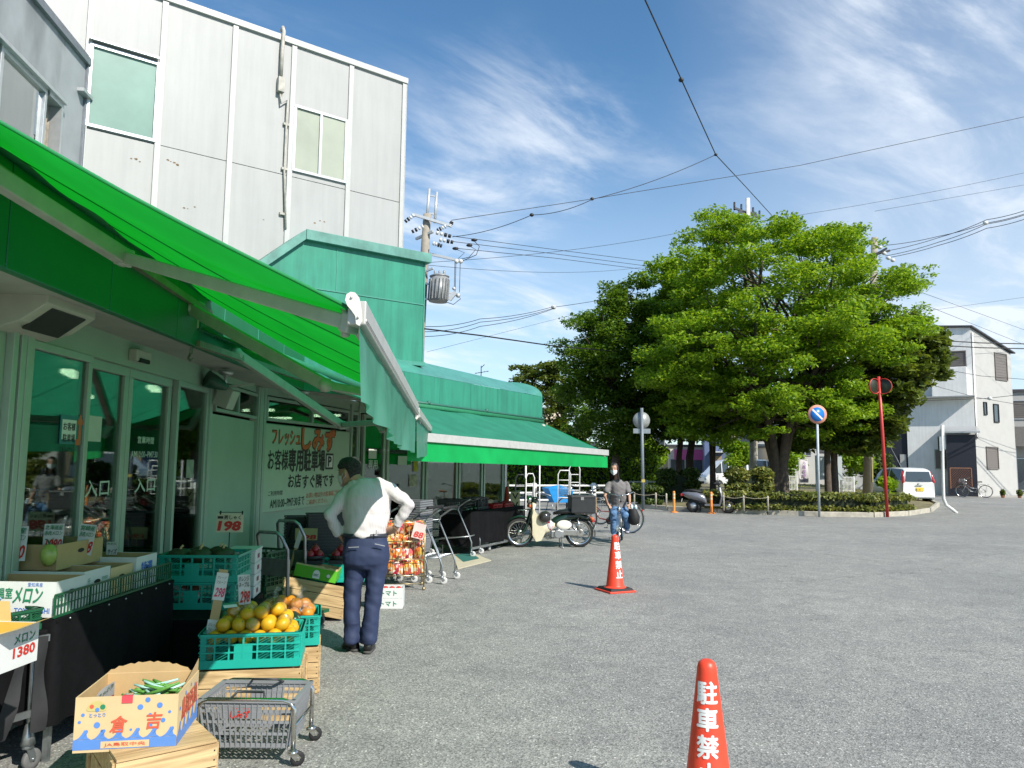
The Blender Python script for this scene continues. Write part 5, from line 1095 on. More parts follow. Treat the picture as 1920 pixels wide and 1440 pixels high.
bs2 = pcard(at(574,1013,8.6), R(8), .24, .13, [], '198', 'tan price board reading 198 among the shopping baskets', m=pm('tan_board', (.40,.33,.16), .7, var=.1), stick=.35)
# ================================================================ people
M_SKIN = pm('skin', (.46,.27,.18), .5, var=.06, scale=14)
M_HAIRG = pm('greying_hair', (.038,.038,.036), .7, var=.8, spec=.2, scale=60, bump=.6, bscale=160)
M_HAIRB = pm('dark_hair', (.022,.014,.011), .35, var=.5, scale=50, bump=.4, bscale=120)
M_MASK = pm('white_mask', (.72,.74,.74), .8, var=.03)
M_NAVY = pm('navy_trousers', (.019,.031,.080), .75, var=.12, scale=9, bump=.12, bscale=200)
M_JEAN = pm('blue_jeans', (.10,.20,.36), .8, var=.45, scale=7, bump=.2, bscale=200)
M_TEE = pm('grey_tee', (.17,.16,.155), .85, var=.1, scale=8)
M_SHOE = pm('black_shoe', (.012,.012,.012), .4, var=.2); M_SOLE = pm('shoe_sole', (.05,.048,.045), .7)
def striped():
    m, nt, b, N, L = nodes('striped_shirt'); tc = N('ShaderNodeTexCoord'); sep = N('ShaderNodeSeparateXYZ'); L(tc.outputs['Object'], sep.inputs[0])
    n = N('ShaderNodeTexNoise'); n.inputs['Scale'].default_value = 5; L(tc.outputs['Object'], n.inputs['Vector'])
    a = N('ShaderNodeMath'); a.operation = 'MULTIPLY_ADD'; L(n.outputs['Fac'], a.inputs[0]); a.inputs[1].default_value = .03; L(sep.outputs['X'], a.inputs[2])
    f = N('ShaderNodeMath'); f.operation = 'MULTIPLY'; L(a.outputs[0], f.inputs[0]); f.inputs[1].default_value = 85; fr = N('ShaderNodeMath'); fr.operation = 'FRACT'; L(f.outputs[0], fr.inputs[0])
    r = N('ShaderNodeValToRGB'); r.color_ramp.elements[0].position = .0; r.color_ramp.elements[0].color = (.62,.59,.58,1); e = r.color_ramp.elements.new(.62); e.color = (.66,.62,.61,1); e2 = r.color_ramp.elements.new(.78); e2.color = (.44,.38,.41,1); r.color_ramp.elements[-1].color = (.66,.62,.61,1)
    L(fr.outputs[0], r.inputs[0]); L(r.outputs[0], b.inputs['Base Color']); b.inputs['Roughness'].default_value = .85; return m
M_SHIRT = striped()
HR = [(0.0,-.038,.030,.040),(.022,-.028,.050,.060),(.055,-.014,.065,.082),(.10,-.004,.073,.094),(.14,.002,.077,.100),(.18,.006,.073,.096),(.21,.010,.056,.076),(.230,.012,.024,.036)]
def hr(z):
    for a, b in zip(HR, HR[1:]):
        if a[0] <= z <= b[0]: t = (z-a[0])/(b[0]-a[0]); return tuple(a[i]+(b[i]-a[i])*t for i in (1,2,3))
    return HR[0][1:] if z < 0 else HR[-1][1:]
def hpt(a, z, off=0.0):
    cy, rx, ry = hr(z); return Vector(((rx+off)*math.sin(a), cy-(ry+off)*math.cos(a), z))
def add_head(mb, T):
    mb.loft([(T @ Vector((0,cy,z)), T.to_3x3() @ Vector((rx,0,0)), T.to_3x3() @ Vector((0,ry,0))) for z, cy, rx, ry in HR], 18)
    mb.tube([T @ Vector(p) for p in ((0,-.095,.125),(0,-.108,.10),(0,-.118,.085),(0,-.10,.075))], [.008,.011,.015,.008], 8)
    for s in (-1,1): mb.ball((0,0,0), 1, 10, M=T @ Matrix.Translation((s*.080,.012,.10)) @ Matrix.Diagonal((.010,.020,.034,1)))
    mb.tube([T @ Vector(p) for p in ((-.02,-.088,.045),(0,-.094,.046),(.02,-.088,.045))], [.006,.009,.006], 6)
def add_face(par, T):
    e = MB()
    for s in (-1,1): e.ball(T @ Vector((s*.031,-.082,.118)), .011, 8, sc=(1,1,.7))
    e.build('eye', pm('eye_dark', (.03,.025,.02), .2), par)
    b = MB()
    for s in (-1,1): b.tube([T @ (hpt(s*.18,.136,.004)), T @ hpt(s*.42,.142,.004), T @ hpt(s*.62,.134,.003)], [.003,.004,.002], 6)
    b.build('eyebrow', M_HAIRB, par)
    m = MB()
    def mk(u, v):
        a = R(-78+156*u); z = -.012+.100*v*(1-.35*abs(2*u-1)**2) + .028*abs(2*u-1); return T @ (hpt(a, max(0.0,z), .012+.012*max(0,1-abs(2*u-1)*2.6)) + Vector((0,0,min(0,z))))
    m.grid(mk, 18, 8); o = m.build('face_mask', M_MASK, par, recalc=False)
    s_ = MB()
    for s in (-1,1):
        for z0, z1 in ((.07,.125),(.03,.075)): s_.tube([T @ hpt(s*R(76), z0, .010), T @ hpt(s*R(86), (z0+z1)/2, .007), T @ Vector((s*.082,.018,z1))], .0022, 5)
    s_.build('strap', M_MASK, o)
def add_hair(par, T, low, mat, thick=.016, flare=0.0, nz=12, na=36):
    h = MB()
    def f(u, v):
        a = 2*math.pi*u; zl = low(math.pi-abs(a-math.pi)) ; top = .236; z = top + (zl-top)*v; zz = max(z,.0); zz = max(zz, .085) if flare else zz; p = hpt(a, min(.229,zz), thick*(.55+.45*min(1,v*3)) + flare*max(0,(.02-z)))
        if z > .205: p = hpt(a, .205, thick) * 1.0; k = (z-.205)/.031; q = Vector((0,.011,.205+.038*math.sqrt(max(0,k)))); r_ = math.sqrt(max(0,1-k)); p = Vector((p.x*r_, .010+(p.y-.010)*r_, q.z))
        else: p.z = z
        w = .004*noise.noise(Vector((p.x*60,p.y*60,z*25))); return T @ (p*(1+w*2))
    h.grid(f, na, nz); h.build('hair', mat, par, recalc=False)
def limb(mb, pts, rs, sq=1.0, n=14):
    pts = [Vector(p) for p in pts]; mb.tube(pts, rs, n)
    for p, r in zip(pts[1:-1], rs[1:-1]): mb.ball(p, r*.97, 12)
def hand(mb, w, f, side, nrm, s=1.0, curl=.5):      # wrist, finger direction, thumb direction, palm normal
    w = Vector(w); f = Vector(f).normalized(); nrm = Vector(nrm); nrm = (nrm - f*nrm.dot(f)).normalized(); sd = Vector(side); sd = (sd - f*sd.dot(f) - nrm*sd.dot(nrm)).normalized()
    mb.loft([(w-f*.01, sd*.026*s, nrm*.019*s), (w+f*.03*s, sd*.036*s, nrm*.018*s), (w+f*.07*s, sd*.042*s, nrm*.015*s), (w+f*.092*s, sd*.040*s, nrm*.011*s)], 12)
    for k, (o, L_) in enumerate(((.030,.068),(.010,.078),(-.011,.072),(-.031,.056))):
        b = w+f*.085*s+sd*o*s; d = (f+sd*o*1.5).normalized(); L_ *= s
        p1 = b + d*L_*.45 + nrm*L_*.10*curl; p2 = p1 + d*L_*.32*(1-curl*.3) + nrm*L_*.38*curl; p3 = p2 + d*L_*.2*(1-curl*.6) + nrm*L_*.38*curl
        mb.tube([b-d*.01,p1,p2,p3], [.0095*s,.009*s,.0085*s,.007*s], 8)
    b = w+f*.02*s+sd*.028*s; p1 = b+(sd*.8+f*.6)*.035*s+nrm*.008; p2 = p1+(sd*.35+f*.9)*.032*s+nrm*.012
    mb.tube([b-sd*.01,p1,p2], [.013*s,.011*s,.008*s], 8)
# ---- man with his hands on his hips, seen from behind
MO = gnd(690,1222); man = thing('person', MO, 0, 'person in striped white shirt and navy trousers with hands on hips seen from behind', 'person')
def mp(px, py, dy=0.0): q = at(px, py, MO.y+dy) - MO; return q
body = MB()
fdir = Vector((-.90,.40,-.18)).normalized(); yv = -fdir; zv = Vector((-.16,.10,1)); xv = yv.cross(zv).normalized(); zv = xv.cross(yv).normalized()
HT = Matrix((xv,yv,zv)).transposed().to_4x4(); HT.translation = mp(655,906,.06)+Vector((.012,0,-.012)); HT = HT @ Matrix.Scale(1.0,4)
add_head(body, HT)
nk0 = mp(684,902,.03); body.tube([HT @ Vector((0,.03,.06)), (HT @ Vector((0,.035,.0))*.5 + nk0*.5), nk0+Vector((0,0,-.05))], [.058,.056,.062], 12)
XA = Vector((1,.12,0)); YA = Vector((-.12,1,0))
tor = [(685,1012,.0,.165,.108),(686,985,.0,.165,.110),(688,955,.01,.178,.118),(690,930,.02,.188,.120),(690,915,.03,.165,.10),(688,903,.035,.07,.065)]
body.loft([(mp(px,py,dy), XA*rx, YA*ry) for px,py,dy,rx,ry in tor], 16)
shL, elL, wrL = mp(652,921,.03), mp(618,966,-.06), mp(637,1003,.0); shR, elR, wrR = mp(731,917,.02), mp(767,946,-.05), mp(741,990,-.02)
limb(body, [shL, elL, wrL], [.042,.036,.026]); limb(body, [shR, elR, wrR], [.042,.036,.026])
hand(body, wrL, (.045,.10,-.085), (.3,-.4,.6), (.8,.2,.1), 1.0, .35); hand(body, wrR, (-.095,.05,-.045), (.2,.1,-.8), (-.3,.8,.1), 1.0, .35)
for pts in (((668,1040),(662,1106),(661,1196)), ((705,1040),(702,1106),(692,1198))): body.tube([mp(*p) for p in pts], [.07,.05,.04], 12)
fuse(body, 'body', M_SKIN, man, .0075, 4)
add_face(man, HT); add_hair(man, HT, lambda a: .178 if a < .6 else (.178-.045*(a-.6)/.6 if a < 1.2 else (.138 if a < 1.8 else (.138-.10*min(1,(a-1.8)/.5)))), M_HAIRG, .013)
s = MB()
s.loft([(mp(px,py,dy), XA*rx, YA*ry) for px,py,dy,rx,ry in [(685,1006,.0,.178,.122),(685,998,.0,.180,.126),(686,985,.0,.184,.128),(688,955,.01,.198,.132),(690,930,.02,.202,.135),(691,916,.03,.178,.115),(689,905,.035,.10,.085),(686,897,.035,.066,.064)]], 20, p=2.3)
limb(s, [shL+Vector((.02,0,-.01)), shL, shL.lerp(elL,.5), elL, elL.lerp(wrL,.55), wrL-(wrL-elL)*.0], [.068,.066,.060,.054,.050,.042]); limb(s, [shR+Vector((-.02,0,-.01)), shR, shR.lerp(elR,.5), elR, elR.lerp(wrR,.55), wrR-(wrR-elR)*.08], [.068,.066,.060,.054,.050,.042])
for q_ in (shL, shR): s.tube([nk0+Vector((0,0,-.055)), (nk0*.45+q_*.55)+Vector((0,0,.005)), q_+Vector((0,0,-.008))], [.062,.066,.062], 12)
fuse(s, 'shirt', M_SHIRT, man, .010, 4, wr=.015, wscale=7, wfun=lambda p: 1.2 if p.z < 1.15 or abs(p.x) > .2 else .55)
c = MB(); c.loft([(nk0+Vector((0,.0,-.035)), XA*.078, YA*.076), (nk0+Vector((-.012,.01,.012)), XA*.068, YA*.068)], 18); c.build('collar', pm('collar_cloth', (.62,.62,.60), .85, var=.05), man)
t = MB(); 
for pts, rs in ((((666,1020),(667,1045),(664,1075),(660,1106),(660,1150),(660,1203)),[.110,.115,.097,.081,.074,.073]), (((706,1018),(707,1045),(705,1075),(702,1106),(697,1150),(692,1206)),[.110,.115,.096,.081,.074,.073])):
    t.loft([(mp(*p)+Vector((0,.02*math.sin(i),0)), XA*r*.92, YA*r*1.08) for i, (p, r) in enumerate(zip(pts, rs))], 16)
t.loft([(mp(685,1001), XA*.176, YA*.122), (mp(686,1018), XA*.186, YA*.130), (mp(686,1040), XA*.198, YA*.140), (mp(685,1056), XA*.19, YA*.13), (mp(684,1066), XA*.12, YA*.1)], 20, p=2.3)
fuse(t, 'trousers', M_NAVY, man, .010, 4, wr=.011, wscale=8, wfun=lambda p: (1.3 if p.z < .25 else (.9 if .35 < p.z < .62 else .5)))
b = MB(); b.loft([(mp(685,1006), XA*.186, YA*.130), (mp(685,999), XA*.185, YA*.129)], 24, p=2.3); b.build('belt', pm('belt_leather', (.035,.04,.055), .35), man)
b = MB(); q = mp(663,1026,-.155); b.bar(q+Vector((-.045,.01,-.004)), q+Vector((.045,-.012,.004)), .003, .007); q = mp(712,1021,-.15); b.bar(q+Vector((-.04,-.006,.006)), q+Vector((.04,.02,-.014)), .003, .006); b.bar(mp(706,1003,-.142), mp(706,994,-.142), .012,.006); b.build('pocket_welt', pm('pocket_edge', (.30,.31,.34), .8), man)
def shoe(par, heel, toe, s=1.0):
    h, t_ = Vector(heel), Vector(toe); d = (t_-h).normalized(); sd = Vector((-d.y,d.x,0)); L_ = (t_-h).length; b = MB(); Z = Vector((0,0,1))
    b.loft([(h+Z*.045*s, sd*.030, Z*.04*s), (h+d*L_*.2+Z*.055*s, sd*.038, Z*.052*s), (h+d*L_*.45+Z*.045*s, sd*.042, Z*.042*s), (h+d*L_*.75+Z*.033, sd*.046, Z*.030), (h+d*L_+Z*.026, sd*.025, Z*.018)], 14, p=2.5); o = b.build('shoe', M_SHOE, par)
    k = MB(); k.loft([(h-d*.012+Z*.012, sd*.030, Z*.012), (h+d*L_*.3+Z*.012, sd*.042, Z*.012), (h+d*L_*.75+Z*.011, sd*.05, Z*.011), (h+d*(L_+.012)+Z*.012, sd*.028, Z*.010)], 14, p=4); k.build('sole', M_SOLE, o)
fl = Vector((mp(662,1200).x, .05, 0)); shoe(man, fl+Vector((.03,-.06,0)), fl+Vector((-.10,.12,0))); fr_ = Vector((mp(692,1204).x, 0, 0)); shoe(man, fr_+Vector((.0,-.08,0)), fr_+Vector((-.01,.16,0)))
# ================================================================ bicycles
M_TYRE = pm('tyre', (.014,.014,.014), .75, var=.2, scale=30); M_TYREB = pm('tan_wall_tyre', (.10,.075,.05), .7, var=.2)
def wheel(par, c, r, name='wheel', spokes=28, tw=.016, rimm=None, sm=None, hubr=.022, M=None):
    T = Matrix.Translation(c) @ Matrix.Rotation(R(90),4,'X'); n = 40
    b = MB(); prof = [(r-tw*1.7,-tw*.7),(r-tw*.5,-tw),(r,0),(r-tw*.5,tw),(r-tw*1.7,tw*.7)]; b.lathe(prof, n, M=T, cap=False); o = b.build('tyre', M_TYRE, par); o.name = name
    k = MB(); k.lathe([(r-tw*1.5,-tw*.6),(r-tw*2.6,-tw*.5),(r-tw*2.6,tw*.5),(r-tw*1.5,tw*.6)], n, M=T, cap=False); k.build('rim', rimm or M_CHROME, o, recalc=False)
    k = MB()
    for i in range(spokes):
        a = 2*math.pi*i/spokes; a2 = a + (.35 if i % 2 else -.35); z = .02 if i % 4 < 2 else -.02
        k.tube([T @ Vector((hubr*math.cos(a2),hubr*math.sin(a2),z)), T @ Vector(((r-tw*2.4)*math.cos(a),(r-tw*2.4)*math.sin(a),0))], .0016 if r > .3 else .003, 4, cap=False)
    k.lathe([(hubr*.5,-.045),(hubr,-.03),(hubr,.03),(hubr*.5,.045)], 12, M=T); k.build('spokes', sm or M_CHROME, o); return o
def bicycle(loc, rz, label, frame_m, saddle_m, basket=None, lean=0, fender=True, group=None, steer=0):
    t = thing('bicycle', loc, rz, label, 'bicycle', group); t.rotation_euler = (R(lean),0,rz); r = .335; WB = 1.08
    wheel(t, (0,0,r), r, 'rear_wheel'); wheel(t, (WB,0,r), r, 'front_wheel')
    f = MB(); bb = Vector((.46,0,.28)); st = Vector((.30,0,.72)); ht = Vector((.88,0,.78)); hb = Vector((.92,0,.62))
    f.tube([bb, st], .015); f.tube([bb, (.70,0,.34), hb], .017); f.tube([bb.lerp(st,.45), (.66,0,.50), ht.lerp(hb,.5)], .014); f.tube([ht, hb], .018)
    for s in (-1,1): f.tube([bb+Vector((0,s*.03,0)), (0,s*.05,r)], .009); f.tube([st+Vector((0,s*.015,-.06)), (0,s*.05,r)], .008); f.tube([hb+Vector((0,s*.03,-.02)), (.97,s*.04,.5), (WB,s*.045,r)], .010)
    f.build('frame', frame_m, t)
    s = MB(); s.loft([(Vector((.14,0,.83)), Vector((0,.085,0)), Vector((0,0,.028))), (Vector((.22,0,.835)), Vector((0,.08,0)), Vector((0,0,.03))), (Vector((.32,0,.83)), Vector((0,.035,0)), Vector((0,0,.022))), (Vector((.40,0,.825)), Vector((0,.018,0)), Vector((0,0,.016)))], 12); o = s.build('saddle', saddle_m, t); s = MB(); s.tube([(.27,0,.81),st], .013); s.build('seat_post', M_CHROME, o)
    h = MB(); h.tube([ht, (.86,0,.95)], .012); h.tube([(.60,-.28,1.0),(.74,-.27,1.03),(.85,-.16,.98),(.87,0,.96),(.85,.16,.98),(.74,.27,1.03),(.60,.28,1.0)], .011); ho = h.build('handlebar', M_CHROME, t)
    for s in (-1,1): g_ = MB(); g_.tube([(.60,s*.28,1.0),(.72,s*.275,1.025)], .016); g_.build('grip', M_RUBB, ho)
    b = MB(); b.tube([(.90,.05,.93),(.91,.07,.98)], .008); b.ball((.905,.06,.96), .022, 8); b.build('bell', M_CHROME, ho)
    b = MB(); b.lathe([(.03,-.03),(.045,0),(.045,.02)], 12, M=Matrix.Translation((.99,0,.70)) @ Matrix.Rotation(R(90),4,'Y')); b.build('headlamp', M_CHROME, t)
    if fender:
        b = MB(); b.grid(lambda u, v: (WB+(r+.018)*math.cos(R(-5+150*u)), -.022+.044*v, r+(r+.018)*math.sin(R(-5+150*u))), 16, 2); b.grid(lambda u, v: (-(r+.018)*math.cos(R(-25+150*u)), -.022+.044*v, r+(r+.018)*math.sin(R(-25+150*u))), 18, 2); b.build('mudguard', M_CHROME, t, recalc=False)
    c = MB(); c.lathe([(.03,-.004),(.085,-.004),(.085,.004),(.03,.004)], 24, M=Matrix.Translation((.46,-.06,.28)) @ Matrix.Rotation(R(90),4,'X')); c.bar((.46,-.075,.28),(.52,-.085,.13),.018,.01); c.bar((.46,.06,.28),(.40,.08,.43),.018,.01); c.box((.53,-.13,.12),(.09,.08,.02)); c.box((.39,.13,.44),(.09,.08,.02)); c.bar((.46,-.06,.36),(0,-.05,.36),.008,.008); c.bar((.46,-.06,.20),(0,-.05,.30),.008,.008); c.build('crank', M_DKGP, t)
    b = MB()
    for y in (-.05,.05): b.tube([(.24,y,.70),(-.18,y,.70)], .006, 6); b.tube([(0,y,r),(-.1,y,.70)], .005, 6)
    for x in (-.15,-.05,.05,.15): b.tube([(x,-.05,.70),(x,.05,.70)], .005, 6)
    b.build('rear_rack', M_STEEL, t); b = MB(); b.ball((-.30,0,.52), .022, 8); b.build('reflector', M_RED, t)
    b = MB(); b.tube([(0,.06,r),(.07,.13,.02)], .008, 6) if not steer else b.tube([(0,.06,r),(-.25,.08,r+.05)], .008, 6); b.build('kickstand', M_STEEL, t)
    if basket:
        k = MB(); w0, w1, d0, d1 = .14,.18,.10,.13
        for i in range(6):
            z = .72+.26*i/5; q = i/5; w_ = w0+(w1-w0)*q; d_ = d0+(d1-d0)*q; k.tube([(1.08-d_,-w_,z),(1.08+d_,-w_,z),(1.08+d_,w_,z),(1.08-d_,w_,z),(1.08-d_,-w_,z)], .0035, 4)
        for i in range(9):
            y = -1+2*i/8
            for sx in (-1,1): k.tube([(1.08+sx*d0, y*w0, .72),(1.08+sx*d1, y*w1, .98)], .003, 4)
        for i in range(7):
            x = -1+2*i/6
            for sy in (-1,1): k.tube([(1.08+x*d0, sy*w0, .72),(1.08+x*d1, sy*w1, .98)], .003, 4)
            k.tube([(1.08+x*d0,-w0,.72),(1.08+x*d0,w0,.72)], .003, 4)
        k.build('basket', basket, t)
    return t
WO = gnd(1160,1023); wdir = Vector((.20,.98,0)).normalized()      # from the front wheel's ground point towards the rear
bike_h = math.atan2(-wdir.y, -wdir.x)
WBk = bicycle(Vector((WO.x,WO.y,0))+wdir*1.08, bike_h, 'silver bicycle ridden towards the camera by the person in jeans', M_STEEL, M_RUBB, None, steer=1)
wm = thing('person', (WO.x+wdir.x*.75, WO.y+wdir.y*.75, 0), 0, 'person with long dark hair, mask, grey tee and jeans riding a bicycle', 'person'); WP = wm.location
def wp(px, py, dy=0.0): return at(px, py, WP.y+dy) - WP
b = MB(); hd_o = wp(1152,889,-.10); fd = Vector((-.30,-.94,-.08)).normalized(); yv = -fd; zv = Vector((-.04,-.06,1)); xv = yv.cross(zv).normalized(); zv = xv.cross(yv).normalized(); WT = Matrix((xv,yv,zv)).transposed().to_4x4(); WT.translation = hd_o+Vector((0,0,.0)); WT = WT @ Matrix.Scale(.98,4)
add_head(b, WT); nk = wp(1156,893,-.03); b.tube([WT @ Vector((0,.03,.05)), nk, nk+Vector((0,.02,-.09))], [.046,.045,.055], 12)
hip = wp(1161,950,.10); X = Vector((1,.1,0)); Y = Vector((-.1,1,0))
b.loft([(hip+Vector((0,0,-.06)), X*.15, Y*.12), (hip+Vector((0,-.01,.08)), X*.135, Y*.105), (wp(1159,925,.02), X*.14, Y*.10), (wp(1158,908,-.01), X*.155, Y*.095), (wp(1157,900,-.02), X*.09, Y*.07)], 16)
sL_, eL_, wL_ = wp(1142,908,-.02), wp(1134,930,-.10), wp(1141,947,-.34); sR_, eR_, wR_ = wp(1174,907,.0), wp(1180,930,-.02), wp(1181,945,-.22)
wL_ = Vector((-.27,-.02,wL_.z)); 
for a_, e_, w_ in ((sL_,eL_,wL_),(sR_,eR_,wR_)): limb(b, [a_, e_, w_], [.040,.033,.022], n=12)
hand(b, wL_, (.05,-.1,-.05), (1,0,.2), (0,-.3,-1), .9, .8); hand(b, wR_, (-.02,-.06,-.1), (-1,0,0), (0,-.8,.2), .9, .8)
kL, aL = wp(1150,963,-.30), wp(1151,1000,-.16); kR, aR = wp(1172,966,-.26), wp(1176,990,-.02); hL, hR = hip+Vector((-.08,0,-.06)), hip+Vector((.08,0,-.06))
for a_, e_, w_ in ((hL,kL,aL),(hR,kR,aR)): limb(b, [a_, e_, w_], [.07,.05,.035], n=12)
fuse(b, 'body', M_SKIN, wm, .010, 4); add_face(wm, WT); add_hair(wm, WT, lambda a: .196 if a < .9 else (.196-.33*min(1,(a-.9)/.35)), M_HAIRB, .015, .18, 18)
b = MB(); b.loft([(hip+Vector((0,0,-.07)), X*.172, Y*.14), (hip+Vector((0,-.01,.06)), X*.165, Y*.13), (wp(1159,925,.02), X*.168, Y*.125), (wp(1158,908,-.01), X*.175, Y*.115), (wp(1157,899,-.02), X*.10, Y*.08)], 18, p=2.3)
for a_, e_ in ((sL_,eL_),(sR_,eR_)): limb(b, [a_+(a_-e_)*-.1, a_, a_.lerp(e_,.72)], [.068,.066,.074])
fuse(b, 'tee_shirt', M_TEE, wm, .013, 4, wr=.016, wscale=7)
b = MB(); b.loft([(hip+Vector((0,0,-.0)), X*.16, Y*.13), (hip+Vector((0,0,-.08)), X*.175, Y*.145), (hip+Vector((0,-.03,-.15)), X*.14, Y*.11)], 16)
for a_, e_, w_ in ((hL,kL,aL),(hR,kR,aR)): limb(b, [a_, a_.lerp(e_,.5), e_, e_.lerp(w_,.6), w_], [.098,.09,.074,.064,.062])
fuse(b, 'jeans', M_JEAN, wm, .013, 4, wr=.014, wscale=8)
M_SHOE = pm('trainer', (.35,.36,.42), .6, var=.2)
for a_ in (aL, aR): shoe(wm, a_+Vector((0,.05,-.10)), a_+Vector((-.03,-.19,-.10)))
bag = thing('carrier_bag', WP+wR_+Vector((.05,.0,-.10)), 0, 'black carrier bag hanging from the handlebar beside the cyclist', 'bag'); b = MB(); b.loft([(Vector((0,0,.06)), Vector((.03,0,0)), Vector((0,.03,0))), (Vector((.01,0,-.02)), Vector((.09,.02,0)), Vector((-.02,.10,0))), (Vector((.03,0,-.16)), Vector((.12,0,0)), Vector((0,.12,0))), (Vector((.03,0,-.28)), Vector((.11,0,0)), Vector((0,.11,0))), (Vector((.03,0,-.32)), Vector((.05,0,0)), Vector((0,.05,0)))], 14); o = b.build('sack', M_RUBB, bag)
for v in o.data.vertices: v.co += Vector((1,1,.3))*.02*noise.noise(v.co*14)
b = MB(); b.tube([(0,0,.05),(-.02,0,.12),(-.03,.02,.14)], .008, 6); b.build('handle', M_RUBB, bag); b = MB(); b.lathe([(.0,0),(.03,0),(.03,.06),(.012,.09),(.012,.11)], 10, M=Matrix.Translation((-.02,-.05,.0))); b.lathe([(.0,0),(.03,0),(.03,.06),(.012,.09)], 10, M=Matrix.Translation((.06,-.05,.0))); b.build('bottle', pm('pale_bottle', (.55,.70,.78), .3), bag)
M_SADB = pm('brown_leather', (.26,.085,.025), .5, var=.2)
bicycle(gnd(1186,1000)+Vector((-.06,0,0)), R(182), 'dark red bicycle with brown saddle parked beside the moped', pm('maroon_frame', (.12,.015,.012), .35), M_SADB, None, lean=4)
bicycle(gnd(1128,985)+Vector((0,.3,0)), R(140), 'black bicycle with wire basket standing against the guard rail', M_RUBB, M_RUBB, M_STEEL, lean=-5)
# ================================================================ step-through motorcycle
M_CREAM = pm('cream_paint', (.68,.62,.45), .3, var=.04, coat=.4); M_BGRN = pm('bottle_green_paint', (.008,.028,.018), .25, coat=.5); M_ENG = pm('cast_alloy', (.40,.40,.39), .38, .85, var=.15)
g_a, g_b = gnd(974,1026), gnd(1086,1026); mdir = (g_a-g_b); msc = mdir.length/1.19
mb_ = thing('motorcycle', g_b, math.atan2(mdir.y, mdir.x), 'cream and dark green step-through motorcycle with a black box on its rack', 'motorcycle', scale=msc); WB = 1.19; r = .285
wheel(mb_, (0,0,r), r, 'rear_wheel', 32, .034, None, M_CHROME, .075); wheel(mb_, (WB,0,r), r, 'front_wheel', 32, .032, None, M_CHROME, .06)
b = MB(); b.loft([(Vector((.93,0,.22)), Vector((0,.035,0)), Vector((.02,0,.05))), (Vector((.94,0,.40)), Vector((0,.16,0)), Vector((.022,0,.01))), (Vector((.965,0,.60)), Vector((0,.20,0)), Vector((.025,0,.01))), (Vector((.93,0,.76)), Vector((0,.15,0)), Vector((.035,0,.02))), (Vector((.91,0,.86)), Vector((0,.09,0)), Vector((.05,0,.02)))], 16, p=2.6)
for s_ in (-1,1): b.add([(.94,s_*.03,.24),(.96,s_*.19,.40),(.97,s_*.205,.62),(.935,s_*.17,.76),(.80,s_*.17,.55),(.70,s_*.16,.30),(.78,s_*.15,.14),(.88,s_*.14,.12)], [(0,1,2,3,4,5,6,7)], 0, True)
b.loft([(Vector((.50,0,.44)), Vector((0,.09,0)), Vector((0,0,.06))), (Vector((.62,0,.40)), Vector((0,.15,0)), Vector((0,0,.12))), (Vector((.78,0,.40)), Vector((0,.16,0)), Vector((0,0,.17))), (Vector((.93,0,.46)), Vector((0,.15,0)), Vector((0,0,.2)))], 14, p=2.6); b.build('leg_shield', M_CREAM, mb_, recalc=False)
b = MB(); b.loft([(Vector((-.22,0,.55)), Vector((0,.06,0)), Vector((0,0,.05))), (Vector((.0,0,.62)), Vector((0,.09,0)), Vector((0,0,.06))), (Vector((.25,0,.60)), Vector((0,.10,0)), Vector((0,0,.09))), (Vector((.45,0,.52)), Vector((0,.09,0)), Vector((0,0,.10))), (Vector((.62,0,.44)), Vector((0,.07,0)), Vector((0,0,.06)))], 14); b.grid(lambda u, v: (-(r+.03)*math.cos(R(-15+140*u)), -.07+.14*v, r+.02+(r+.03)*math.sin(R(-15+140*u))-.03*(2*v-1)**2), 16, 4); b.build('rear_body', M_BGRN, mb_, recalc=False)
b = MB(); b.grid(lambda u, v: (WB+(r+.03)*math.cos(R(15+125*u)), -.06+.12*v, r+.02+(r+.03)*math.sin(R(15+125*u))-.03*(2*v-1)**2), 16, 4); 
for s_ in (-1,1): b.tube([(.97,s_*.06,.72),(1.03,s_*.065,.48),(WB-.09,s_*.065,.33),(WB,s_*.06,r)], [.028,.03,.03,.02], 8)
b.build('front_mudguard', M_BGRN, mb_, recalc=False)
for s_ in (-1,1):
    b = MB(); b.loft([(Vector((.18,s_*.09,.43)), Vector((.02,0,0)), Vector((0,0,.02))), (Vector((.23,s_*.115,.44)), Vector((0,s_*.01,.07)), Vector((.03,0,.0)))], 8) if False else b.ball((.32,s_*.095,.44), .1, 14, sc=(1.55,.30,.95)); b.build('side_cover', pm('ivory_paint', (.72,.70,.62), .3), mb_)
b = MB(); b.loft([(Vector((-.02,0,.70)), Vector((0,.11,0)), Vector((0,0,.035))), (Vector((.15,0,.71)), Vector((0,.135,0)), Vector((0,0,.05))), (Vector((.40,0,.69)), Vector((0,.12,0)), Vector((0,0,.045))), (Vector((.52,0,.66)), Vector((0,.07,0)), Vector((0,0,.03)))], 14, p=2.6); b.build('seat', pm('black_vinyl', (.012,.012,.012), .35), mb_)
b = MB(); b.tube([(.40,.0,.28),(.62,.0,.27)], .075, 14); b.tube([(.60,0,.28),(.80,0,.24)], [.055,.05], 12); b.bx(.33,.58,-.12,.12,.20,.33); b.tube([(.44,-.15,.27),(.44,.15,.27)], .085, 18); b.build('engine', M_ENG, mb_, bevel=.012)
b = MB()
for k in range(5): b.tube([(.64+.03*k,0,.26),(.65+.03*k,0,.26)], .068, 14)
b.build('cylinder_fins', M_ENG, mb_)
b = MB(); b.bar((.0,.10,.285),(.40,.10,.30),.03,.11); b.tube([(.0,.09,.285),(.0,.12,.285)], .075, 16); b.build('chain_case', M_CHROME, mb_, bevel=.01)
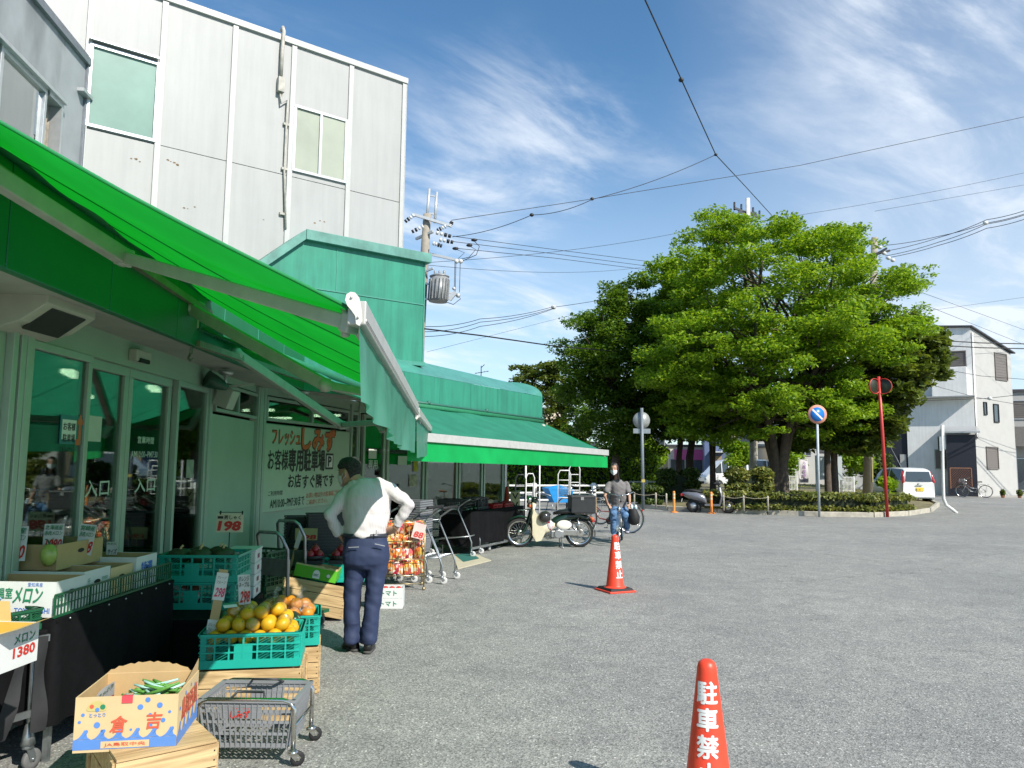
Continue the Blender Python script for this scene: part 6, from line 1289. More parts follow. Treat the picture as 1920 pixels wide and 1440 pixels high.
b = MB(); b.tube([(.72,-.06,.20),(.62,-.10,.16),(.45,-.12,.18),(.30,-.13,.22)], [.018,.018,.02,.03], 10); b.tube([(.30,-.13,.22),(.25,-.13,.23),(-.15,-.13,.25),(-.2,-.13,.25)], [.03,.045,.045,.03], 12); b.build('exhaust', M_CHROME, mb_)
b = MB(); b.tube([(.88,-.31,.93),(.90,-.22,.95),(.93,-.08,.93),(.93,.08,.93),(.90,.22,.95),(.88,.31,.93)], .012); b.loft([(Vector((.91,0,.84)), Vector((.05,0,0)), Vector((0,.07,0))), (Vector((.92,0,.93)), Vector((.07,0,0)), Vector((0,.10,0))), (Vector((.90,0,.98)), Vector((.05,0,0)), Vector((0,.08,0)))], 12); ho = b.build('handlebar', M_BGRN, mb_)
for s_ in (-1,1): b = MB(); b.tube([(.88,s_*.31,.93),(.895,s_*.22,.95)], .018); b.tube([(.90,s_*.20,.96),(.92,s_*.25,1.08)], .006, 6); b.lathe([(.0,-.008),(.05,-.006),(.05,.006),(.0,.01)], 14, M=Matrix.Translation((.91,s_*.27,1.12)) @ Matrix.Rotation(R(90),4,'Y')); b.build('mirror', M_RUBB, ho)
b = MB(); b.lathe([(.03,-.06),(.075,-.02),(.08,.03),(.06,.045),(.0,.05)], 16, M=Matrix.Translation((1.0,0,.92)) @ Matrix.Rotation(R(90),4,'Y')); b.build('headlight', M_CHROME, ho)
for s_ in (-1,1):
    for p in ((1.0,s_*.13,.80),(-.24,s_*.10,.56)): b = MB(); b.ball(p, .035, 10); b.build('indicator', M_ORG, mb_)
b = MB(); b.box((-.27,0,.53),(.05,.12,.08)); b.build('tail_lamp', M_RED, mb_, bevel=.012); b = MB(); b.box((-.30,0,.40),(.005,.16,.10),rot=Matrix.Rotation(R(-15),3,'Y')); b.build('number_plate', M_WLT, mb_)
b = MB()
for s_ in (-1,1): b.tube([(.98,s_*.08,.74),(1.12,s_*.09,.72),(1.22,s_*.08,.72)], .007, 6); b.tube([(0,s_*.11,r),(.06,s_*.12,.56)], [.022,.028], 10); b.tube([(.10,s_*.10,.66),(-.30,s_*.12,.66)], .009, 6); b.tube([(-.25,s_*.12,.66),(-.12,s_*.1,.56)], .007, 6)
for x in (1.06,1.14,1.22): b.tube([(x,-.09,.72),(x,.09,.72)], .006, 6)
for x in (-.28,-.18,-.08): b.tube([(x,-.12,.66),(x,.12,.66)], .007, 6)
b.build('rack', M_CHROME, mb_); b = MB(); b.tube([(.38,.1,.2),(.36,.16,.03),(.36,.20,.0)], .012); b.tube([(.38,-.1,.2),(.36,-.16,.03),(.36,-.20,.0)], .012); b.tube([(.36,-.17,.03),(.36,.17,.03)], .01); b.tube([(.52,-.2,.19),(.52,.2,.19)], .012); b.build('stand', M_STEEL, mb_)
bb = thing('delivery_box', Vector((g_b.x,g_b.y,0)) + mdir.normalized()*(-.02)*msc + Vector((0,0,.672*msc)), math.atan2(mdir.y,mdir.x), 'black delivery box strapped to the motorcycle rack', 'box', scale=msc); b = MB(); b.bx(-.27,.22,-.2,.2,0,.34); b.build('body', pm('black_box_plastic', (.02,.021,.022), .5, var=.2), bb, bevel=.02); b = MB(); b.bx(-.275,.225,-.205,.205,.29,.35); b.build('lid', pm('black_box_plastic', (.02,.021,.022)), bb, bevel=.015); b = MB(); b.box((.0,.207,.29),(.06,.012,.06)); b.build('latch', M_CHROME, bb); b = MB(); b.box((-.282,0,.17),(.012,.36,.30)); b.build('end_panel', M_CARD, bb)
hl = thing('helmet', Vector((g_b.x,g_b.y,0)) + mdir.normalized()*.70*msc + Vector((0,-.16,.60*msc)), .4, 'dark helmet hanging in front of the motorcycle seat', 'helmet', scale=msc); b = MB(); b.ball((0,0,.0), .125, 18, sc=(1.1,.95,.95)); b.build('shell', pm('helmet_paint', (.03,.028,.026), .2, coat=.5), hl); b = MB(); b.grid(lambda u, v: (.14*math.cos(R(-60+120*u))*math.cos(R(-25+45*v)), -.122*math.sin(R(-60+120*u))*1.0, .125*math.sin(R(-25+45*v))), 12, 5); b.build('visor', pm('visor', (.20,.20,.19), .1), hl, recalc=False)
rag = thing('cloth_bag', Vector((g_b.x,g_b.y,0)) + mdir.normalized()*.60*msc + Vector((0,-.12,.44*msc)), 0, 'red and white cloth hanging below the helmet on the motorcycle', 'bag', scale=msc); b = MB(); b.ball((0,0,0), .09, 14, sc=(.8,.5,1.1)); b.build('cloth', wrap_tex('red_white_cloth', (.62,.55,.55), [(.45,(.55,.03,.08)),(.75,(.65,.6,.6))]), rag)
# ================================================================ shopping carts, baskets, low trolley
def basket_mesh(w, d, h, rim=True, nx=16, ny=11, solid=.0):      # tapered plastic basket with slots
    b = MB(); k = .86
    def P(x, y, z): q = k+(1-k)*z/h; return (x*q, y*q, z)
    for T, L_, D_ in ((0,w,d),(2,w,d),(1,d,w),(3,d,w)):
        M = rot2(R(90*T)); n = nx if T % 2 == 0 else ny
        def pt(u, z): x = -L_/2+L_*u; q = k+(1-k)*z/h; return M @ Vector((x*q, -D_/2*q, z))
        for i in range(n+1):
            u = i/n; b.bar(pt(u,.0), pt(u,h), .014 if 0 < i < n else .02, .004)
        for z in (.012, h*.30, h*.55, h*.78): b.bar(pt(0,z), pt(1,z), .004, .014 if z > .02 else .024)
        b.bar(pt(-.015,h), pt(1.015,h), .022, .016); b.bar(pt(0,h-.02), pt(1,h-.02), .005, .02)
        if T == 0: b.add([pt(.22,h*.62)+Vector((0,-.002,0)), pt(.66,h*.62)+Vector((0,-.002,0)), pt(.66,h*.92)+Vector((0,-.002,0)), pt(.22,h*.92)+Vector((0,-.002,0))], [(0,1,2,3)])
        if T == 2: b.add([pt(.3,h*.6), pt(.7,h*.6), pt(.7,h*.9), pt(.3,h*.9)], [(0,1,2,3)])
    for i in range(9):
        x = -w/2*k + w*k*i/8; b.bar((x,-d/2*k,.004),(x,d/2*k,.004),.010,.005)
    for i in range(6):
        y = -d/2*k + d*k*i/5; b.bar((-w/2*k,y,.006),(w/2*k,y,.006),.010,.005)
    return b
def basket(loc, rz, w, d, h, m, label, txt=None, group=None, handles=True, tilt=0):
    t = thing('shopping_basket', loc, rz, label, 'basket', group); t.rotation_euler = (R(tilt),0,rz)
    basket_mesh(w, d, h).build('body', m, t)
    if handles:
        b = MB()
        for s in (-1,1): b = MB(); b.tube([(-.09,s*(d/2-.01),h+.005),(-.07,s*(d/2-.06),h+.03),(.07,s*(d/2-.06),h+.03),(.09,s*(d/2-.01),h+.005)], .007, 6); b.build('handle', M_DKGP, t)
    if txt:
        T = Matrix.Translation((0,-d/2*.965-.006,h*.78)) @ Matrix.Rotation(R(83),4,'X'); b = MB(); put_text(b, txt[0], -.03, .022, .085, .024, M=T, bold=.012); put_text(b, txt[1], -.03, -.014, .10, .04, M=T, bold=.03); b.build('lettering', M_RED, t, recalc=False)
    return t
# low chrome trolley with a grey basket in the foreground
q0, q1 = gnd(366,1436), gnd(548,1438); cxy = (q0+q1)/2; tz = math.atan2(q1.y-q0.y, q1.x-q0.x)
Lq = (q1-q0).length
trl = thing('basket_trolley', (cxy.x,cxy.y+.17,0), tz, 'low chrome trolley on casters holding a grey basket in the foreground', 'trolley')
hw = Lq/2; b = MB()
for y in (-.17,.20): b.tube([(-hw,y,.08),(-hw,y,.30),(-hw+.02,y,.325),(-hw+.05,y,.335),(hw-.06,y,.335),(hw-.025,y,.325),(hw,y,.29),(hw,y,.08)], .0125, 10)
for x in (-hw,hw): b.tube([(x,-.17,.20),(x,.20,.20)], .009, 8)
b.build('frame', M_CHROME, trl)
for x in (-hw,hw):
    for y in (-.17,.20): caster(trl, x, y, .085, .038, R(30), M_CHROME, M_RUBB)
TBM = Vector((cxy.x,cxy.y+.18,.085)); basket(TBM, tz, Lq*.98, .36, .245, M_GREYP, 'grey shopping basket with red lettering in the low chrome trolley', ('フレッシュ','しみず'))
# nested carts
def cart(loc, rz, label, bm=True, group='nested shopping carts'):
    t = thing('shopping_cart', loc, rz, label, 'shopping cart', group)       # local +x = front
    b = MB()
    for s in (-1,1): b.tube([(-.40,s*.24,.98),(-.30,s*.24,.93),(-.17,s*.24,.84),(-.15,s*.24,.78),(-.36,s*.24,.34),(-.40,s*.24,.24),(-.40,s*.24,.10)], .0125, 8); b.tube([(-.36,s*.24,.34),(.0,s*.21,.30),(.32,s*.17,.26),(.36,s*.17,.10)], .011, 8); b.tube([(-.17,s*.24,.80),(.30,s*.19,.74)], .008, 6)
    b.tube([(-.36,-.24,.34),(-.36,.24,.34)], .010, 8); b.tube([(.32,-.17,.26),(.32,.17,.26)], .010, 8); b.tube([(.30,-.19,.74),(.30,.19,.74)], .008, 6); b.build('frame', M_STEEL, t)
    b = MB(); b.tube([(-.40,-.27,.98),(-.40,.27,.98)], .02, 10); b.build('handle', M_RUBB, t)
    b = MB()
    for k in range(7): y = -.2+.4*k/6; b.tube([(-.33,y,.33),(.30,y*.85,.28)], .004, 5)
    b.build('lower_shelf', M_STEEL, t)
    for x, y in ((-.40,-.24),(-.40,.24),(.36,-.17),(.36,.17)): caster(t, x, y, .105, .048, R(200), M_STEEL, pm('white_wheel', (.5,.5,.48), .5))
    return t
cA = gnd(838,1096); ch = R(163); cd_ = Vector((math.cos(ch), math.sin(ch), 0)); side_ = Vector((-cd_.y, cd_.x, 0))
cpos = [Vector((cA.x,cA.y,0)) + cd_*.40 + cd_*k*.21 + Vector((0,.24,0)) for k in range(4)]
ct = cart(cpos[0], ch, 'rearmost grey cart of the nested row, its handle nearest the green mat')
for k, lb_ in ((1,'second grey cart of the nested row counted from the green mat'),(2,'third grey cart of the nested row beside the snack rack'),(3,'front cart of the nested row, mostly hidden by the man')): dup(ct, cpos[k], ch, lb_)
bk0 = None
for k in range(17):
    lo = cpos[0] + cd_*.10 + Vector((0,.02,.36 + k*.031))
    if bk0 is None: bk0 = basket(lo, ch+R(90), .42, .30, .20, pm('pale_grey_plastic', (.20,.21,.22), .4, var=.08), 'pale grey basket in the tall stack on the nested carts', None, 'stacked baskets on the carts', handles=False)
    else: dup(bk0, lo)
bkd = None
for s_i, (px, py, d) in enumerate(((612,1060,9.0),(570,1062,9.3))):
    p = at(px, py, d)
    for k in range(12):
        lo = p + Vector((0,0,k*.034))
        if bkd is None: bkd = basket(lo, R(20), .46, .32, .21, M_DKGP, 'dark grey basket in the stacks behind the man', None, 'dark stacked baskets', handles=False)
        else: dup(bkd, lo)
    bs = thing('basket_cart', (p.x,p.y,0), R(20), f'dark wheeled base under the {"right" if s_i == 0 else "left"} stack of dark baskets', 'cart'); b = MB(); b.bx(-.22,.22,-.16,.16,p.z-.03,p.z-.005); b.build('deck', M_DKGP, bs)
    b = MB(); 
    for x in (-.2,.2):
        for y in (-.14,.14): b.tube([(x,y,.0),(x,y,p.z-.03)], .012, 6)
    b.tube([(.2,-.14,p.z),(.24,-.14,p.z+.52),(.32,-.14,p.z+.60)], .012, 8); b.tube([(.2,.14,p.z),(.24,.14,p.z+.52),(.32,.14,p.z+.60)], .012, 8); b.tube([(.32,-.16,p.z+.6),(.32,.16,p.z+.6)], .02, 8); b.build('frame', M_RUBB, bs)
cB = gnd(893,1042); sc1 = cart(Vector((cB.x-.40,cB.y+.15,0)), R(165), 'single shopping cart with dark upper basket standing on the edge of the green mat', group=None); 
b = MB(); b.bar((-.33,-.22,.93),(-.14,-.22,.70),.012,.02); b.bar((-.33,.22,.93),(-.14,.22,.70),.012,.02)
for k in range(5): q = k/4; b.bar((-.33+.19*q,-.22,.93-.23*q),(-.33+.19*q,.22,.93-.23*q),.02,.012)
b.build('child_guard', M_DKGP, sc1); basket(sc1.location+Vector((-.02,0,.70)), R(75), .46, .42, .24, M_DKGP, 'dark basket sitting on the single cart by the mat', None, handles=False)
# hand trucks with bent tube handles
def ushape(loc, rz, w, h, label, m, deck=True, name='hand_truck'):
    t = thing(name, loc, rz, label, 'hand truck'); b = MB(); b.tube([(-w/2,0,.12),(-w/2,-.04,h-.16),(-w/2+.03,-.1,h-.03),(-w/2+.07,-.12,h),(w/2-.07,-.12,h),(w/2-.03,-.1,h-.03),(w/2,-.04,h-.16),(w/2,0,.12)], .016, 8); b.bx(-w/2,w/2,-.012,.0,.52,.68); b.build('handle', m, t)
    b = MB(); b.bx(-w/2,w/2,-.02,.60,.11,.14); b.build('deck', M_DGRNP, t); 
    for x in (-w/2+.05,w/2-.05):
        for y in (.06,.5): caster(t, x, y, .11, .048)
    return t
ushape(at(515,1100,7.3)*Vector((1,1,0)) if False else Vector((at(515,1100,7.3).x,7.3,0)), R(-25), .34, .93, 'hand truck with grey bent tube handle in front of the dark green crates', M_STEEL)
ushape(Vector((at(548,1100,8.0).x,8.0,0)), R(-25), .34, .98, 'second hand truck with bent tube handle beside the shopping baskets', M_STEEL)
for k in range(3):
    p = at(500,1020,7.75); crate(Vector((p.x-.08,p.y,.145+.19*k+.001)), R(-20), .44, .32, .185, M_DGRNP, ('lowest','middle','topmost')[k]+' dark green crate of the stack behind the hand truck', 'dark green crates')
um = thing('umbrella', at(541,1004,8.9), 0, 'black umbrella with hooked handle standing among the baskets', 'umbrella'); b = MB(); zf = -um.location.z; b.tube([(.0,0,-.02),(.035,0,.12),(.035,0,.15),(.02,0,.175),(-.005,0,.175),(-.02,0,.15),(-.02,0,.125)], .010, 8); b.build('handle', M_RUBB, um); b = MB(); b.tube([(0,0,-.02),(-.02,0,-.12),(-.06,0,-.55),(-.08,0,zf+.02)], [.012,.035,.02,.006], 8); b.build('canopy', M_RUBB, um)
# wire rack of snack bags
sr0 = gnd(752,1108); M_GOLD = pm('brass_wire', (.42,.33,.18), .35, .8, var=.2)
rk = thing('snack_rack', (sr0.x-.02,sr0.y+.22,0), R(10), 'brass coloured wire rack full of orange snack bags beside the carts', 'rack'); b = MB(); w2, d2, z0, z1 = .26,.20,.18,.83
for x in (-w2,w2):
    for y in (-d2,d2): b.tube([(x,y,.03),(x,y,z1)], .009, 8); b.ball((x,y,.022), .022, 8)
for z in (z0,z0+.2,z0+.42,z1): b.tube([(-w2,-d2,z),(w2,-d2,z),(w2,d2,z),(-w2,d2,z),(-w2,-d2,z)], .006, 6)
for k in range(9):
    x = -w2+2*w2*k/8; b.tube([(x,-d2,z0),(x,-d2,z1)], .003, 4); b.tube([(x,d2,z0),(x,d2,z1)], .003, 4); b.tube([(x,-d2,z0),(x,d2,z0)], .003, 4)
for k in range(7): y = -d2+2*d2*k/6; b.tube([(w2,y,z0),(w2,y,z1)], .003, 4); b.tube([(-w2,y,z0),(-w2,y,z1)], .003, 4)
b.tube([(-w2,-d2,.08),(w2,-d2,.08)], .006, 6); b.build('frame', M_GOLD, rk)
M_SNK = [wrap_tex('snack_orange', (.62,.20,.03), [(.4,(.66,.42,.16)),(.62,(.55,.06,.03)),(.8,(.70,.62,.42)),(.92,(.10,.06,.04))]), wrap_tex('snack_yellow', (.66,.40,.08), [(.4,(.60,.14,.03)),(.66,(.70,.60,.40)),(.9,(.5,.05,.05))]), wrap_tex('snack_pink', (.60,.12,.12), [(.4,(.70,.58,.52)),(.7,(.62,.30,.10)),(.9,(.35,.02,.04))])]
sbm = []
for m in M_SNK:
    b = MB(); b.grid(lambda u, v: (-.07+.14*u, -.035*math.sin(math.pi*u)**.6*math.sin(math.pi*v)**.5, -.09+.18*v), 10, 10); b.grid(lambda u, v: (-.07+.14*u, .035*math.sin(math.pi*u)**.6*math.sin(math.pi*v)**.5, -.09+.18*v), 10, 10); me = b.mesh('snack_bag', m)
    for v in me.vertices: v.co += Vector((.3,1,.3))*.012*noise.noise(v.co*30)
    sbm.append(me)
k = 0
for zi in range(4):
    for xi in range(4):
        for yi in range(2):
            o = bpy.data.objects.new('snack_bag', sbm[(xi*7+zi*3+yi)%5 % 3 if zi < 3 else 2 if xi % 2 else 0]); COL.objects.link(o)
            p = Vector((-.19+.127*xi+rr.uniform(-.015,.015), -.12+.15*yi, z0+.10+.155*zi)); o.location = rk.location + (rot2(R(10)) @ p).to_3d(); o.rotation_euler = (rr.uniform(-.4,.4), rr.uniform(-.35,.35), R(10)+rr.uniform(-.5,.5)); tag(o, 'crinkled orange and red snack bag in the brass wire rack', 'snack bag', 'snack bags in the wire rack')
pcard(rk.location+Vector((.20,-.22,.64)), R(8), .15, .19, [], '88', 'price card reading 88 clipped to the snack rack', tilt=-10, roll=14, m=pm('pink_card', (.62,.45,.42), .7))
p = gnd(729,1142)
for k in range(2):
    t = thing('tomato_box', (p.x-.03,p.y+.12,.001+.112*k), R(3), ('lower','upper')[k]+' white tomato box of the two on the ground by the man', 'box'); w_, d2_, h2_ = .34,.24,.11
    if k == 0: b = MB(); b.bx(-w_/2,w_/2,-d2_/2,d2_/2,0,h2_); b.build('body', M_CARDW, t, bevel=.003)
    else:
        b = MB(); b.bx(-w_/2,w_/2,-d2_/2,d2_/2,0,.01)
        for a in ((-w_/2,w_/2,-d2_/2,-d2_/2+.006),(-w_/2,w_/2,d2_/2-.006,d2_/2),(-w_/2,-w_/2+.006,-d2_/2+.006,d2_/2-.006),(w_/2-.006,w_/2,-d2_/2+.006,d2_/2-.006)): b.bx(*a,.01,h2_)
        b.build('body', M_CARDW, t)
    b = MB(); put_text(b, 'トマト', .02, .055, .17, .05, M=Matrix.Translation((0,-d2_/2-.002,0)) @ Matrix.Rotation(R(90),4,'X'), bold=.03); b.build('lettering', M_GRN, t, recalc=False)
tv = None
for k in range(8):
    o = bpy.data.objects.new('tomato', tv.data) if tv else MB().ball((0,0,0), .036, 14, sc=(1,1,.85)).build('tomato', pm('tomato_skin', (.5,.02,.012), .25))
    if tv: COL.objects.link(o)
    tv = o; o.location = (p.x-.03-.11+.073*(k%4), p.y+.08+.08*(k//4), .001+.112+.075); tag(o, 'ripe red tomato in the upper white box', 'tomato', 'tomatoes in the white box')
# door mat
mq = [gnd(858,1068), gnd(921,1052), gnd(884,1037), gnd(850,1041)]; mt = thing('door_mat', mq[0], 0, 'green door mat with pale border before the far entrance', 'mat'); b = MB(); cen_ = sum(mq, Vector())/4
b.add([v-mq[0]+Vector((0,0,.003)) for v in mq]+[v-mq[0]+Vector((0,0,.014)) for v in mq], [(0,1,5,4),(1,2,6,5),(2,3,7,6),(3,0,4,7),(4,5,6,7)]); b.build('border', pm('mat_border', (.50,.45,.33), .85, var=.1), mt); b = MB(); m2q = [mq[0].lerp(cen_,.42)+Vector((0,.25,0)), mq[1].lerp(cen_,.40)+Vector((-.05,.12,0)), mq[2].lerp(cen_,.08), mq[3].lerp(cen_,.08)]; b.add([v-mq[0]+Vector((0,0,.017)) for v in m2q], [(0,1,2,3)]); b.build('pile', pm('mat_green', (.02,.13,.11), .95, var=.2, scale=40), mt)
# --- far table and its goods
ft0 = gnd(884,960,.74); tb0 = thing('far_table', (ft0.x,ft0.y,0), R(-20), 'black cloth covered table by the far shop windows', 'table'); L3 = 2.3
skirt(L3,.62,.16,.735,fold=.02,seed=3).build('skirt', M_CLOTH, tb0, recalc=False)
b = MB(); b.bx(-.62,0,0,L3,.72,.742); b.build('top', M_CLOTH, tb0, bevel=.005); b = MB()
b.bar((.0,.03,.12),(.0,L3,.12),.02,.04); 
for x in (-.58,-.03):
    for y in (.06,L3-.06): b.tube([(x,y,0),(x,y,.72)], .016, 8)
b.build('frame', M_STEEL, tb0)
tb0.rotation_euler = (0,0,R(-24))
def onF(x, y, z=.744): return Vector((ft0.x,ft0.y,0)) + (rot2(R(-24)) @ Vector((x,y,0))).to_3d() + Vector((0,0,z))
t = crate(onF(-.30,.75), R(66), .42,.30,.21, M_DKGP, 'black plastic crate on the far table', None)
M_REDPL = pm('red_plastic', (.36,.012,.015), .4, var=.1)
t = crate(onF(-.22,1.25), R(66), .40,.26,.07, M_REDPL, 'shallow red tray on the far table beside the black crate', None, rows=1); t = crate(onF(-.20,1.72), R(66), .40,.26,.07, M_REDPL, 'shallow red tray under the dark red cone on the far table', None, rows=1)
t = thing('traffic_cone', onF(-.2,1.9,.82), 0, 'small dark red cone standing on the far table', 'cone'); b = MB(); b.lathe([(.09,0),(.085,.02),(.05,.03),(.03,.28),(.02,.30),(0,.305)], 18); b.build('cone_body', M_REDPL, t); b = MB(); b.bx(-.1,.1,-.1,.1,-.008,.012); b.build('base', M_REDPL, t)
for k in range(5): t = thing('vegetable_bag', onF(-.18,.15+.16*k,.775), k, 'small clear bag of greens along the edge of the far table', 'vegetables', 'bags on the far table'); b = MB(); b.ball((0,0,0),.06,12,sc=(1,.8,.55)); b.build('pack', M_VEG, t)
bn = gnd(902,1033); t = thing('storage_bin', (bn.x,bn.y+.15,.05), R(-10), 'grey plastic bin on white casters under the far table', 'bin'); b = MB(); b.lathe([(.15,0),(.19,.30),(.21,.31),(.21,.33),(.19,.33),(.14,.02),(0,.02)], 4, M=rot2(R(45)), smooth=False, cap=False); b.build('body', pm('bin_grey', (.22,.27,.26), .5, var=.1), t, bevel=.006); b = MB(); b.bx(-.05,.05,-.138,-.12,.22,.25); b.build('hand_slot', M_RUBB, t)
for x in (-.16,.16): b = MB(); b.lathe([(0,-.02),(.05,-.02),(.05,.02),(0,.02)], 14, M=Matrix.Translation((x,-.05,.0)) @ Matrix.Rotation(R(90),4,'Y')); b.build('wheel', pm('white_wheel', (.5,.5,.48)), t)
# placards by the far corner
M_PLAC = pm('placard_cream', (.62,.52,.30), .7, var=.08)
def placard(px0, px1, py0, py1, d, label, txt):
    a, b_ = at(px0,py1,d), at(px1,py0,d); t = thing('placard', (a.x,a.y,0), R(-2), label, 'placard'); w_ = b_.x-a.x; b = MB(); b.bx(0,w_,0,.012,a.z,b_.z); b.build('board', M_PLAC, t)
    b = MB(); n = len(txt); 
    for k, c_ in enumerate(txt): put_text(b, c_, w_/2, b_.z-(b_.z-a.z)*(k+.5)/n, min(w_*.7,.22), (b_.z-a.z)/n*.7, M=Matrix.Translation((0,-.003,0)) @ Matrix.Rotation(R(90),4,'X'), bold=.02)
    b.build('lettering', M_BLK, t, recalc=False); b = MB(); b.bar((w_/2,.02,0),(w_/2,.02,a.z+.1),.03,.02); b.build('post', M_WOOD, t)
placard(936,955,903,950, 18.2, 'narrow cream placard with handwriting at the far shop corner', '駐輪場'); placard(957,975,922,955, 18.0, 'cream placard with black strokes beside the narrow one', 'VV')
# hand trucks, poles and ladder near the guard rail
def pole(px, y0, y1, d, label, m, r_=.018, name='pole', lean=0):
    a = at(px,y0,d); t = thing(name, (a.x,a.y,0), 0, label, 'pole'); b = MB(); b.tube([(lean,0,a.z),(0,0,0)], r_, 8); b.build('shaft', m, t); b = MB(); b.lathe([(r_*3,0),(r_*3,.02),(r_*1.2,.05)], 10); b.build('foot', m, t)
M_WPT = pm('white_paint', (.68,.68,.65), .45, var=.1)
pole(986,873,960,19, 'white pole standing left of the tall bare pole', M_WPT, .022); pole(1012,870,960,19.4, 'single slim white pole behind the motorcycle mirror', M_WPT, .018)
def htruck(px, y0, d, w_, label, m, rungs=4):
    a = at(px,y0,d); t = thing('hand_truck', (a.x,a.y,0), R(15), label, 'hand truck'); h = a.z; b = MB(); b.tube([(-w_/2,0,.1),(-w_/2,-.05,h-.1),(-w_/2+.05,-.07,h),(w_/2-.05,-.07,h),(w_/2,-.05,h-.1),(w_/2,0,.1)], .016, 8)
    for k in range(rungs): z = .25+(h-.5)*k/max(1,rungs-1); b.tube([(-w_/2,-.02,z),(w_/2,-.02,z)], .012, 6)
    b.build('frame', m, t); b = MB(); b.bx(-w_/2-.03,w_/2+.03,-.25,0,.02,.035); b.build('toe_plate', m, t)
    for s in (-1,1): b = MB(); b.lathe([(0,-.02),(.1,-.025),(.1,.025),(0,.02)], 16, M=Matrix.Translation((s*(w_/2+.05),.06,.1)) @ Matrix.Rotation(R(90),4,'Y')); b.build('wheel', M_TYRE, t)
htruck(975,890,18.6,.24,'dark hand truck left of the white poles', M_DKGP); htruck(993,888,19.2,.22,'white hand truck between the slim poles', M_WPT); htruck(1057,882,20,.34,'white hand truck with looped top behind the black delivery box', M_WPT,3); htruck(1076,872,20.6,.30,'tall pale ladder-like truck right of the looped hand truck', M_WPT,6)
bp = gnd(1052,962); t = thing('wheelbarrow', (bp.x,bp.y+1.2,0), R(20), 'wheelbarrow covered with a bright blue sheet by the guard rail', 'wheelbarrow'); b = MB(); b.add([(-.5,-.3,.75),(.45,-.3,.70),(.45,.3,.72),(-.5,.3,.75),(-.25,-.2,.28),(.25,-.2,.28),(.25,.2,.28),(-.25,.2,.28),(0,0,.86)], [(0,1,8),(1,2,8),(2,3,8),(3,0,8),(0,4,5,1),(1,5,6,2),(2,6,7,3),(3,7,4,0),(4,7,6,5)]); b.build('sheet', pm('blue_sheet', (.02,.26,.62), .45, var=.15, scale=6), t); b = MB(); b.tube([(-.75,-.25,.62),(.4,-.15,.25)], .018); b.tube([(-.75,.25,.62),(.4,.15,.25)], .018); b.tube([(-.3,-.2,.3),(-.35,-.25,0)], .015); b.tube([(-.3,.2,.3),(-.35,.25,0)], .015); b.build('frame', M_STEEL, t); b = MB(); b.lathe([(0,-.04),(.18,-.04),(.18,.04),(0,.04)], 20, M=Matrix.Translation((.45,0,.18)) @ Matrix.Rotation(R(90),4,'X')); b.build('wheel', M_TYRE, t)
# ---------------------------------------------------------------- traffic cones
M_CONE = pm('cone_orange', (.78,.06,.024), .42, var=.12, scale=7, spec=.5)
def cone(loc, rz, label, chars, trz):
    t = thing('traffic_cone', loc, 0, label, 'traffic cone', 'orange cones on the asphalt'); b = MB()
    prof = [(.148,.045),(.142,.05),(.118,.062),(.112,.075),(.046,.645),(.044,.665),(.038,.685),(.022,.697),(0,.70)]
    b.lathe(prof, 36); b.build('cone_body', M_CONE, t)
    b = MB(); b.bx(-.19,.19,-.19,.19,.0,.022); b.add([(.165*math.cos(R(22.5+45*k))*1.05,.165*math.sin(R(22.5+45*k))*1.05,.022) for k in range(8)]+[(.15*math.cos(R(22.5+45*k)),.15*math.sin(R(22.5+45*k)),.046) for k in range(8)], [(k,(k+1)%8,8+(k+1)%8,8+k) for k in range(8)]+[tuple(range(8,16))]); o = b.build('base', M_CONE, t, bevel=.006); o.rotation_euler = (0,0,R(rz))
    b = MB()
    for q in range(4): T = rot2(R(90*q)); b.bx(-.188,.188,.155,.188,.022,.036,M=T) if False else b.add([T @ Vector(p) for p in ((-.17,-.17,.0225),(.17,-.17,.0225),(.15,-.15,.050),(-.15,-.15,.050))], [(0,1,2,3)])
    b.add([(-.15,-.15,.050),(.15,-.15,.050),(.15,.15,.050),(-.15,.15,.050)], [(0,1,2,3)]); o = b.build('weight', M_RUBB, t); o.rotation_euler = (0,0,R(rz))
    b = MB()
    for k, c_ in enumerate(chars):
        zc = .562-.114*k; 
        def bend(x, y, z, e=0, zc=zc):
            zz = zc+y; rad = .112+(.046-.112)*(zz-.075)/.57 + .0012 + e; a = x/rad + R(trz); return (rad*math.cos(a), rad*math.sin(a), zz)
        put_text(b, c_, 0, 0, .098, .094, bold=.035, bend=bend)
    b.build('lettering', M_WLT, t, recalc=False); return t
pc1 = at(1327,1222,3.66); cone((pc1.x,pc1.y+.02,0), 20, 'orange traffic cone nearest the camera with white lettering', '駐車禁止', -105); pc2 = gnd(1155,1110); cone((pc2.x,pc2.y+.08,0), 25, 'orange traffic cone with black weighted base in mid distance', '駐車禁止', -60)
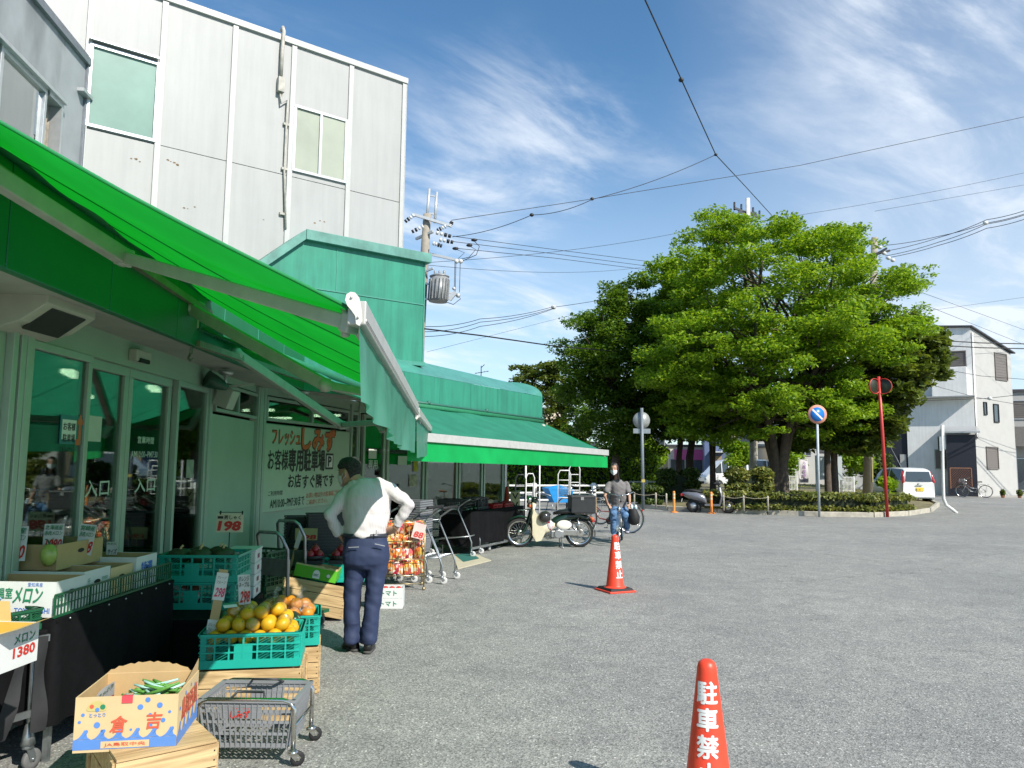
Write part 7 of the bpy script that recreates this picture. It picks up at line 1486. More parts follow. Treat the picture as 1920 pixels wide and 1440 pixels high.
# ================================================================ trees and hedges
M_BARK = pm('bark', (.085,.065,.05), .9, var=.4, scale=6, bump=.8, bscale=18); M_BARKP = pm('pale_bark', (.20,.165,.12), .9, var=.35, scale=5, bump=.7, bscale=18)
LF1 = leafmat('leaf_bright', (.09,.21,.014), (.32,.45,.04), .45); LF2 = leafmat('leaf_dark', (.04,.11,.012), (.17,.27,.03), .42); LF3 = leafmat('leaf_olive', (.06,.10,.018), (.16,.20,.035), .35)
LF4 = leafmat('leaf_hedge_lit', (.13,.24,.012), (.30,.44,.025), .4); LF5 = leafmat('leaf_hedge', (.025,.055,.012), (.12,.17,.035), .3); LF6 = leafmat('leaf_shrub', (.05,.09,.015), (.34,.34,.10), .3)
def leaves(cl, n, size, seed=0, up=.9, asp=.55):     # cl: rows (x,y,z,rx,ry,rz,weight); returns a mesh builder-like mesh of leaf blades
    g = np.random.default_rng(seed); cl = np.array(cl, float); p = cl[:,6]/cl[:,6].sum(); idx = g.choice(len(cl), n, p=p)
    d = g.normal(size=(n,3)); d /= np.linalg.norm(d, axis=1)[:,None]; rad = (g.random(n)**.42)[:,None]
    # sprays: leaves gather on a few thousand twigs
    tw = max(40, n//14); ti = g.integers(0, tw, n); tj = g.normal(size=(tw,3))
    c = cl[idx,:3] + d*rad*cl[idx,3:6] + g.normal(size=(n,3))*size*.4
    nrm = g.normal(size=(n,3))*.75; nrm[:,2] += up; nrm /= np.linalg.norm(nrm,axis=1)[:,None]
    t = np.cross(nrm, g.normal(size=(n,3))); t /= np.linalg.norm(t,axis=1)[:,None]; b = np.cross(nrm, t); s = size*(.65+.7*g.random(n))[:,None]
    v = np.stack([c - t*s, c - b*s*asp + nrm*s*.12, c + t*s - nrm*s*.15, c + b*s*asp + nrm*s*.12], 1).reshape(-1,3); return v
def leaf_mesh(name, v, m):
    n = len(v)//4; me = bpy.data.meshes.new(name); me.vertices.add(n*4); me.vertices.foreach_set('co', v.astype(np.float32).ravel())
    me.loops.add(n*4); me.loops.foreach_set('vertex_index', np.arange(n*4, dtype=np.int32)); me.polygons.add(n); me.polygons.foreach_set('loop_start', np.arange(0,n*4,4,dtype=np.int32)); me.polygons.foreach_set('loop_total', np.full(n,4,dtype=np.int32)); me.materials.append(m); me.update(calc_edges=True); return me
def tree(base, label, anchors, D, crown_c, crown_r, n, size, lm, bark, trunk_r=.2, split=2.2, flat=.55, seed=1, depth=.8, stems=6, group='trees in the park island', rpx=1.0, lean=0, forks=1):
    """anchors (px,py,r) sit at distance D; each gets front and back clumps inside the crown"""
    base = Vector(base); t = thing('tree', base, 0, label, 'tree', group); rg = random.Random(seed); cl = []; ends = []
    for px, py, rp in anchors:
        p = at(px, py, D); r = rp*D/F*rpx; dx = (px-crown_c[0])/crown_r[0]; dy = (py-crown_c[1])/crown_r[1]; k = math.sqrt(max(0.05, 1-min(.95, dx*dx+dy*dy))); dep = crown_r[0]*D/F*depth*k
        for f in (-1,-.35,.4,1):
            q = at(px, py, D+f*dep*rg.uniform(.7,1.0)) + Vector((rg.uniform(-.4,.4)*r, 0, rg.uniform(-.35,.35)*r)); w = 1.25 if f < 0 else .8
            for s in range(5):
                qq = q + Vector((rg.uniform(-1,1)*r, rg.uniform(-.8,.8)*r, rg.uniform(-.8,.8)*r)); k_ = rg.uniform(.34,.7); cl.append((*(qq-base), r*k_*1.15, r*k_*1.15, r*k_*flat*rg.uniform(.55,.95), w*r*r*k_*k_))
            ends.append(q-base)
    link('crown', leaf_mesh('crown', leaves(cl, n, size, seed, up=1.5), lm), t)
    b = MB(); top = Vector((lean,0,split)); stm = []
    for k in range(stems):
        a = 2*math.pi*k/stems + rg.random(); o = Vector((math.cos(a), math.sin(a), 0)); r0 = trunk_r*(.62 if stems > 1 else 1)
        p0 = o*trunk_r*(.55 if stems > 1 else 0); e = rg.choice(ends) if stems == 1 else min(rg.sample(ends, min(len(ends), 8)), key=lambda q: (q.xy.normalized()-o.xy).length if q.xy.length > .1 else 9)
        mid = Vector((o.x*trunk_r*1.3+lean, o.y*trunk_r*1.3, split)); m2 = mid.lerp(e, .45) + Vector((0,0,.5)); stm.append((mid, m2, e))
        b.tube([p0*1.35+Vector((0,0,-.15)), p0+Vector((0,0,.3)), p0*.9+Vector((lean*.4,0,split*.55)), mid, mid.lerp(m2,.5)+Vector((0,0,.1)), m2, m2.lerp(e,.6)+Vector((0,0,.1)), e], [r0*1.35, r0, r0*.85, r0*.7, r0*.5, r0*.36, r0*.2, r0*.05], 9)
    for e in ends:
        if rg.random() < .85:
            mid, m2, e2 = rg.choice(stm); st = mid.lerp(m2, rg.uniform(.1,1)); md = st.lerp(e, .5) + Vector((0,0,.12*(e-st).length)); b.tube([st, md, e], [trunk_r*.22, trunk_r*.13, .015], 6)
    b.build('trunk', bark, t, recalc=False); return t
MA_ = [(1335,440,42),(1385,428,40),(1440,448,48),(1500,462,48),(1560,458,46),(1603,462,34),(1345,505,48),(1325,560,48),(1420,520,55),(1500,535,58),(1580,545,56),(1645,530,48),(1688,522,34),(1285,610,46),(1268,665,50),(1350,620,55),(1430,610,56),(1510,615,58),(1595,615,56),(1665,605,52),(1708,590,36),(1245,700,46),(1330,700,56),(1410,690,56),(1490,695,58),(1570,690,56),(1635,680,52),(1300,745,44),(1385,745,50),(1540,752,54),(1455,735,44),(1600,750,44),(1290,785,34),(1350,795,40),(1420,790,36),(1520,795,38),(1575,795,38)]
tb_ = gnd(1452,948); big = tree((10.4,30.0,.22), 'large spreading bright green tree with many stems in the middle of the island', MA_, 30, (1475,610), (270,230), 140000, .075, LF1, M_BARK, .34, 2.6, .55, 3, .72, 9)
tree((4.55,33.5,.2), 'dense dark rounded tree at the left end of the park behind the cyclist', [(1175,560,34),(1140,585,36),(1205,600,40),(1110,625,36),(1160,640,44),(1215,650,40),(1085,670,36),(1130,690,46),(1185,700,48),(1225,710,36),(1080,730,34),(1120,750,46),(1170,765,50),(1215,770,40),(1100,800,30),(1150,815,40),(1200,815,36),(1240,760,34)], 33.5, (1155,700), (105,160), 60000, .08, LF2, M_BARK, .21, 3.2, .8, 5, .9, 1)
tree((8.1,35.0,.25), 'mid green tree rising between the dark rounded tree and the large spreading one', [(1240,510,30),(1280,520,34),(1315,540,36),(1225,555,30),(1265,570,40),(1310,590,40),(1235,620,38),(1280,640,44),(1320,650,40),(1250,690,40),(1300,710,44)], 35, (1270,600), (75,130), 30000, .085, LF1, M_BARK, .20, 3.0, .6, 7, .9, 1)
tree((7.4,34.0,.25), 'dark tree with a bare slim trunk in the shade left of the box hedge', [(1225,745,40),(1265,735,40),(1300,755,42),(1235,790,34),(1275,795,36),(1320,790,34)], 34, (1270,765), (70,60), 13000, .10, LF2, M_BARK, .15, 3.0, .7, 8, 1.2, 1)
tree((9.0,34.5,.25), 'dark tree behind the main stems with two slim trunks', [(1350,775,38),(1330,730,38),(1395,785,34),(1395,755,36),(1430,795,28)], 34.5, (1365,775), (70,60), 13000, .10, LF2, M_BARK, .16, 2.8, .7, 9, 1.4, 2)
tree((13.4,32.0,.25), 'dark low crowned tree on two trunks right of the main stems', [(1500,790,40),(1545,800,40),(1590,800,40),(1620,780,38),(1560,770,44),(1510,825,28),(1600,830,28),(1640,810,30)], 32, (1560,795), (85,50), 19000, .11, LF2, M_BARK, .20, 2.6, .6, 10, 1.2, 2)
tree((12.5,30.5,.25), 'olive green tree with large drooping leaves at the right end of the island', [(1690,625,30),(1735,640,26),(1755,655,20),(1655,660,40),(1700,680,40),(1740,690,28),(1640,715,40),(1680,725,38),(1705,735,26),(1620,775,36),(1655,780,30),(1675,795,24),(1630,825,26),(1605,825,26)], 30.5, (1690,720), (80,110), 19000, .14, LF3, M_BARK, .14, 3.0, .6, 11, .8, 1)
tree((2.6,46.0,.0), 'small thin tree with leaning dark trunk beyond the shop roof', [(985,710,24),(1015,700,24),(1045,705,24),(970,730,14),(1010,740,20),(1045,750,24),(1070,730,22),(1035,790,16),(1060,800,14)], 46, (1020,740), (60,60), 9000, .12, LF3, M_BARK, .22, 3.5, .6, 12, .9, 1, 'trees beyond the guard rail', lean=.3)
def hedge(path, w, z0, z1, n, size, lm, label, name='hedge', seed=0, rough=.08, core=True, group=None, lump=.12):
    o = path[0]; t = thing(name, (o.x,o.y,0), 0, label, name.replace('_',' '), group); cl = []
    L_ = sum((b-a).length for a, b in zip(path, path[1:])); step = min(w*.6, .45); rg = random.Random(seed); 
    for a, b in zip(path, path[1:]):
        k = max(1, int((b-a).length/step))
        for i in range(k+1):
            p = a.lerp(b, i/k)-Vector((o.x,o.y,0)); h = z1-z0
            for zz in np.linspace(z0+h*.18, z1-h*.14, max(2,int(h/.32))):
                cl.append((p.x+rg.uniform(-.05,.05), p.y, zz+rg.uniform(-.5,.5)*lump, w*.52, w*.52, max(.12,h*.2), 1))
    link('foliage', leaf_mesh('foliage', leaves(cl, n, size, seed, up=.9, asp=.6), lm), t)
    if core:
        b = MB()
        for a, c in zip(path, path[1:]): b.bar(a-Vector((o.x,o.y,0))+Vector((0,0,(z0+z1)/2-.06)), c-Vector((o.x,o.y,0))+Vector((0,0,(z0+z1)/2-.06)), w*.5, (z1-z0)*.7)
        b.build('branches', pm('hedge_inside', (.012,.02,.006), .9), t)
    return t
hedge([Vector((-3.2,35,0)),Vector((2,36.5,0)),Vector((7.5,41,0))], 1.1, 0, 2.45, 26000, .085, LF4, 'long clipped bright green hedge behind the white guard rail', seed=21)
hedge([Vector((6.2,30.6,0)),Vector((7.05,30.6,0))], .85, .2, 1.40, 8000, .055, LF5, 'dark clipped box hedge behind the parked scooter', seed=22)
hedge([Vector((8.25,28.2,0)),Vector((9.15,28.2,0))], .9, .2, 1.42, 7500, .075, LF6, 'yellow green rounded bush at the foot of the main tree', 'bush', seed=23)
lo_ = [gnd(x, y, .15) + Vector((0,.75,0)) for x, y in ((1350,955),(1440,958),(1537,960),(1640,962),(1712,958))]
hedge(lo_, .85, .14, .66, 17000, .055, LF6, 'low clipped yellow green hedge along the island kerb', seed=24, core=True, lump=.06)
lo2 = [gnd(x, y, .15)+Vector((0,.9,0)) for x, y in ((1180,945),(1232,948))]
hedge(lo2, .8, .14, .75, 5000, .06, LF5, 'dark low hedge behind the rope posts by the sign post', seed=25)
hedge([gnd(1680,945,.2)+Vector((0,.8,0)), gnd(1688,945,.2)+Vector((.1,1.0,0))], .5, .2, 1.1, 1800, .09, LF4, 'loose bright shrub beside the concrete pole', 'shrub', seed=26, core=False)
for k, (px, py, d, r, lm, lab) in enumerate(((1090,805,44,.75,LF5,'round clipped garden tree left of the dark rounded tree'),(1075,830,45,.9,LF5,'lower clipped garden shrub beyond the hedge on the left'),(1195,820,47,1.0,LF4,'pale green garden tree seen beside the street sign post'),(1225,850,46,.9,LF4,'bright shrub right of the street sign post beyond the rail'),(1480,850,40,1.0,LF1,'leafy shrub behind the main stems'),(1590,850,42,1.2,LF1,'leafy shrub behind the white notice board'),(1640,860,44,1.3,LF5,'dark shrub left of the white house'),(1385,850,42,.9,LF1,'bright shrub right of the blue house'))):
    c = at(px, py, d); t = thing('shrub', (c.x, c.y, 0), 0, lab, 'shrub', 'garden shrubs beyond the park'); cl = [(random.uniform(-.5,.5)*r, random.uniform(-.5,.5)*r, c.z+random.uniform(-.5,.5)*r, r*.6, r*.6, r*.45, 1) for _ in range(9)]
    if c.z > 1.6: cl += [(0,0,z_,.35*r,.35*r,.3,.3) for z_ in np.linspace(.6,c.z,4)]
    else: cl += [(random.uniform(-.4,.4)*r,0,z_,.7*r,.6*r,.4,1) for z_ in np.linspace(.3,c.z,4)]
    link('crown', leaf_mesh('crown', leaves(cl, 3200, .10, 40+k), lm), t); b = MB(); b.tube([(0,0,0),(.05,0,c.z*.6),(0,0,c.z)], [.09,.07,.04], 7); b.build('trunk', M_BARK, t)
# grass on the island mound
gcl = []
for _ in range(60):
    u = random.random(); i = random.randrange(n_i); q = kin[i].lerp(kin[(i+1)%n_i], random.random()).lerp(cen, .25+.7*u); gcl.append((q.x,q.y,.30,.9,.9,.06,1))
tag(link('grass', leaf_mesh('grass', leaves(gcl, 14000, .06, 51, up=.1, asp=.25), leafmat('grass_blade', (.12,.17,.03), (.33,.33,.09), .3))), kind='stuff')
# small weeds at the shop foot
wd = thing('weed_tuft', gnd(926,1022)+Vector((0,.1,0)), 0, 'small green weeds growing by the far table', 'weed'); link('foliage', leaf_mesh('foliage', leaves([(0,0,.06,.25,.12,.06,1),(.3,.1,.04,.15,.1,.05,.6)], 160, .035, 60, up=.3), LF1), wd)
# ================================================================ signs, posts, rails
M_BLUES = pm('sign_blue', (.01,.17,.55), .35, var=.03); M_REDS = pm('sign_faded_red', (.66,.30,.20), .4, var=.12, scale=8); M_REDPOLE = pm('red_pole_paint', (.48,.035,.03), .4, var=.1); M_GPOLE = pm('grey_pole_paint', (.42,.46,.48), .45, var=.1)
sp_ = gnd(1537,969.5); ns = thing('no_parking_sign', sp_, 0, 'round blue no parking sign with red rim on a pale grey pole', 'road sign'); zt_ = at(1537,777,sp_.y).z
b = MB(); b.tube([(.02,.03,zt_+.2),(0,.03,0)], .038, 12); b.build('pole', M_GPOLE, ns); TD = Matrix.Translation((.01,-.02,zt_)) @ Matrix.Rotation(R(90),4,'X')
b = MB(); b.lathe([(0,-.004),(.30,-.004),(.30,.006),(0,.006)], 40, M=TD); b.build('disc', M_REDS, ns); b = MB(); b.lathe([(0,.0065),(.225,.0065),(.225,.009),(0,.009)], 36, M=TD); b.build('blue_field', M_BLUES, ns)
b = MB(); b.bx(-.215,.215,-.028,.028,.0095,.0115,M=TD @ Matrix.Rotation(R(-45),4,'Z')); b.build('slash', pm('pale_slash', (.72,.66,.60), .4), ns); b = MB(); b.bx(-.14,.14,-.055,-.02,-.06,.06,M=Matrix.Translation((.01,.065,zt_-.14))); b.build('clamp', M_STEEL, ns)
rp = gnd(1664,969.5); mr_ = thing('traffic_mirror', rp, 0, 'tall red pole with two red rimmed round mirrors half hidden in leaves', 'mirror'); zt_ = at(1655,712,rp.y).z
b = MB(); b.tube([(-.12,0,zt_+.1),(-.06,0,zt_*.6),(0,0,0)], .05, 12); b.build('pole', M_REDPOLE, mr_)
for dx, a in ((-.30,25),(.0,-40)):
    T = Matrix.Translation((dx,-.08,zt_-.22)) @ rot2(R(a)) @ Matrix.Rotation(R(90),4,'X') @ Matrix.Scale(.85,4); b = MB(); b.lathe([(.275,-.03),(.295,-.02),(.30,.02),(.29,.05),(.27,.03),(.275,-.03)], 30, M=T, cap=False); o = b.build('mirror_rim', M_REDPOLE, mr_, recalc=False); b = MB(); b.lathe([(.27,-.01),(.15,.03),(0,.045)], 24, M=T, cap=False); b.build('mirror_glass', pm('mirror_back', (.03,.035,.02), .4, .3), o); b = MB(); b.bar((-.12,0,zt_-.2),(dx,-.03,zt_-.2),.04,.04); b.build('bracket', M_REDPOLE, o)
op = gnd(1206,956); ss = thing('street_sign', op, 0, 'grey post with the back of a round mirror and a narrow name plate', 'road sign'); zt_ = at(1203,765,op.y).z; zm_ = at(1204,788,op.y).z; zp_ = at(1204,808,op.y).z
b = MB(); b.tube([(-.03,0,zt_),(0,0,0)], .055, 12); b.build('pole', pm('dark_grey_pole', (.16,.19,.21), .5, var=.15), ss); b = MB(); b.lathe([(0,.06),(.2,.05),(.30,.0),(.30,-.02),(.0,-.02)], 30, M=Matrix.Translation((-.03,.09,zm_)) @ Matrix.Rotation(R(-90),4,'X')); b.build('round_back', pm('disc_grey', (.30,.32,.31), .4, .3, var=.2), ss); b = MB(); b.bx(-.32,.28,.06,.07,zp_-.085,zp_+.085); b.build('name_plate', M_STEEL, ss); b = MB(); b.bx(-.06,.06,-.058,-.0,.95,1.05); b.build('band', pm('yellow_tape', (.45,.36,.08), .5), ss)
wpz = gnd(1790,962); bp_ = thing('bent_pole', wpz, 0, 'white steel pole bent at the foot beside the white hatchback', 'pole'); pp = [at(px, py, wpz.y)-wpz for px, py in ((1767,797),(1767,850),(1768,900),(1769,935),(1774,947),(1784,954),(1794,962))]
b = MB(); b.tube(pp, .055, 12); b.build('shaft', M_WPT, bp_); b = MB(); q = at(1766,832,wpz.y)-wpz; b.bar(q+Vector((-.08,-.03,-.25)), q+Vector((-.08,-.03,.25)), .10,.10); b.bar(q+Vector((.06,-.03,-.2)), q+Vector((.06,-.03,.3)), .05,.06); b.build('bracket', M_STEEL, bp_)
M_BOLL = pm('bollard_orange', (.78,.25,.045), .5, var=.06)
bo_ = None
for k, (px, py) in enumerate(((1264,961),(1334,963))):
    p = gnd(px, py); t = thing('bollard', p, 0, ('orange flexible bollard left of the parked scooter','orange flexible bollard in front of the parked scooter')[k], 'bollard', 'orange bollards at the island kerb'); b = MB(); b.lathe([(.045,.03),(.04,.06),(.04,.66),(.036,.70),(0,.705)], 16); b.build('post', M_BOLL, t); b = MB(); b.lathe([(.13,0),(.12,.025),(.06,.04),(0,.04)], 18); b.build('base', M_BOLL, t)
    b = MB(); b.lathe([(.041,.45),(.041,.52)], 16, cap=False); b.lathe([(.041,.56),(.041,.63)], 16, cap=False); b.build('band', pm('pale_band', (.7,.5,.3), .4), t)
rpl = [gnd(x, y, .15)+Vector((0,.30,0)) for x, y in ((1192,950),(1233,951),(1253,953),(1362,957),(1400,958),(1446,959))]
pst = None
for k, p in enumerate(rpl):
    t = thing('rope_post', Vector((p.x,p.y,.13)), 0, f'{("first","second","third","fourth","fifth","sixth")[k]} short concrete rope post from the left along the island kerb', 'post', 'rope posts on the island'); b = MB(); b.lathe([(.03,0),(.03,.46),(.02,.49),(0,.495)], 10); b.build('shaft', M_KERB, t)
for k, (i, j, lab) in enumerate(((0,2,'thin rope between the three left rope posts'),(3,5,'thin rope along the low hedge on the three right rope posts'))):
    pts = []
    for q in range(i, j):
        for u in np.linspace(0,1,6): p = rpl[q].lerp(rpl[q+1], u); pts.append(Vector((p.x,p.y-.05,.58-.05*math.sin(math.pi*u))))
    o = MB().tube([p-pts[0] for p in pts], .006, 5).build('rope', pm('rope', (.45,.40,.30), .9)); o.location = pts[0]; tag(o, lab, 'rope')
def guardrail(p0, p1, label, n, h=.80, posts=.09):
    t = thing('guard_rail', p0, 0, label, 'guard rail'); d = Vector(p1)-Vector(p0)
    for z in (h-.04, h-.30, h-.56): b = MB(); b.tube([Vector((0,0,z)), d+Vector((0,0,z))], .038, 10); b.build('rail', M_WPT, t)
    for k in range(n): q = d*(k+.5)/n; b = MB(); b.lathe([(posts,0),(posts,h+.03),(posts*.6,h+.06),(0,h+.065)], 12, M=Matrix.Translation(q)); b.build('post', M_WPT, t)
guardrail(Vector((-2.5,26.8,0)), Vector((4.2,29.2,0)), 'white three-rail guard rail behind the motorcycle', 3)
guardrail(Vector((5.4,35.2,0)), Vector((8.6,36.6,0)), 'white guard rail beyond the street sign post in front of the hedge', 2)
# white notice board, banner, folding gate
p = at(1555,900,36); nb = thing('notice_board', (p.x,p.y,0), 0, 'large white notice board behind the two slim trunks', 'notice board'); za, zb_ = at(1555,912,36).z, at(1555,856,36).z; b = MB(); b.bx(-.62,.62,0,.05,za+.3,zb_); b.build('panel', pm('board_white', (.42,.47,.48), .4, var=.05), nb)
for x in (-.58,.58): b = MB(); b.bar((x,.06,0),(x,.06,zb_+.05),.06,.06); b.build('leg', M_STEEL, nb)
p = at(1508,900,37); bn_ = thing('banner', (p.x,p.y,0), 0, 'white upright banner with faded purple lettering', 'banner'); z0, z1 = at(1508,905,37).z, at(1508,862,37).z; b = MB(); b.grid(lambda u, v: (-.2+.4*u, .03*math.sin(v*5+u*3), z0+(z1-z0)*v), 4, 10); b.build('cloth', pm('banner_cloth', (.62,.60,.62), .8, var=.05), bn_, recalc=False); b = MB(); b.tube([(-.23,0,0),(-.23,0,z1+.1)], .015); b.tube([(-.23,0,z1),(.2,0,z1)], .01); b.build('pole', M_WPT, bn_)
b = MB()
for k, c_ in enumerate('入居者募集'): put_text(b, c_, 0, z1-.14-.2*k, .16, .16, M=Matrix.Translation((0,-.045,0)) @ Matrix.Rotation(R(90),4,'X'), bold=.02)
b.build('lettering', pm('faded_purple', (.35,.20,.42), .7), bn_, recalc=False)
def gate(px0, px1, d, label, n):
    a, c = at(px0,900,d), at(px1,900,d); t = thing('folding_gate', (a.x,a.y,0), 0, label, 'gate'); L_ = c.x-a.x; b = MB(); h = 1.05
    for k in range(n+1):
        x = L_*k/n; b.bar((x,0,.08),(x,0,h),.035,.02)
        if k < n: b.bar((x,.01,.2),(x+L_/n,.01,.5),.015,.012); b.bar((x,.01,.5),(x+L_/n,.01,.2),.015,.012); b.bar((x,.01,.6),(x+L_/n,.01,.9),.015,.012); b.bar((x,.01,.9),(x+L_/n,.01,.6),.015,.012)
    b.bar((0,0,h),(L_,0,h),.03,.03); b.build('lattice', M_WPT, t); b = MB(); b.bar((L_,0,0),(L_,0,h+.05),.06,.06); b.bar((0,0,0),(0,0,h+.05),.06,.06); b.build('post', M_WPT, t)
gate(1566,1601,38,'white folding gate right of the notice board',14); gate(1478,1494,39,'pale folding gate panel left of the banner',6)
# ================================================================ vehicles
M_CARW = pm('car_white', (.70,.71,.70), .22, var=.02, coat=.8); M_CARB = pm('car_pale_blue', (.48,.55,.62), .22, var=.02, coat=.8); M_CARK = pm('car_black', (.015,.016,.018), .2, coat=.8)
M_CGL = pm('car_glass', (.045,.055,.06), .06, var=0, spec=.9); M_TAIL = pm('tail_red', (.45,.02,.025), .2, coat=.5); M_PLY = pm('plate_yellow', (.72,.50,.05), .4, var=0)
def car(loc, rz, label, st, paint, W=.74, wb=(-.95,1.2), wr=.29, glass=None, rear=None, front=None, plate=None, lamps=True):
    """st: stations (x, sill z, half width, belt z, roof z, roof half width) front is +x"""
    t = thing('parked_car', loc, rz, label, 'car'); b = MB(); rows = []
    for x, zs, hw, zb_, zr, rw in st: rows.append([(x, s*y, z) for s, y, z in [(1,hw*.86,zs),(1,hw,zs+.14),(1,hw*1.0,(zs+zb_)/2+.05),(1,hw*.97,zb_),(1,rw,zr-.035),(1,rw*.72,zr),(-1,rw*.72,zr),(-1,rw,zr-.035),(-1,hw*.97,zb_),(-1,hw,(zs+zb_)/2+.05),(-1,hw,zs+.14),(-1,hw*.86,zs)]])
    vs = [p for r_ in rows for p in r_]; n = 12; fs = []
    for i in range(len(rows)-1):
        for j in range(n): fs.append((i*n+j, (i+1)*n+j, (i+1)*n+(j+1)%n, i*n+(j+1)%n))
    fs.append(tuple(range(n))); fs.append(tuple(reversed([(len(rows)-1)*n+j for j in range(n)]))); b.add(vs, fs, 0, True)
    bo = b.build('body', paint, t); bo.data.set_sharp_from_angle(angle=R(38))
    def P(i, j): return Vector(rows[i][j])
    def quad(i0, i1, ja, jb, ins=.10, off=.008, name='window', m=M_CGL, cut=None):
        a, c, d, e = P(i0,ja), P(i1,ja), P(i1,jb), P(i0,jb); ce = (a+c+d+e)/4; nn = (c-a).cross(e-a).normalized()
        if nn.dot(Vector((ce.x*.3 if abs(nn.x) > .5 else 0, ce.y, .2))) < 0: nn = -nn
        f = lambda p: p + (ce-p)*ins + nn*off; q = MB(); q.add([f(a),f(c),f(d),f(e)], [(0,1,2,3)]); return q.build(name, m, t, recalc=False)
    for i0, i1 in glass or (): quad(i0,i1,3,4); quad(i0,i1,8,7)
    if front: # windscreen between stations
        i0, i1 = front; q = MB(); ps = [P(i0,3),P(i0,8),P(i1,7),P(i1,4)]; ce = sum(ps,Vector())/4; q.add([p+(ce-p)*.09+Vector((.012,0,.012)) for p in ps], [(0,1,2,3)]); q.build('windscreen', M_CGL, t, recalc=False)
    if rear:
        i0, i1 = rear; q = MB(); ps = [P(i0,3),P(i0,8),P(i1,7),P(i1,4)]; ce = sum(ps,Vector())/4; q.add([p+(ce-p)*.10+Vector((-.012,0,.006)) for p in ps], [(0,1,2,3)]); q.build('rear_window', M_CGL, t, recalc=False)
    for x in wb:
        for s in (-1,1):
            T = Matrix.Translation((x, s*(W-.09), wr)) @ Matrix.Rotation(R(-90*s),4,'X'); q = MB(); q.lathe([(wr*.62,.0),(wr*.95,.0),(wr,.02),(wr,.14),(wr*.95,.17),(wr*.62,.175)], 26, M=T, cap=False); o = q.build('wheel', M_TYRE, t, recalc=False); q = MB(); q.lathe([(0,.15),(wr*.15,.165),(wr*.3,.15),(wr*.55,.17),(wr*.64,.165)], 20, M=T); 
            for k in range(7): a = k*6.283/7; q.bar(T @ Vector((wr*.15*math.cos(a),wr*.15*math.sin(a),.172)), T @ Vector((wr*.58*math.cos(a),wr*.58*math.sin(a),.176)), .03, .012)
            q.build('rim', M_ALU, o); q = MB(); q.lathe([(wr*1.13,.165),(wr*1.13,.178)], 26, M=T, cap=False); q.lathe([(0,.03),(wr*1.14,.03)], 26, M=T, cap=False); q.build('arch', M_RUBB, o, recalc=False)
    x0, xr = st[-1][0], st[0][0]
    if lamps:
        for s in (-1,1):
            q = MB(); q.box((x0-.03, s*(W*.78), st[-1][3]-.06), (.10,.20,.13), rot=Matrix.Rotation(R(s*25),3,'Z')); q.build('headlight', pm('headlamp_lens', (.55,.58,.60), .1), t, bevel=.02)
        q = MB(); q.box((x0+.01,0,.42),(.05,W*1.0,.14)); q.build('grille', M_RUBB, t, bevel=.02)
    if plate:
        q = MB(); q.box((xr-.018,-.05,.62 if plate == 'rear' else .45),(.012,.33,.165)); q.build('number_plate', M_PLY, t) if plate == 'rear' else None
        if plate == 'rear': q = MB(); put_text(q, '58-30', -.05+.0, .605, .24, .075, M=Matrix.Translation((xr-.026,-.0,0)) @ rot2(R(-90)) @ Matrix.Rotation(R(90),4,'X')); q.build('plate_lettering', M_BLK, t, recalc=False)
    for s in (-1,1): q = MB(); q.box((st[-3][0]-.15 if len(st) > 6 else .5, s*(W+.10), 1.0), (.10,.14,.12)); q.build('wing_mirror', paint, t, bevel=.03)
    return t
KEI = [(-1.66,.30,.60,.80,.86,.56),(-1.69,.24,.70,.92,.97,.60),(-1.60,.22,.73,.98,1.44,.57),(-1.42,.21,.735,.98,1.53,.55),(-.5,.20,.74,.97,1.56,.56),(.25,.20,.74,.96,1.52,.54),(.98,.20,.735,.95,1.08,.56),(1.40,.21,.71,.88,.94,.50),(1.66,.25,.62,.74,.78,.40),(1.70,.30,.50,.62,.66,.30)]
cp_ = gnd(1722,945); hb_ = car((cp_.x,cp_.y+1.75,0), R(93), 'white hatchback seen from behind with red tail lamps and yellow plate', KEI, M_CARW, .74, (-1.05,1.25), .29, [(2,3),(3,4),(4,5),(5,6)], (1,2), (6,5), 'rear')
b = MB()
for s in (-1,1): b = MB(); b.loft([(Vector((-1.64,s*.66,.86)), Vector((.03,0,0)), Vector((0,.055,0))), (Vector((-1.68,s*.68,.95)), Vector((.03,0,0)), Vector((0,.06,0))), (Vector((-1.63,s*.645,1.18)), Vector((.03,0,0)), Vector((0,.05,0))), (Vector((-1.52,s*.60,1.40)), Vector((.03,0,0)), Vector((0,.03,0)))], 10); b.build('tail_lamp', M_TAIL, hb_)
b = MB(); b.box((-1.70,0,.36),(.10,1.36,.20)); b.build('rear_bumper', M_CARW, hb_, bevel=.05); b = MB(); b.bar((-1.70,.02,1.02),(-1.66,-.25,1.08),.015,.012); b.build('wiper', M_RUBB, hb_); b = MB(); b.tube([(-1.69,0,.86),(-1.69,.03,.86)], .03, 6); b.box((-1.70,0,.79),(.02,.3,.03)); b.build('tail_handle', M_CHROME, hb_)
SED = [(-1.9,.32,.66,.84,.90,.55),(-1.95,.24,.78,.95,1.0,.62),(-1.75,.22,.82,.98,1.36,.60),(-1.2,.21,.84,.97,1.48,.58),(-.3,.20,.845,.95,1.51,.58),(.35,.20,.845,.93,1.42,.56),(1.05,.20,.84,.92,.99,.60),(1.60,.21,.80,.84,.89,.55),(1.92,.25,.70,.70,.74,.45),(1.97,.32,.58,.60,.64,.35)]
c2_ = gnd(1612,923); car((c2_.x+.5,c2_.y+1.7,0), R(242), 'pale blue compact car facing the camera beside the white hatchback', SED, M_CARB, .845, (-1.15,1.3), .30, [(2,3),(3,4),(4,5),(5,6)], (1,3), (6,5))
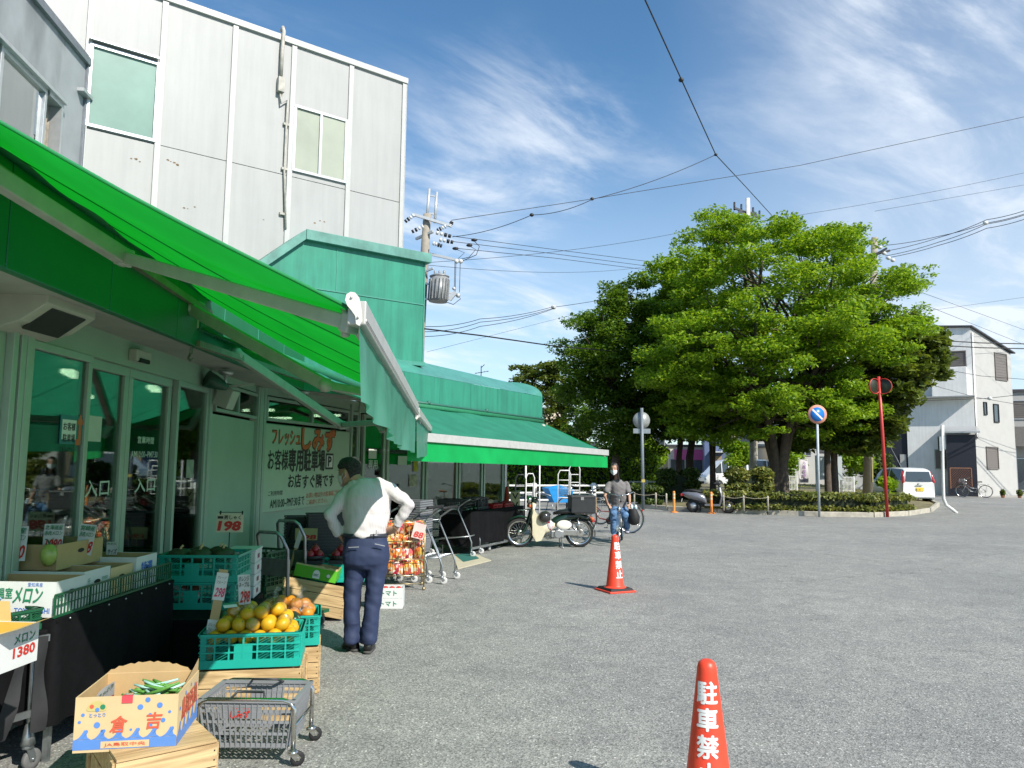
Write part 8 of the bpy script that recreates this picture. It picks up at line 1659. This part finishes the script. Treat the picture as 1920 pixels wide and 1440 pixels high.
VAN = [(-2.2,.34,.74,1.0,1.75,.66),(-2.24,.26,.82,1.05,1.86,.70),(-2.0,.24,.84,1.06,1.93,.70),(-.6,.23,.845,1.05,1.95,.70),(.7,.23,.845,1.03,1.93,.69),(1.15,.23,.84,1.02,1.80,.68),(1.85,.23,.83,1.0,1.10,.66),(2.1,.25,.79,.90,.95,.58),(2.25,.30,.70,.72,.76,.48)]
c3_ = gnd(1322,917); car((c3_.x+2.2,c3_.y+1.1,0), R(188), 'white van parked across behind the box hedge', VAN, M_CARW, .845, (-1.3,1.45), .31, [(1,2),(2,3),(3,4),(4,5),(5,6)], None, (6,5))
SUV = [(-2.0,.40,.76,.98,1.05,.62),(-2.05,.32,.86,1.08,1.14,.68),(-1.9,.30,.90,1.10,1.55,.66),(-1.2,.29,.92,1.10,1.72,.66),(.1,.28,.92,1.08,1.73,.66),(.6,.28,.92,1.06,1.60,.64),(1.15,.28,.91,1.04,1.10,.70),(1.8,.29,.88,.98,1.03,.64),(2.1,.34,.78,.80,.86,.55)]
c4_ = gnd(1885,915); car((c4_.x+2.4,c4_.y+.6,0), R(184), 'black sport utility car with alloy wheels at the right edge', SUV, M_CARK, .92, (-1.2,1.4), .36, [(2,3),(3,4),(4,5),(5,6)], None, (6,5))
# scooter
sc0 = gnd(1300,962); sc1_ = gnd(1338,964); sd_ = (sc1_-sc0); sct = thing('scooter', (sc0.x+.08,sc0.y+.35,0), R(-18), 'silver and black scooter parked behind the orange bollards', 'scooter'); WB = 1.12; r = .22
for x, nm in ((0,'rear_wheel'),(WB,'front_wheel')):
    T = Matrix.Translation((x,0,r)) @ Matrix.Rotation(R(90),4,'X'); b = MB(); b.lathe([(r*.55,-.045),(r*.9,-.05),(r,-.02),(r,.02),(r*.9,.05),(r*.55,.045)], 24, M=T, cap=False); o = b.build(nm, M_TYRE, sct, recalc=False); b = MB(); b.lathe([(0,-.03),(r*.57,-.035),(r*.57,.035),(0,.03)], 16, M=T); b.build('rim', M_ALU, o)
M_SILV = pm('silver_paint', (.20,.205,.23), .25, .4, coat=.5)
b = MB(); b.loft([(Vector((-.34,0,.62)), Vector((0,.08,0)), Vector((0,0,.06))), (Vector((-.15,0,.58)), Vector((0,.15,0)), Vector((0,0,.13))), (Vector((.12,0,.54)), Vector((0,.17,0)), Vector((0,0,.16))), (Vector((.36,0,.46)), Vector((0,.15,0)), Vector((0,0,.16))), (Vector((.44,0,.36)), Vector((0,.13,0)), Vector((0,0,.1)))], 14); b.build('rear_body', M_SILV, sct)
b = MB(); b.loft([(Vector((.86,0,.28)), Vector((0,.15,0)), Vector((.05,0,0))), (Vector((.93,0,.55)), Vector((0,.20,0)), Vector((.05,0,.02))), (Vector((.86,0,.85)), Vector((0,.12,0)), Vector((.06,0,.02)))], 14); b.bx(.38,.88,-.15,.15,.23,.30); b.build('front_shield', M_SILV, sct, bevel=.01)
b = MB(); b.loft([(Vector((-.25,0,.72)), Vector((0,.10,0)), Vector((0,0,.03))), (Vector((0,0,.73)), Vector((0,.14,0)), Vector((0,0,.05))), (Vector((.3,0,.68)), Vector((0,.10,0)), Vector((0,0,.05)))], 12); b.build('seat', M_RUBB, sct)
b = MB(); b.tube([(.88,0,.8),(.82,0,.98)], .04); b.tube([(.70,-.30,.98),(.82,-.12,1.0),(.82,.12,1.0),(.70,.30,.98)], .016); b.loft([(Vector((.80,0,.92)), Vector((.07,0,0)), Vector((0,.10,0))), (Vector((.86,0,1.0)), Vector((.08,0,0)), Vector((0,.11,0))), (Vector((.80,0,1.05)), Vector((.04,0,0)), Vector((0,.06,0)))], 12); o = b.build('handlebar', M_DKGP, sct)
for s in (-1,1): b = MB(); b.tube([(.78,s*.24,.99),(.80,s*.30,1.15)], .007, 6); b.lathe([(0,-.01),(.055,-.008),(.055,.008),(0,.01)], 14, M=Matrix.Translation((.80,s*.32,1.19)) @ Matrix.Rotation(R(90),4,'Y')); b.build('mirror', M_CHROME, o)
b = MB(); b.box((-.37,0,.58),(.06,.22,.09)); b.build('tail_lamp', M_TAIL, sct, bevel=.015); b = MB(); b.box((-.36,0,.40),(.01,.18,.11),rot=Matrix.Rotation(R(15),3,'Y')); b.build('number_plate', M_WLT, sct); b = MB(); b.bx(-.12,.35,.08,.16,.18,.32); b.tube([(.2,.15,.2),(-.25,.18,.25)], .045, 10); b.tube([(.25,-.1,.2),(.2,-.18,.0)], .015); b.tube([(.25,.1,.2),(.2,.18,.0)], .015); b.build('engine', M_DKGP, sct, bevel=.01)
b = MB(); b.grid(lambda u, v: (WB+(r+.03)*math.cos(R(20+130*u)), -.06+.12*v, r+(r+.03)*math.sin(R(20+130*u))), 10, 3); b.build('front_mudguard', M_SILV, sct, recalc=False)
bicycle((at(1848,915,41).x,41.0,0), R(160), 'small bicycle with front basket leaning by the white house', M_STEEL, M_RUBB, M_STEEL, lean=6)
# ================================================================ houses beyond
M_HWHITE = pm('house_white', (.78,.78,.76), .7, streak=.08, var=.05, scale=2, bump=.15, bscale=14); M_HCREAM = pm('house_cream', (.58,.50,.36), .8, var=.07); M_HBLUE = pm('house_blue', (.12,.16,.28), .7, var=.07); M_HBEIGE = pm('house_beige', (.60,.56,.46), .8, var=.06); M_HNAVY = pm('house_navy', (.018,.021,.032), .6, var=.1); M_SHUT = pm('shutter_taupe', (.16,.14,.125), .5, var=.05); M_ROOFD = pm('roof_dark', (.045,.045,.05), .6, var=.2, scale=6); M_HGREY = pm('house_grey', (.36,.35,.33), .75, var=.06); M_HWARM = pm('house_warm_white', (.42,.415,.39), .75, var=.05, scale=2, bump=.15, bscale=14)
M_WGL = pm('far_window', (.06,.075,.09), .08, var=.2, spec=.9)
class House:
    def __init__(s, name, loc, rz, label, group=None): s.t = thing(name, loc, rz, label, 'house' if 'house' in name else 'building', group)
    def wall(s, poly_or_box, m, name='wall', bevel=0):
        b = MB(); 
        for q in poly_or_box: b.bx(*q)
        return b.build(name, m, s.t, bevel=bevel)
    def win(s, M, x, z, w, h, m=None, slats=0, fm=None):
        f = MB(); e = .05
        for bxx in ((x-w/2,x+w/2,z+h/2-e,z+h/2),(x-w/2,x+w/2,z-h/2,z-h/2+e),(x-w/2,x-w/2+e,z-h/2+e,z+h/2-e),(x+w/2-e,x+w/2,z-h/2+e,z+h/2-e)): f.bx(bxx[0],bxx[1],bxx[2],bxx[3],.001,.06,M=M)
        o = f.build('window', fm or M_ALU, s.t); p = MB(); p.bx(x-w/2+e,x+w/2-e,z-h/2+e,z+h/2-e,.001,.02,M=M)
        if slats:
            for k in range(slats): zz = z-h/2+e+(h-2*e)*(k+.5)/slats; p.bx(x-w/2+e,x+w/2-e,zz-.012,zz+.012,.02,.034,M=M)
        p.build('pane' if not slats else 'shutter', m or M_WGL, o)
def face(p, d):       # matrix for a wall: x along d, y up, z outward (d x up)
    d = Vector(d).normalized(); n = d.cross(Vector((0,0,1))); M = Matrix((d, Vector((0,0,1)), n)).transposed().to_4x4(); M.translation = p; return M
# white corner house
hc = at(1833,900,43); hc.z = 0; dR = Vector((.85,.53,0)).normalized(); dL = Vector((-.87,.5,0)).normalized()
H = House('white_house', hc, 0, 'three storey white house with taupe shutters and sloping roof behind the hatchback'); LR, LL = 4.4, 3.4
MR_ = face((0,0,0), dR); ML_ = face(dL*LL, -dL)
zc_, zr_, zl_ = 9.5, 8.35, 9.75
def hz(px, py, right=True):
    r_ = ray(px, py); d = dR if right else dL; n = d.cross(Vector((0,0,1))); s = hc.dot(n)/Vector((r_.x,r_.y,0)).dot(n); q = Vector((r_.x*s,r_.y*s,CAMZ+r_.z*s)); k = (q-hc).dot(d); return (k if right else LL-k), q.z
b = MB(); b.add([MR_ @ Vector(p) for p in ((0,0,0),(LR,0,0),(LR,zr_,0),(0,zc_,0))], [(0,1,2,3)]); b.add([dR*LR, dR*LR+dL*LL, dR*LR+dL*LL+Vector((0,0,zr_+.2)), dR*LR+Vector((0,0,zr_))], [(0,1,2,3)]); b.build('side_wall', M_HWARM, H.t)
b = MB(); b.add([ML_ @ Vector(p) for p in ((0,0,0),(LL,0,0),(LL,zc_,0),(0,zl_,0))], [(0,1,2,3)]); b.build('front_wall', M_HWHITE, H.t)  # lighter white than the side wall, raised to make up for shade here
b = MB(); o_ = .18; q = [ML_ @ Vector((LL,zc_,0)) - (dR+dL)*o_*.0 + Vector((0,0,.0)), Vector((0,0,0))]
e0_, e1_, e2_, e3_ = Vector((0,0,zc_)) - dR*o_ - dL*o_, dR*(LR+o_) - dL*o_ + Vector((0,0,zr_)), dR*(LR+o_)+dL*LL+Vector((0,0,zr_+.25)), dL*LL - dR*o_ + Vector((0,0,zl_))
b.add([p+Vector((0,0,.01)) for p in (e0_,e1_,e2_,e3_)]+[p+Vector((0,0,.09)) for p in (e0_,e1_,e2_,e3_)], [(0,1,2,3),(7,6,5,4),(0,4,5,1),(1,5,6,2),(2,6,7,3),(3,7,4,0)]); b.build('roof', M_ROOFD, H.t)
for px0,px1,py0,py1 in ((1866,1886,664,712),(1850,1870,838,880)):
    x0,z0 = hz(px0,py1); x1,z1 = hz(px1,py0); H.win(MR_, (x0+x1)/2, (z0+z1)/2, x1-x0, z1-z0, M_SHUT, 9, M_SHUT)
for px0,px1,py0,py1 in ((1844,1849,754,778),(1863,1871,758,792)):
    x0,z0 = hz(px0,py1); x1,z1 = hz(px1,py0); H.win(MR_, (x0+x1)/2, (z0+z1)/2, max(.25,x1-x0), z1-z0, M_WGL, 0, M_RUBB)
x0,z0 = hz(1755,690,False); x1,z1 = hz(1811,657,False); H.win(ML_, (x0+x1)/2, (z0+z1)/2, abs(x1-x0), z1-z0, M_SHUT, 8, M_SHUT)
zb1, zb0 = hz(1790,690,False)[1], hz(1790,744,False)[1]; xb0, xb1 = hz(1746,700,False)[0], hz(1812,700,False)[0]
b = MB(); b.bx(max(.05,xb0),xb1,zb0,zb1,.01,.55,M=ML_); b.build('balcony', M_HWHITE, H.t, bevel=.02); b = MB(); b.bx(.0,LL+.05,zb0-.06,zb0+.01,.0,.6,M=ML_); b.build('belt_course', pm('belt_grey', (.30,.31,.31), .6), H.t)
xa = hz(1776,860,False)[0]; b = MB(); b.bx(xa,LL-.02,0,hz(1800,816,False)[1],.01,.9,M=ML_); b.build('porch', M_HNAVY, H.t); b = MB(); zz_ = hz(1800,813,False)[1]; b.add([ML_ @ Vector(p) for p in ((xa-.2,zz_,1.1),(LL+.2,zz_,1.1),(LL+.1,zz_+.35,.0),(xa-.1,zz_+.35,.0),(xa-.2,zz_+.08,1.1),(LL+.2,zz_+.08,1.1),(LL+.1,zz_+.42,.0),(xa-.1,zz_+.42,.0))], [(0,1,2,3),(7,6,5,4),(0,4,5,1),(1,5,6,2),(2,6,7,3),(3,7,4,0)]); b.build('porch_roof', M_ALU, H.t)
x0,z0 = hz(1753,880,False); x1,z1 = hz(1776,842,False); H.win(ML_, (x0+x1)/2, (z0+z1)/2, abs(x1-x0), z1-z0, M_SHUT, 8, M_ALUW)
b = MB(); b.tube([MR_ @ Vector((.08,zc_-.3,.06)), MR_ @ Vector((.08,3.2,.06)), ML_ @ Vector((LL-.1,zz_+.3,.3))], .05, 8); b.build('downpipe', M_WPT, H.t)
# left wing of the same house in navy, then white
b = MB(); b.bx(-1.7,-.002,0,8.2,-.6,-.1,M=ML_); b.build('navy_wing', M_HNAVY, H.t); b = MB(); b.bx(-4.2,-1.702,0,8.0,-.5,.0,M=ML_); b.build('left_wing', M_HWHITE, H.t)
b = MB(); b.bx(-.42,-.10,.2,2.3,-.1,-.06,M=ML_); b.build('door', pm('door_grey', (.45,.45,.44), .5), H.t)
# garden lattice and low wall before it
lw = gnd(1760,925); t = thing('garden_wall', (lw.x,lw.y+.2,0), 0, 'low grey garden wall in front of the white house', 'wall'); b = MB(); L5 = gnd(1838,925).x-lw.x; b.bx(0,L5,0,.2,0,.45); b.build('body', M_CONC, t); b = MB(); b.bx(-.03,L5+.03,-.03,.23,.45,.50); b.build('coping', M_CONC, t, bevel=.008)
la = at(1782,905,41.5); t = thing('trellis', (la.x,la.y,.5), 0, 'brown wooden trellis panel on the garden wall', 'trellis'); w5 = at(1822,905,41.5).x-la.x; b = MB()
for k in range(-7,13): 
    for sg in (-1,1):
        x = k*w5/9; a_ = (x, 0.0, .0) if sg > 0 else (x+.0, .012, 1.0); c_ = (x+1.0, 0.0, 1.0) if sg > 0 else (x+1.0,.012,.0)
        pts = [Vector(a_), Vector(c_)]; u0 = max(0, (0-pts[0].x)/1.0); u1 = min(1, (w5-pts[0].x)/1.0)
        if u1 > u0: b.bar(pts[0].lerp(pts[1],u0), pts[0].lerp(pts[1],u1), .03,.008)
b.build('lattice', pm('brown_wood', (.16,.065,.03), .7, var=.2), t); b = MB(); b.bar((0,0,-.05),(0,0,1.05),.06,.05); b.bar((w5,0,-.05),(w5,0,1.05),.06,.05); b.bar((0,0,1.05),(w5,0,1.05),.05,.05); b.build('frame', pm('brown_wood', (.16,.065,.03)), t)
for k, (px, s_) in enumerate(((1862,.3),(1893,.4))): 
    c = at(px, 915, 42); t = thing('potted_plant', (c.x,c.y-.8,0), 0, scale=.6, label= ('small potted plants beside the leaning bicycle','pale leafy plant by the wheel of the black car')[k], cat='plant'); link('foliage', leaf_mesh('foliage', leaves([(0,0,.45,.35*s_*1.6,.3,.3,1)], 500, .07, 70+k), LF3), t); b = MB(); b.lathe([(.12,0),(.17,.22),(.15,.22),(0,.18)], 14); b.build('pot', pm('terracotta', (.30,.12,.06), .8), t)
def boxhouse(name, px0, px1, ytop, d, dep, rz, wall, roof, label, wins=(), rtype='flat', group='houses beyond the park', rm=None, extra=None):
    a, c = at(px0,860,d), at(px1,860,d); w = (c-a).xy.length; zt = at((px0+px1)/2, ytop, d).z; mid = (a+c)/2; mid.z = 0
    H = House(name, mid, rz, label, group); ht = zt if rtype == 'flat' else zt-1.2
    H.wall([(-w/2,w/2,0,dep,0,ht)], wall); b = MB()
    if rtype == 'flat': b.bx(-w/2-.12,w/2+.12,-.12,dep+.12,ht,ht+.18)
    else: b.add([(-w/2-.4,-.4,ht-.05),(w/2+.4,-.4,ht-.05),(w/2+.4,dep+.4,ht-.05),(-w/2-.4,dep+.4,ht-.05),(-w/2-.4,dep/2,ht+1.2),(w/2+.4,dep/2,ht+1.2)], [(0,1,5,4),(2,3,4,5),(0,4,3),(1,2,5),(3,2,1,0)])
    b.build('roof', rm or M_ROOFD, H.t); MF = face((0,0,0), (1,0,0))
    for x, z, ww, hh, kind in wins: H.win(MF, x*w, z, ww, hh, M_SHUT if kind else M_WGL, 8 if kind else 0)
    if extra: extra(H, w, ht, MF)
    return H
def blue_extra(H, w, ht, MF):
    b = MB(); b.bx(-w*.22,w*.12,0,2.2,.01,.06,M=MF); b.build('door', pm('tan_door', (.36,.27,.18), .6), H.t); b = MB(); b.bx(-w*.32,w*.22,2.45,2.52,0,.9,M=MF); b.bar(MF @ Vector((-w*.2,2.5,.85)), MF @ Vector((-w*.1,3.1,.02)), .03,.03); b.bar(MF @ Vector((w*.1,2.5,.85)), MF @ Vector((w*.2,3.1,.02)), .03,.03); b.build('door_canopy', M_WPT, H.t); b = MB(); b.bx(w*.3,w*.38,1.9,2.2,.01,.15,M=MF); b.build('wall_lamp', M_WLT, H.t)
bh = boxhouse('blue_house', 1322, 1372, 790, 56, 6, R(-12), M_HBLUE, None, 'narrow blue house with a tan door behind the white van', [(.05,5.2,.5,.45,0),(.05,4.5,.5,.45,0)], extra=blue_extra)
boxhouse('beige_house', 1372, 1420, 812, 57, 6, R(-12), M_HCREAM, None, 'cream house attached right of the blue house', [(.1,3.6,1.2,1.0,0),(-.2,1.2,1.0,1.8,0)])
def pink_extra(H, w, ht, MF): b = MB(); b.bx(-w*.35,w*.45,ht-1.0,ht-.2,.02,.12,M=MF); b.build('sign_panel', pm('pink_sign', (.60,.10,.30), .5), H.t)
boxhouse('corner_shop', 1255, 1320, 838, 60, 6, R(-8), M_HBEIGE, None, 'low beige shop with a pink sign panel behind the slim trunks', [(-.25,1.2,1.2,1.6,0),(.2,1.2,1.4,1.6,0)], extra=pink_extra)
boxhouse('cream_house', 1190, 1252, 815, 62, 7, R(6), M_HCREAM, None, 'cream house with a small awning beyond the bright hedge', [(-.2,3.4,1.4,1.1,0),(.2,3.4,1.2,1.1,0)], 'gable')
boxhouse('cream_block', 1022, 1059, 770, 66, 7, R(10), M_HCREAM, None, 'tall narrow cream house left of the dark rounded tree', [(.05,4.2,1.0,1.3,0),(-.25,4.2,.5,1.3,0),(.1,2.0,1.0,1.2,0)])
boxhouse('grey_house', 1062, 1118, 826, 70, 7, R(0), M_HGREY, None, 'grey tiled house far beyond the hedge', [(0,2.4,1.4,1.2,0)], 'gable')
boxhouse('white_block', 1476, 1532, 838, 58, 7, R(4), M_HWARM, None, 'pale house behind the banner with a grey garden wall', [(.2,3.0,.5,1.4,0),(-.2,2.6,1.2,1.0,0)])
boxhouse('grey_block', 1532, 1600, 848, 62, 7, R(4), M_HGREY, None, 'grey house hidden behind the notice board and shrubs', [(0,2.2,1.6,1.2,0)])
boxhouse('tan_house', 1600, 1700, 815, 66, 8, R(0), M_HBEIGE, None, 'beige house far behind the concrete pole', [(.1,3.4,1.6,1.2,0),(-.25,3.4,1.2,1.2,0)], 'gable')
def bal(H, w, ht, MF):
    b = MB(); b.bx(-w*.5,w*.5,2.9,4.1,.0,1.2,M=MF); b.build('balcony', pm('balcony_taupe', (.17,.155,.14), .6), H.t)
    for x in (-.45,.2): b = MB(); b.bx(w*x,w*(x+.03),0,2.9,1.0,1.1,M=MF); b.build('carport_post', M_ALU, H.t)
a_ = at(1905,860,47); 
boxhouse('taupe_house', 1898, 1990, 735, 47.5, 7, R(-22), M_HWARM, None, 'pale house with a taupe balcony over a carport at the right edge', [(-.2,5.2,1.3,1.2,1),(.2,5.2,1.3,1.2,0),(-.15,1.2,1.6,2.0,0)], extra=bal)
boxhouse('tile_house', 1925, 2100, 725, 75, 9, R(-10), M_HGREY, None, 'dark roofed house far behind the right edge', [(-.3,4,1.6,1.2,0)], 'gable')
boxhouse('far_house', 900, 1010, 850, 85, 8, R(5), M_HBEIGE, None, 'far beige house behind the long hedge', [(0,2.4,1.4,1.2,0)], 'gable')
boxhouse('far_flats', 1400, 1480, 825, 80, 9, R(0), M_HGREY, None, 'grey flats in the gaps behind the main stems', [(-.2,3.2,1.4,1.2,0),(.2,3.2,1.4,1.2,0)])
# ================================================================ poles and wires
M_PCON = pm('pole_concrete', (.30,.27,.22), .85, var=.15, scale=6); M_GALV = pm('galvanised', (.55,.56,.56), .4, .4, var=.1); M_PORC = pm('porcelain', (.62,.62,.60), .3)
def wire(pts, label, r_=.014, sag=0.0, m=None, marks=()):
    P = [at(*p) for p in pts]
    if pts[-1][0] > 1900: P.append(P[-1]+(P[-1]-P[-2])*(14/(P[-1]-P[-2]).length))
    if pts[0][0] > 1900: P.insert(0, P[0]+(P[0]-P[1])*(14/(P[0]-P[1]).length))
    o = P[0]; out = []
    for a, b_ in zip(P, P[1:]):
        n = 10
        for k in range(n + (1 if b_ is P[-1] else 0)): u = k/n; q = a.lerp(b_, u); q.z -= sag*4*u*(1-u); out.append(q-o)
    w_ = MB(); w_.tube(out, r_*.8, 5); t = thing('overhead_wire', o, 0, label, 'wire', 'overhead wires'); w_.build('cable', m or M_CABLE, t)
    for px, py, d, rr_ in marks: q = MB(); q.ball(at(px,py,d)-o, rr_, 10, sc=(1.2,1,1)); q.build('coupling', M_PORC if rr_ > .06 else M_CABLE, t)
    return t
PD = 25.0; pt = at(801,392,PD); pb_ = at(786,640,PD)
up1 = thing('utility_pole', (pb_.x-.02,PD,0), 0, 'concrete utility pole with transformer rising behind the green tower', 'utility pole'); O1 = up1.location
def u1(px, py, dy=0): return at(px, py, PD+dy)-O1
b = MB(); b.tube([u1(801,402), u1(795,500), u1(787,640), Vector((-.05,0,0))], [.13,.145,.16,.19], 14); b.build('pole', M_PCON, up1)
b = MB(); b.tube([u1(805,354), u1(800,412)], .045, 8); b.tube([u1(819,360), u1(815,418)], .045, 8); b.bar(u1(804,366), u1(820,369), .04,.05); b.bar(u1(804,400), u1(818,402), .05,.06); b.build('top_rod', M_GALV, up1)
b = MB(); b.bar(u1(775,402,-.2), u1(844,423,-.2), .09,.09); b.bar(u1(780,448,.2), u1(812,434,-.2), .08,.08); b.bar(u1(805,476), u1(868,490,-.1), .08,.08); b.bar(u1(790,512,-.1), u1(812,503,-.3), .06,.06); b.build('crossarm', M_GALV, up1)
b = MB()
for (x0,y0),(x1,y1) in (((776,403),(758,417)),((794,424),(770,436)),((836,424),(818,433)),((818,436),(848,444)),((824,449),(852,455)),((812,456),(830,462)),((843,425),(848,415))):
    p, q = u1(x0,y0,-.2), u1(x1,y1,-.2)
    for k in range(4): b.tube([p.lerp(q,k/4), p.lerp(q,k/4+.16)], .07-.008*(k%2), 8, 1 if k > 1 else 0)
for px, py in ((889,450),(880,460),(854,466)): b.ball(u1(px,py,-.2), .07, 8, 1, sc=(1.6,.8,.8))
for px in (856,864): b.ball(u1(px,490,-.1), .08, 8)
b.build('insulator', [M_PORC, M_CABLE], up1)
b = MB(); c0, c1_ = u1(824,520,-.35), u1(821,566,-.35); b.tube([c0,c1_], .30, 20); b.lathe([(.31,0),(.33,.03),(.2,.09),(0,.1)], 20, M=Matrix.Translation(c0)); 
for k in range(18): a = 6.283*k/18; dxy = Vector((math.cos(a)*.31, math.sin(a)*.31, 0)); b.bar(c0+dxy+Vector((0,0,-.08)), c1_+dxy+Vector((0,0,.06)), .022,.07,up=dxy)
for dx in (-.15,0,.15): b.lathe([(.03,0),(.05,.04),(.03,.08),(.045,.12),(.02,.18)], 8, M=Matrix.Translation(c0+Vector((dx,0,.06))))
b.build('transformer', pm('transformer_grey', (.27,.28,.28), .45, .2, var=.2), up1); b = MB(); b.bar(u1(790,560,-.1), u1(812,562,-.3), .06,.06); b.bar(u1(793,530,-.1), u1(812,535,-.3), .06,.06); b.bar(u1(842,562,-.3), u1(854,548,-.3), .10,.14); b.bar(u1(838,548,-.3), u1(858,553,-.3), .05,.05); b.ball(u1(859,554,-.3), .08, 8); b.ball(u1(851,541,-.3), .06, 8); b.build('bracket', M_GALV, up1)
b = MB()
for px, top in ((853,490),(855,490),(863,490)): b.tube([u1(px,top,-.1), u1(px-1.5,548,-.3)], .010, 5)
b.tube([u1(889,452,-.2), u1(899,462,-.2), u1(893,478,-.2), u1(868,489,-.1)], .012, 5); b.tube([u1(880,461,-.2), u1(892,468,-.2), u1(880,482,-.2), u1(860,487,-.1)], .012, 5); b.tube([u1(854,467), u1(871,474), u1(858,486)], .010, 5); b.tube([u1(857,554,-.3), u1(864,560,-.3), u1(850,571,-.3), u1(836,566,-.3)], .012, 5)
b.build('jumper_cable', M_CABLE, up1)
P2 = at(1402,372,38); up2 = thing('utility_pole', (P2.x,38,0), 0, 'pale pole top with crossarms showing above the large tree', 'utility pole'); b = MB(); b.tube([Vector((0,0,P2.z)), Vector((0,0,0))], [.11,.19], 12); b.build('pole', M_PORC, up2); b = MB()
for (x0,y0),(x1,y1) in (((1377,390),(1424,408)),((1384,398),(1418,400))): b.bar(at(x0,y0,38)-up2.location, at(x1,y1,38)-up2.location, .10,.10)
b.build('crossarm', pm('dark_arm', (.05,.06,.07), .5), up2); b = MB()
for px, py in ((1377,388),(1390,392),(1412,398),(1424,404)): b.tube([at(px,py-9,38)-up2.location, at(px,py+6,38)-up2.location], .05, 6)
b.build('insulator', M_CABLE, up2)
P3 = at(1641,470,34); g3 = gnd(1624,935,.2); up3 = thing('utility_pole', (at(1626,930,34).x,34,0), 0, 'brown concrete pole with yellow guard rising through the trees by the hatchback', 'utility pole'); b = MB(); b.tube([P3-up3.location+Vector((0,0,.6)), Vector((0,0,0))], [.14,.22], 14); b.build('pole', M_PCON, up3); b = MB(); b.bx(.14,.19,-.23,-.12,.9,2.3); b.build('guard', pm('yellow_guard', (.30,.26,.10), .6, var=.3, scale=6), up3); b = MB(); b.bar(at(1625,482,34)-up3.location, at(1668,470,34)-up3.location, .09,.09); b.bar(at(1640,478,33.5)-up3.location, at(1662,466,34.4)-up3.location, .08,.08); b.build('crossarm', M_CABLE, up3)
gw0, gw1 = at(1676,828,33), gnd(1725,942); t = thing('guy_wire', gw1, 0, 'diagonal stay wire with a cream plastic guard before the hatchback', 'wire'); b = MB(); b.tube([gw0-gw1+Vector((-1.2,1,2.9)), Vector((0,0,0))], .012, 6); b.build('cable', M_STEEL, t); b = MB(); b.tube([(gw0-gw1)*.50, (gw0-gw1)*.0], .045, 10); b.build('guard', pm('guard_cream', (.55,.50,.36), .5), t)
wire([(1196,-30,14),(1278,150,19),(1342,290,25),(1400,352,31),(1460,418,36)], 'thick wire running down from the top edge to the pole above the large tree', .022, 0, None, [(1277,150,19,.06),(1342,290,25,.05)])
wire([(1342,290,25),(1110,374,24),(997,403,24),(848,444,25)], 'wire from the junction in the sky down left to the transformer pole', .014, .12, None, [(997,403,24,.06)])
wire([(1925,218,30),(1500,310,29),(1110,373,27),(846,413,25)], 'long wire crossing the whole sky from the right edge to the transformer pole', .014, .0, None, [(1110,373,27,.06)])
for k, (y0, y1, y2) in enumerate(((443,466,496),(453,474,505),(465,482,512))): wire([(850,y0,25),(1040,y1+2,30),(1260,y2,36)], ('upper','middle','lower')[k]+' line of the three parallel wires from the transformer pole to the trees', .013)
wire([(806,492,25),(1295,432,36),(1930,322,36)], 'faint wire rising right behind the large tree top', .010, .2, None, [])
wire([(800,497,25),(1210,500,45)], 'thin low wire between the transformer pole and the middle tree', .010, .3)
wire([(770,613,22),(800,617,22),(900,629,24),(1040,649,28),(1190,662,33)], 'thick black bundled cable from the green tower to the dark rounded tree', .030)
for k, (a, b_, c) in enumerate(((612,598,574),(622,604,577),(631,612,578))): wire([(788,a,25),(900,b_,28),(1040,c,33)], ('upper','middle','lower')[k]+' of three twisted service cables meeting at a clamp in front of the dark tree', .014, .1, None, [(1038,576,33,.10)] if k == 0 else [])
wire([(1038,576,33),(1215,545,36)], 'cable leaving the clamp toward the middle tree', .014, .05)
for k, (y0, y1) in enumerate(((452,402),(463,396),(472,404),(476,412))): wire([(1660,y0+8,34),(1760,(y0+y1)/2+16,34),(1850,y1+16,33),(1930,y1-4,32)], ('first','second','third','fourth')[k]+' cable from the top of the bundle right of the large tree', .018, .05, None, [(1650+k*8,y0+12,34,.09)] + ([(1848,418,33,.10)] if k == 1 else []))
for k, y in enumerate((641,650)): wire([(1752,y-3,38),(1840,y+2,38),(1930,y+4,38)], ('upper','lower')[k]+' thick black cable across the top storey of the white house', .035)
wire([(1755,690,39),(1840,705,39),(1930,712,40)], 'cable sagging across the middle windows of the white house', .016); wire([(1740,720,38),(1830,745,40),(1930,762,42)], 'thin cable falling right across the belt of the white house', .014); wire([(1720,752,38),(1850,747,39),(1930,738,40)], 'cable running level across the belt of the white house', .018, 0, None, [(1856,747,39,.10)])
wire([(1705,540,34),(1815,580,40),(1930,622,46)], 'thin wire slanting down right above the white house roof', .012); wire([(1735,572,34),(1830,610,40),(1930,650,46)], 'lower thin wire slanting down across the white house roof', .012); wire([(1640,396,36),(1930,345,36)], 'thin pale wire above the cable bundle at the right', .010)
wire([(1690,590,40),(1930,556,40)], 'faint wire rising right below the cable bundle', .009); wire([(800,660,30),(1075,590,40)], 'very thin wire behind the service cables', .008)
an = at(902,706,30); t = thing('roof_antenna', (an.x,an.y,3), 0, 'small television antenna above the green roof', 'antenna'); b = MB(); b.tube([(0,0,-3),(0,0,at(902,686,30).z-3)], .02, 6); b.build('mast', M_DKGP, t); b = MB(); zq = at(902,698,30).z-3; b.tube([(-.25,0,zq-.05),(.3,0,zq+.05)], .012, 5)
for k in range(5): b.tube([(-.2+.11*k,-.2,zq-.04+.02*k),(-.2+.11*k,.2,zq-.04+.02*k)], .008, 4)
b.tube([(.02,0,zq+.2),(.12,.1,zq+.32)], .015, 5); b.build('elements', M_DKGP, t)
hm_ = thing('house_meter', (0,0,0)) if False else None
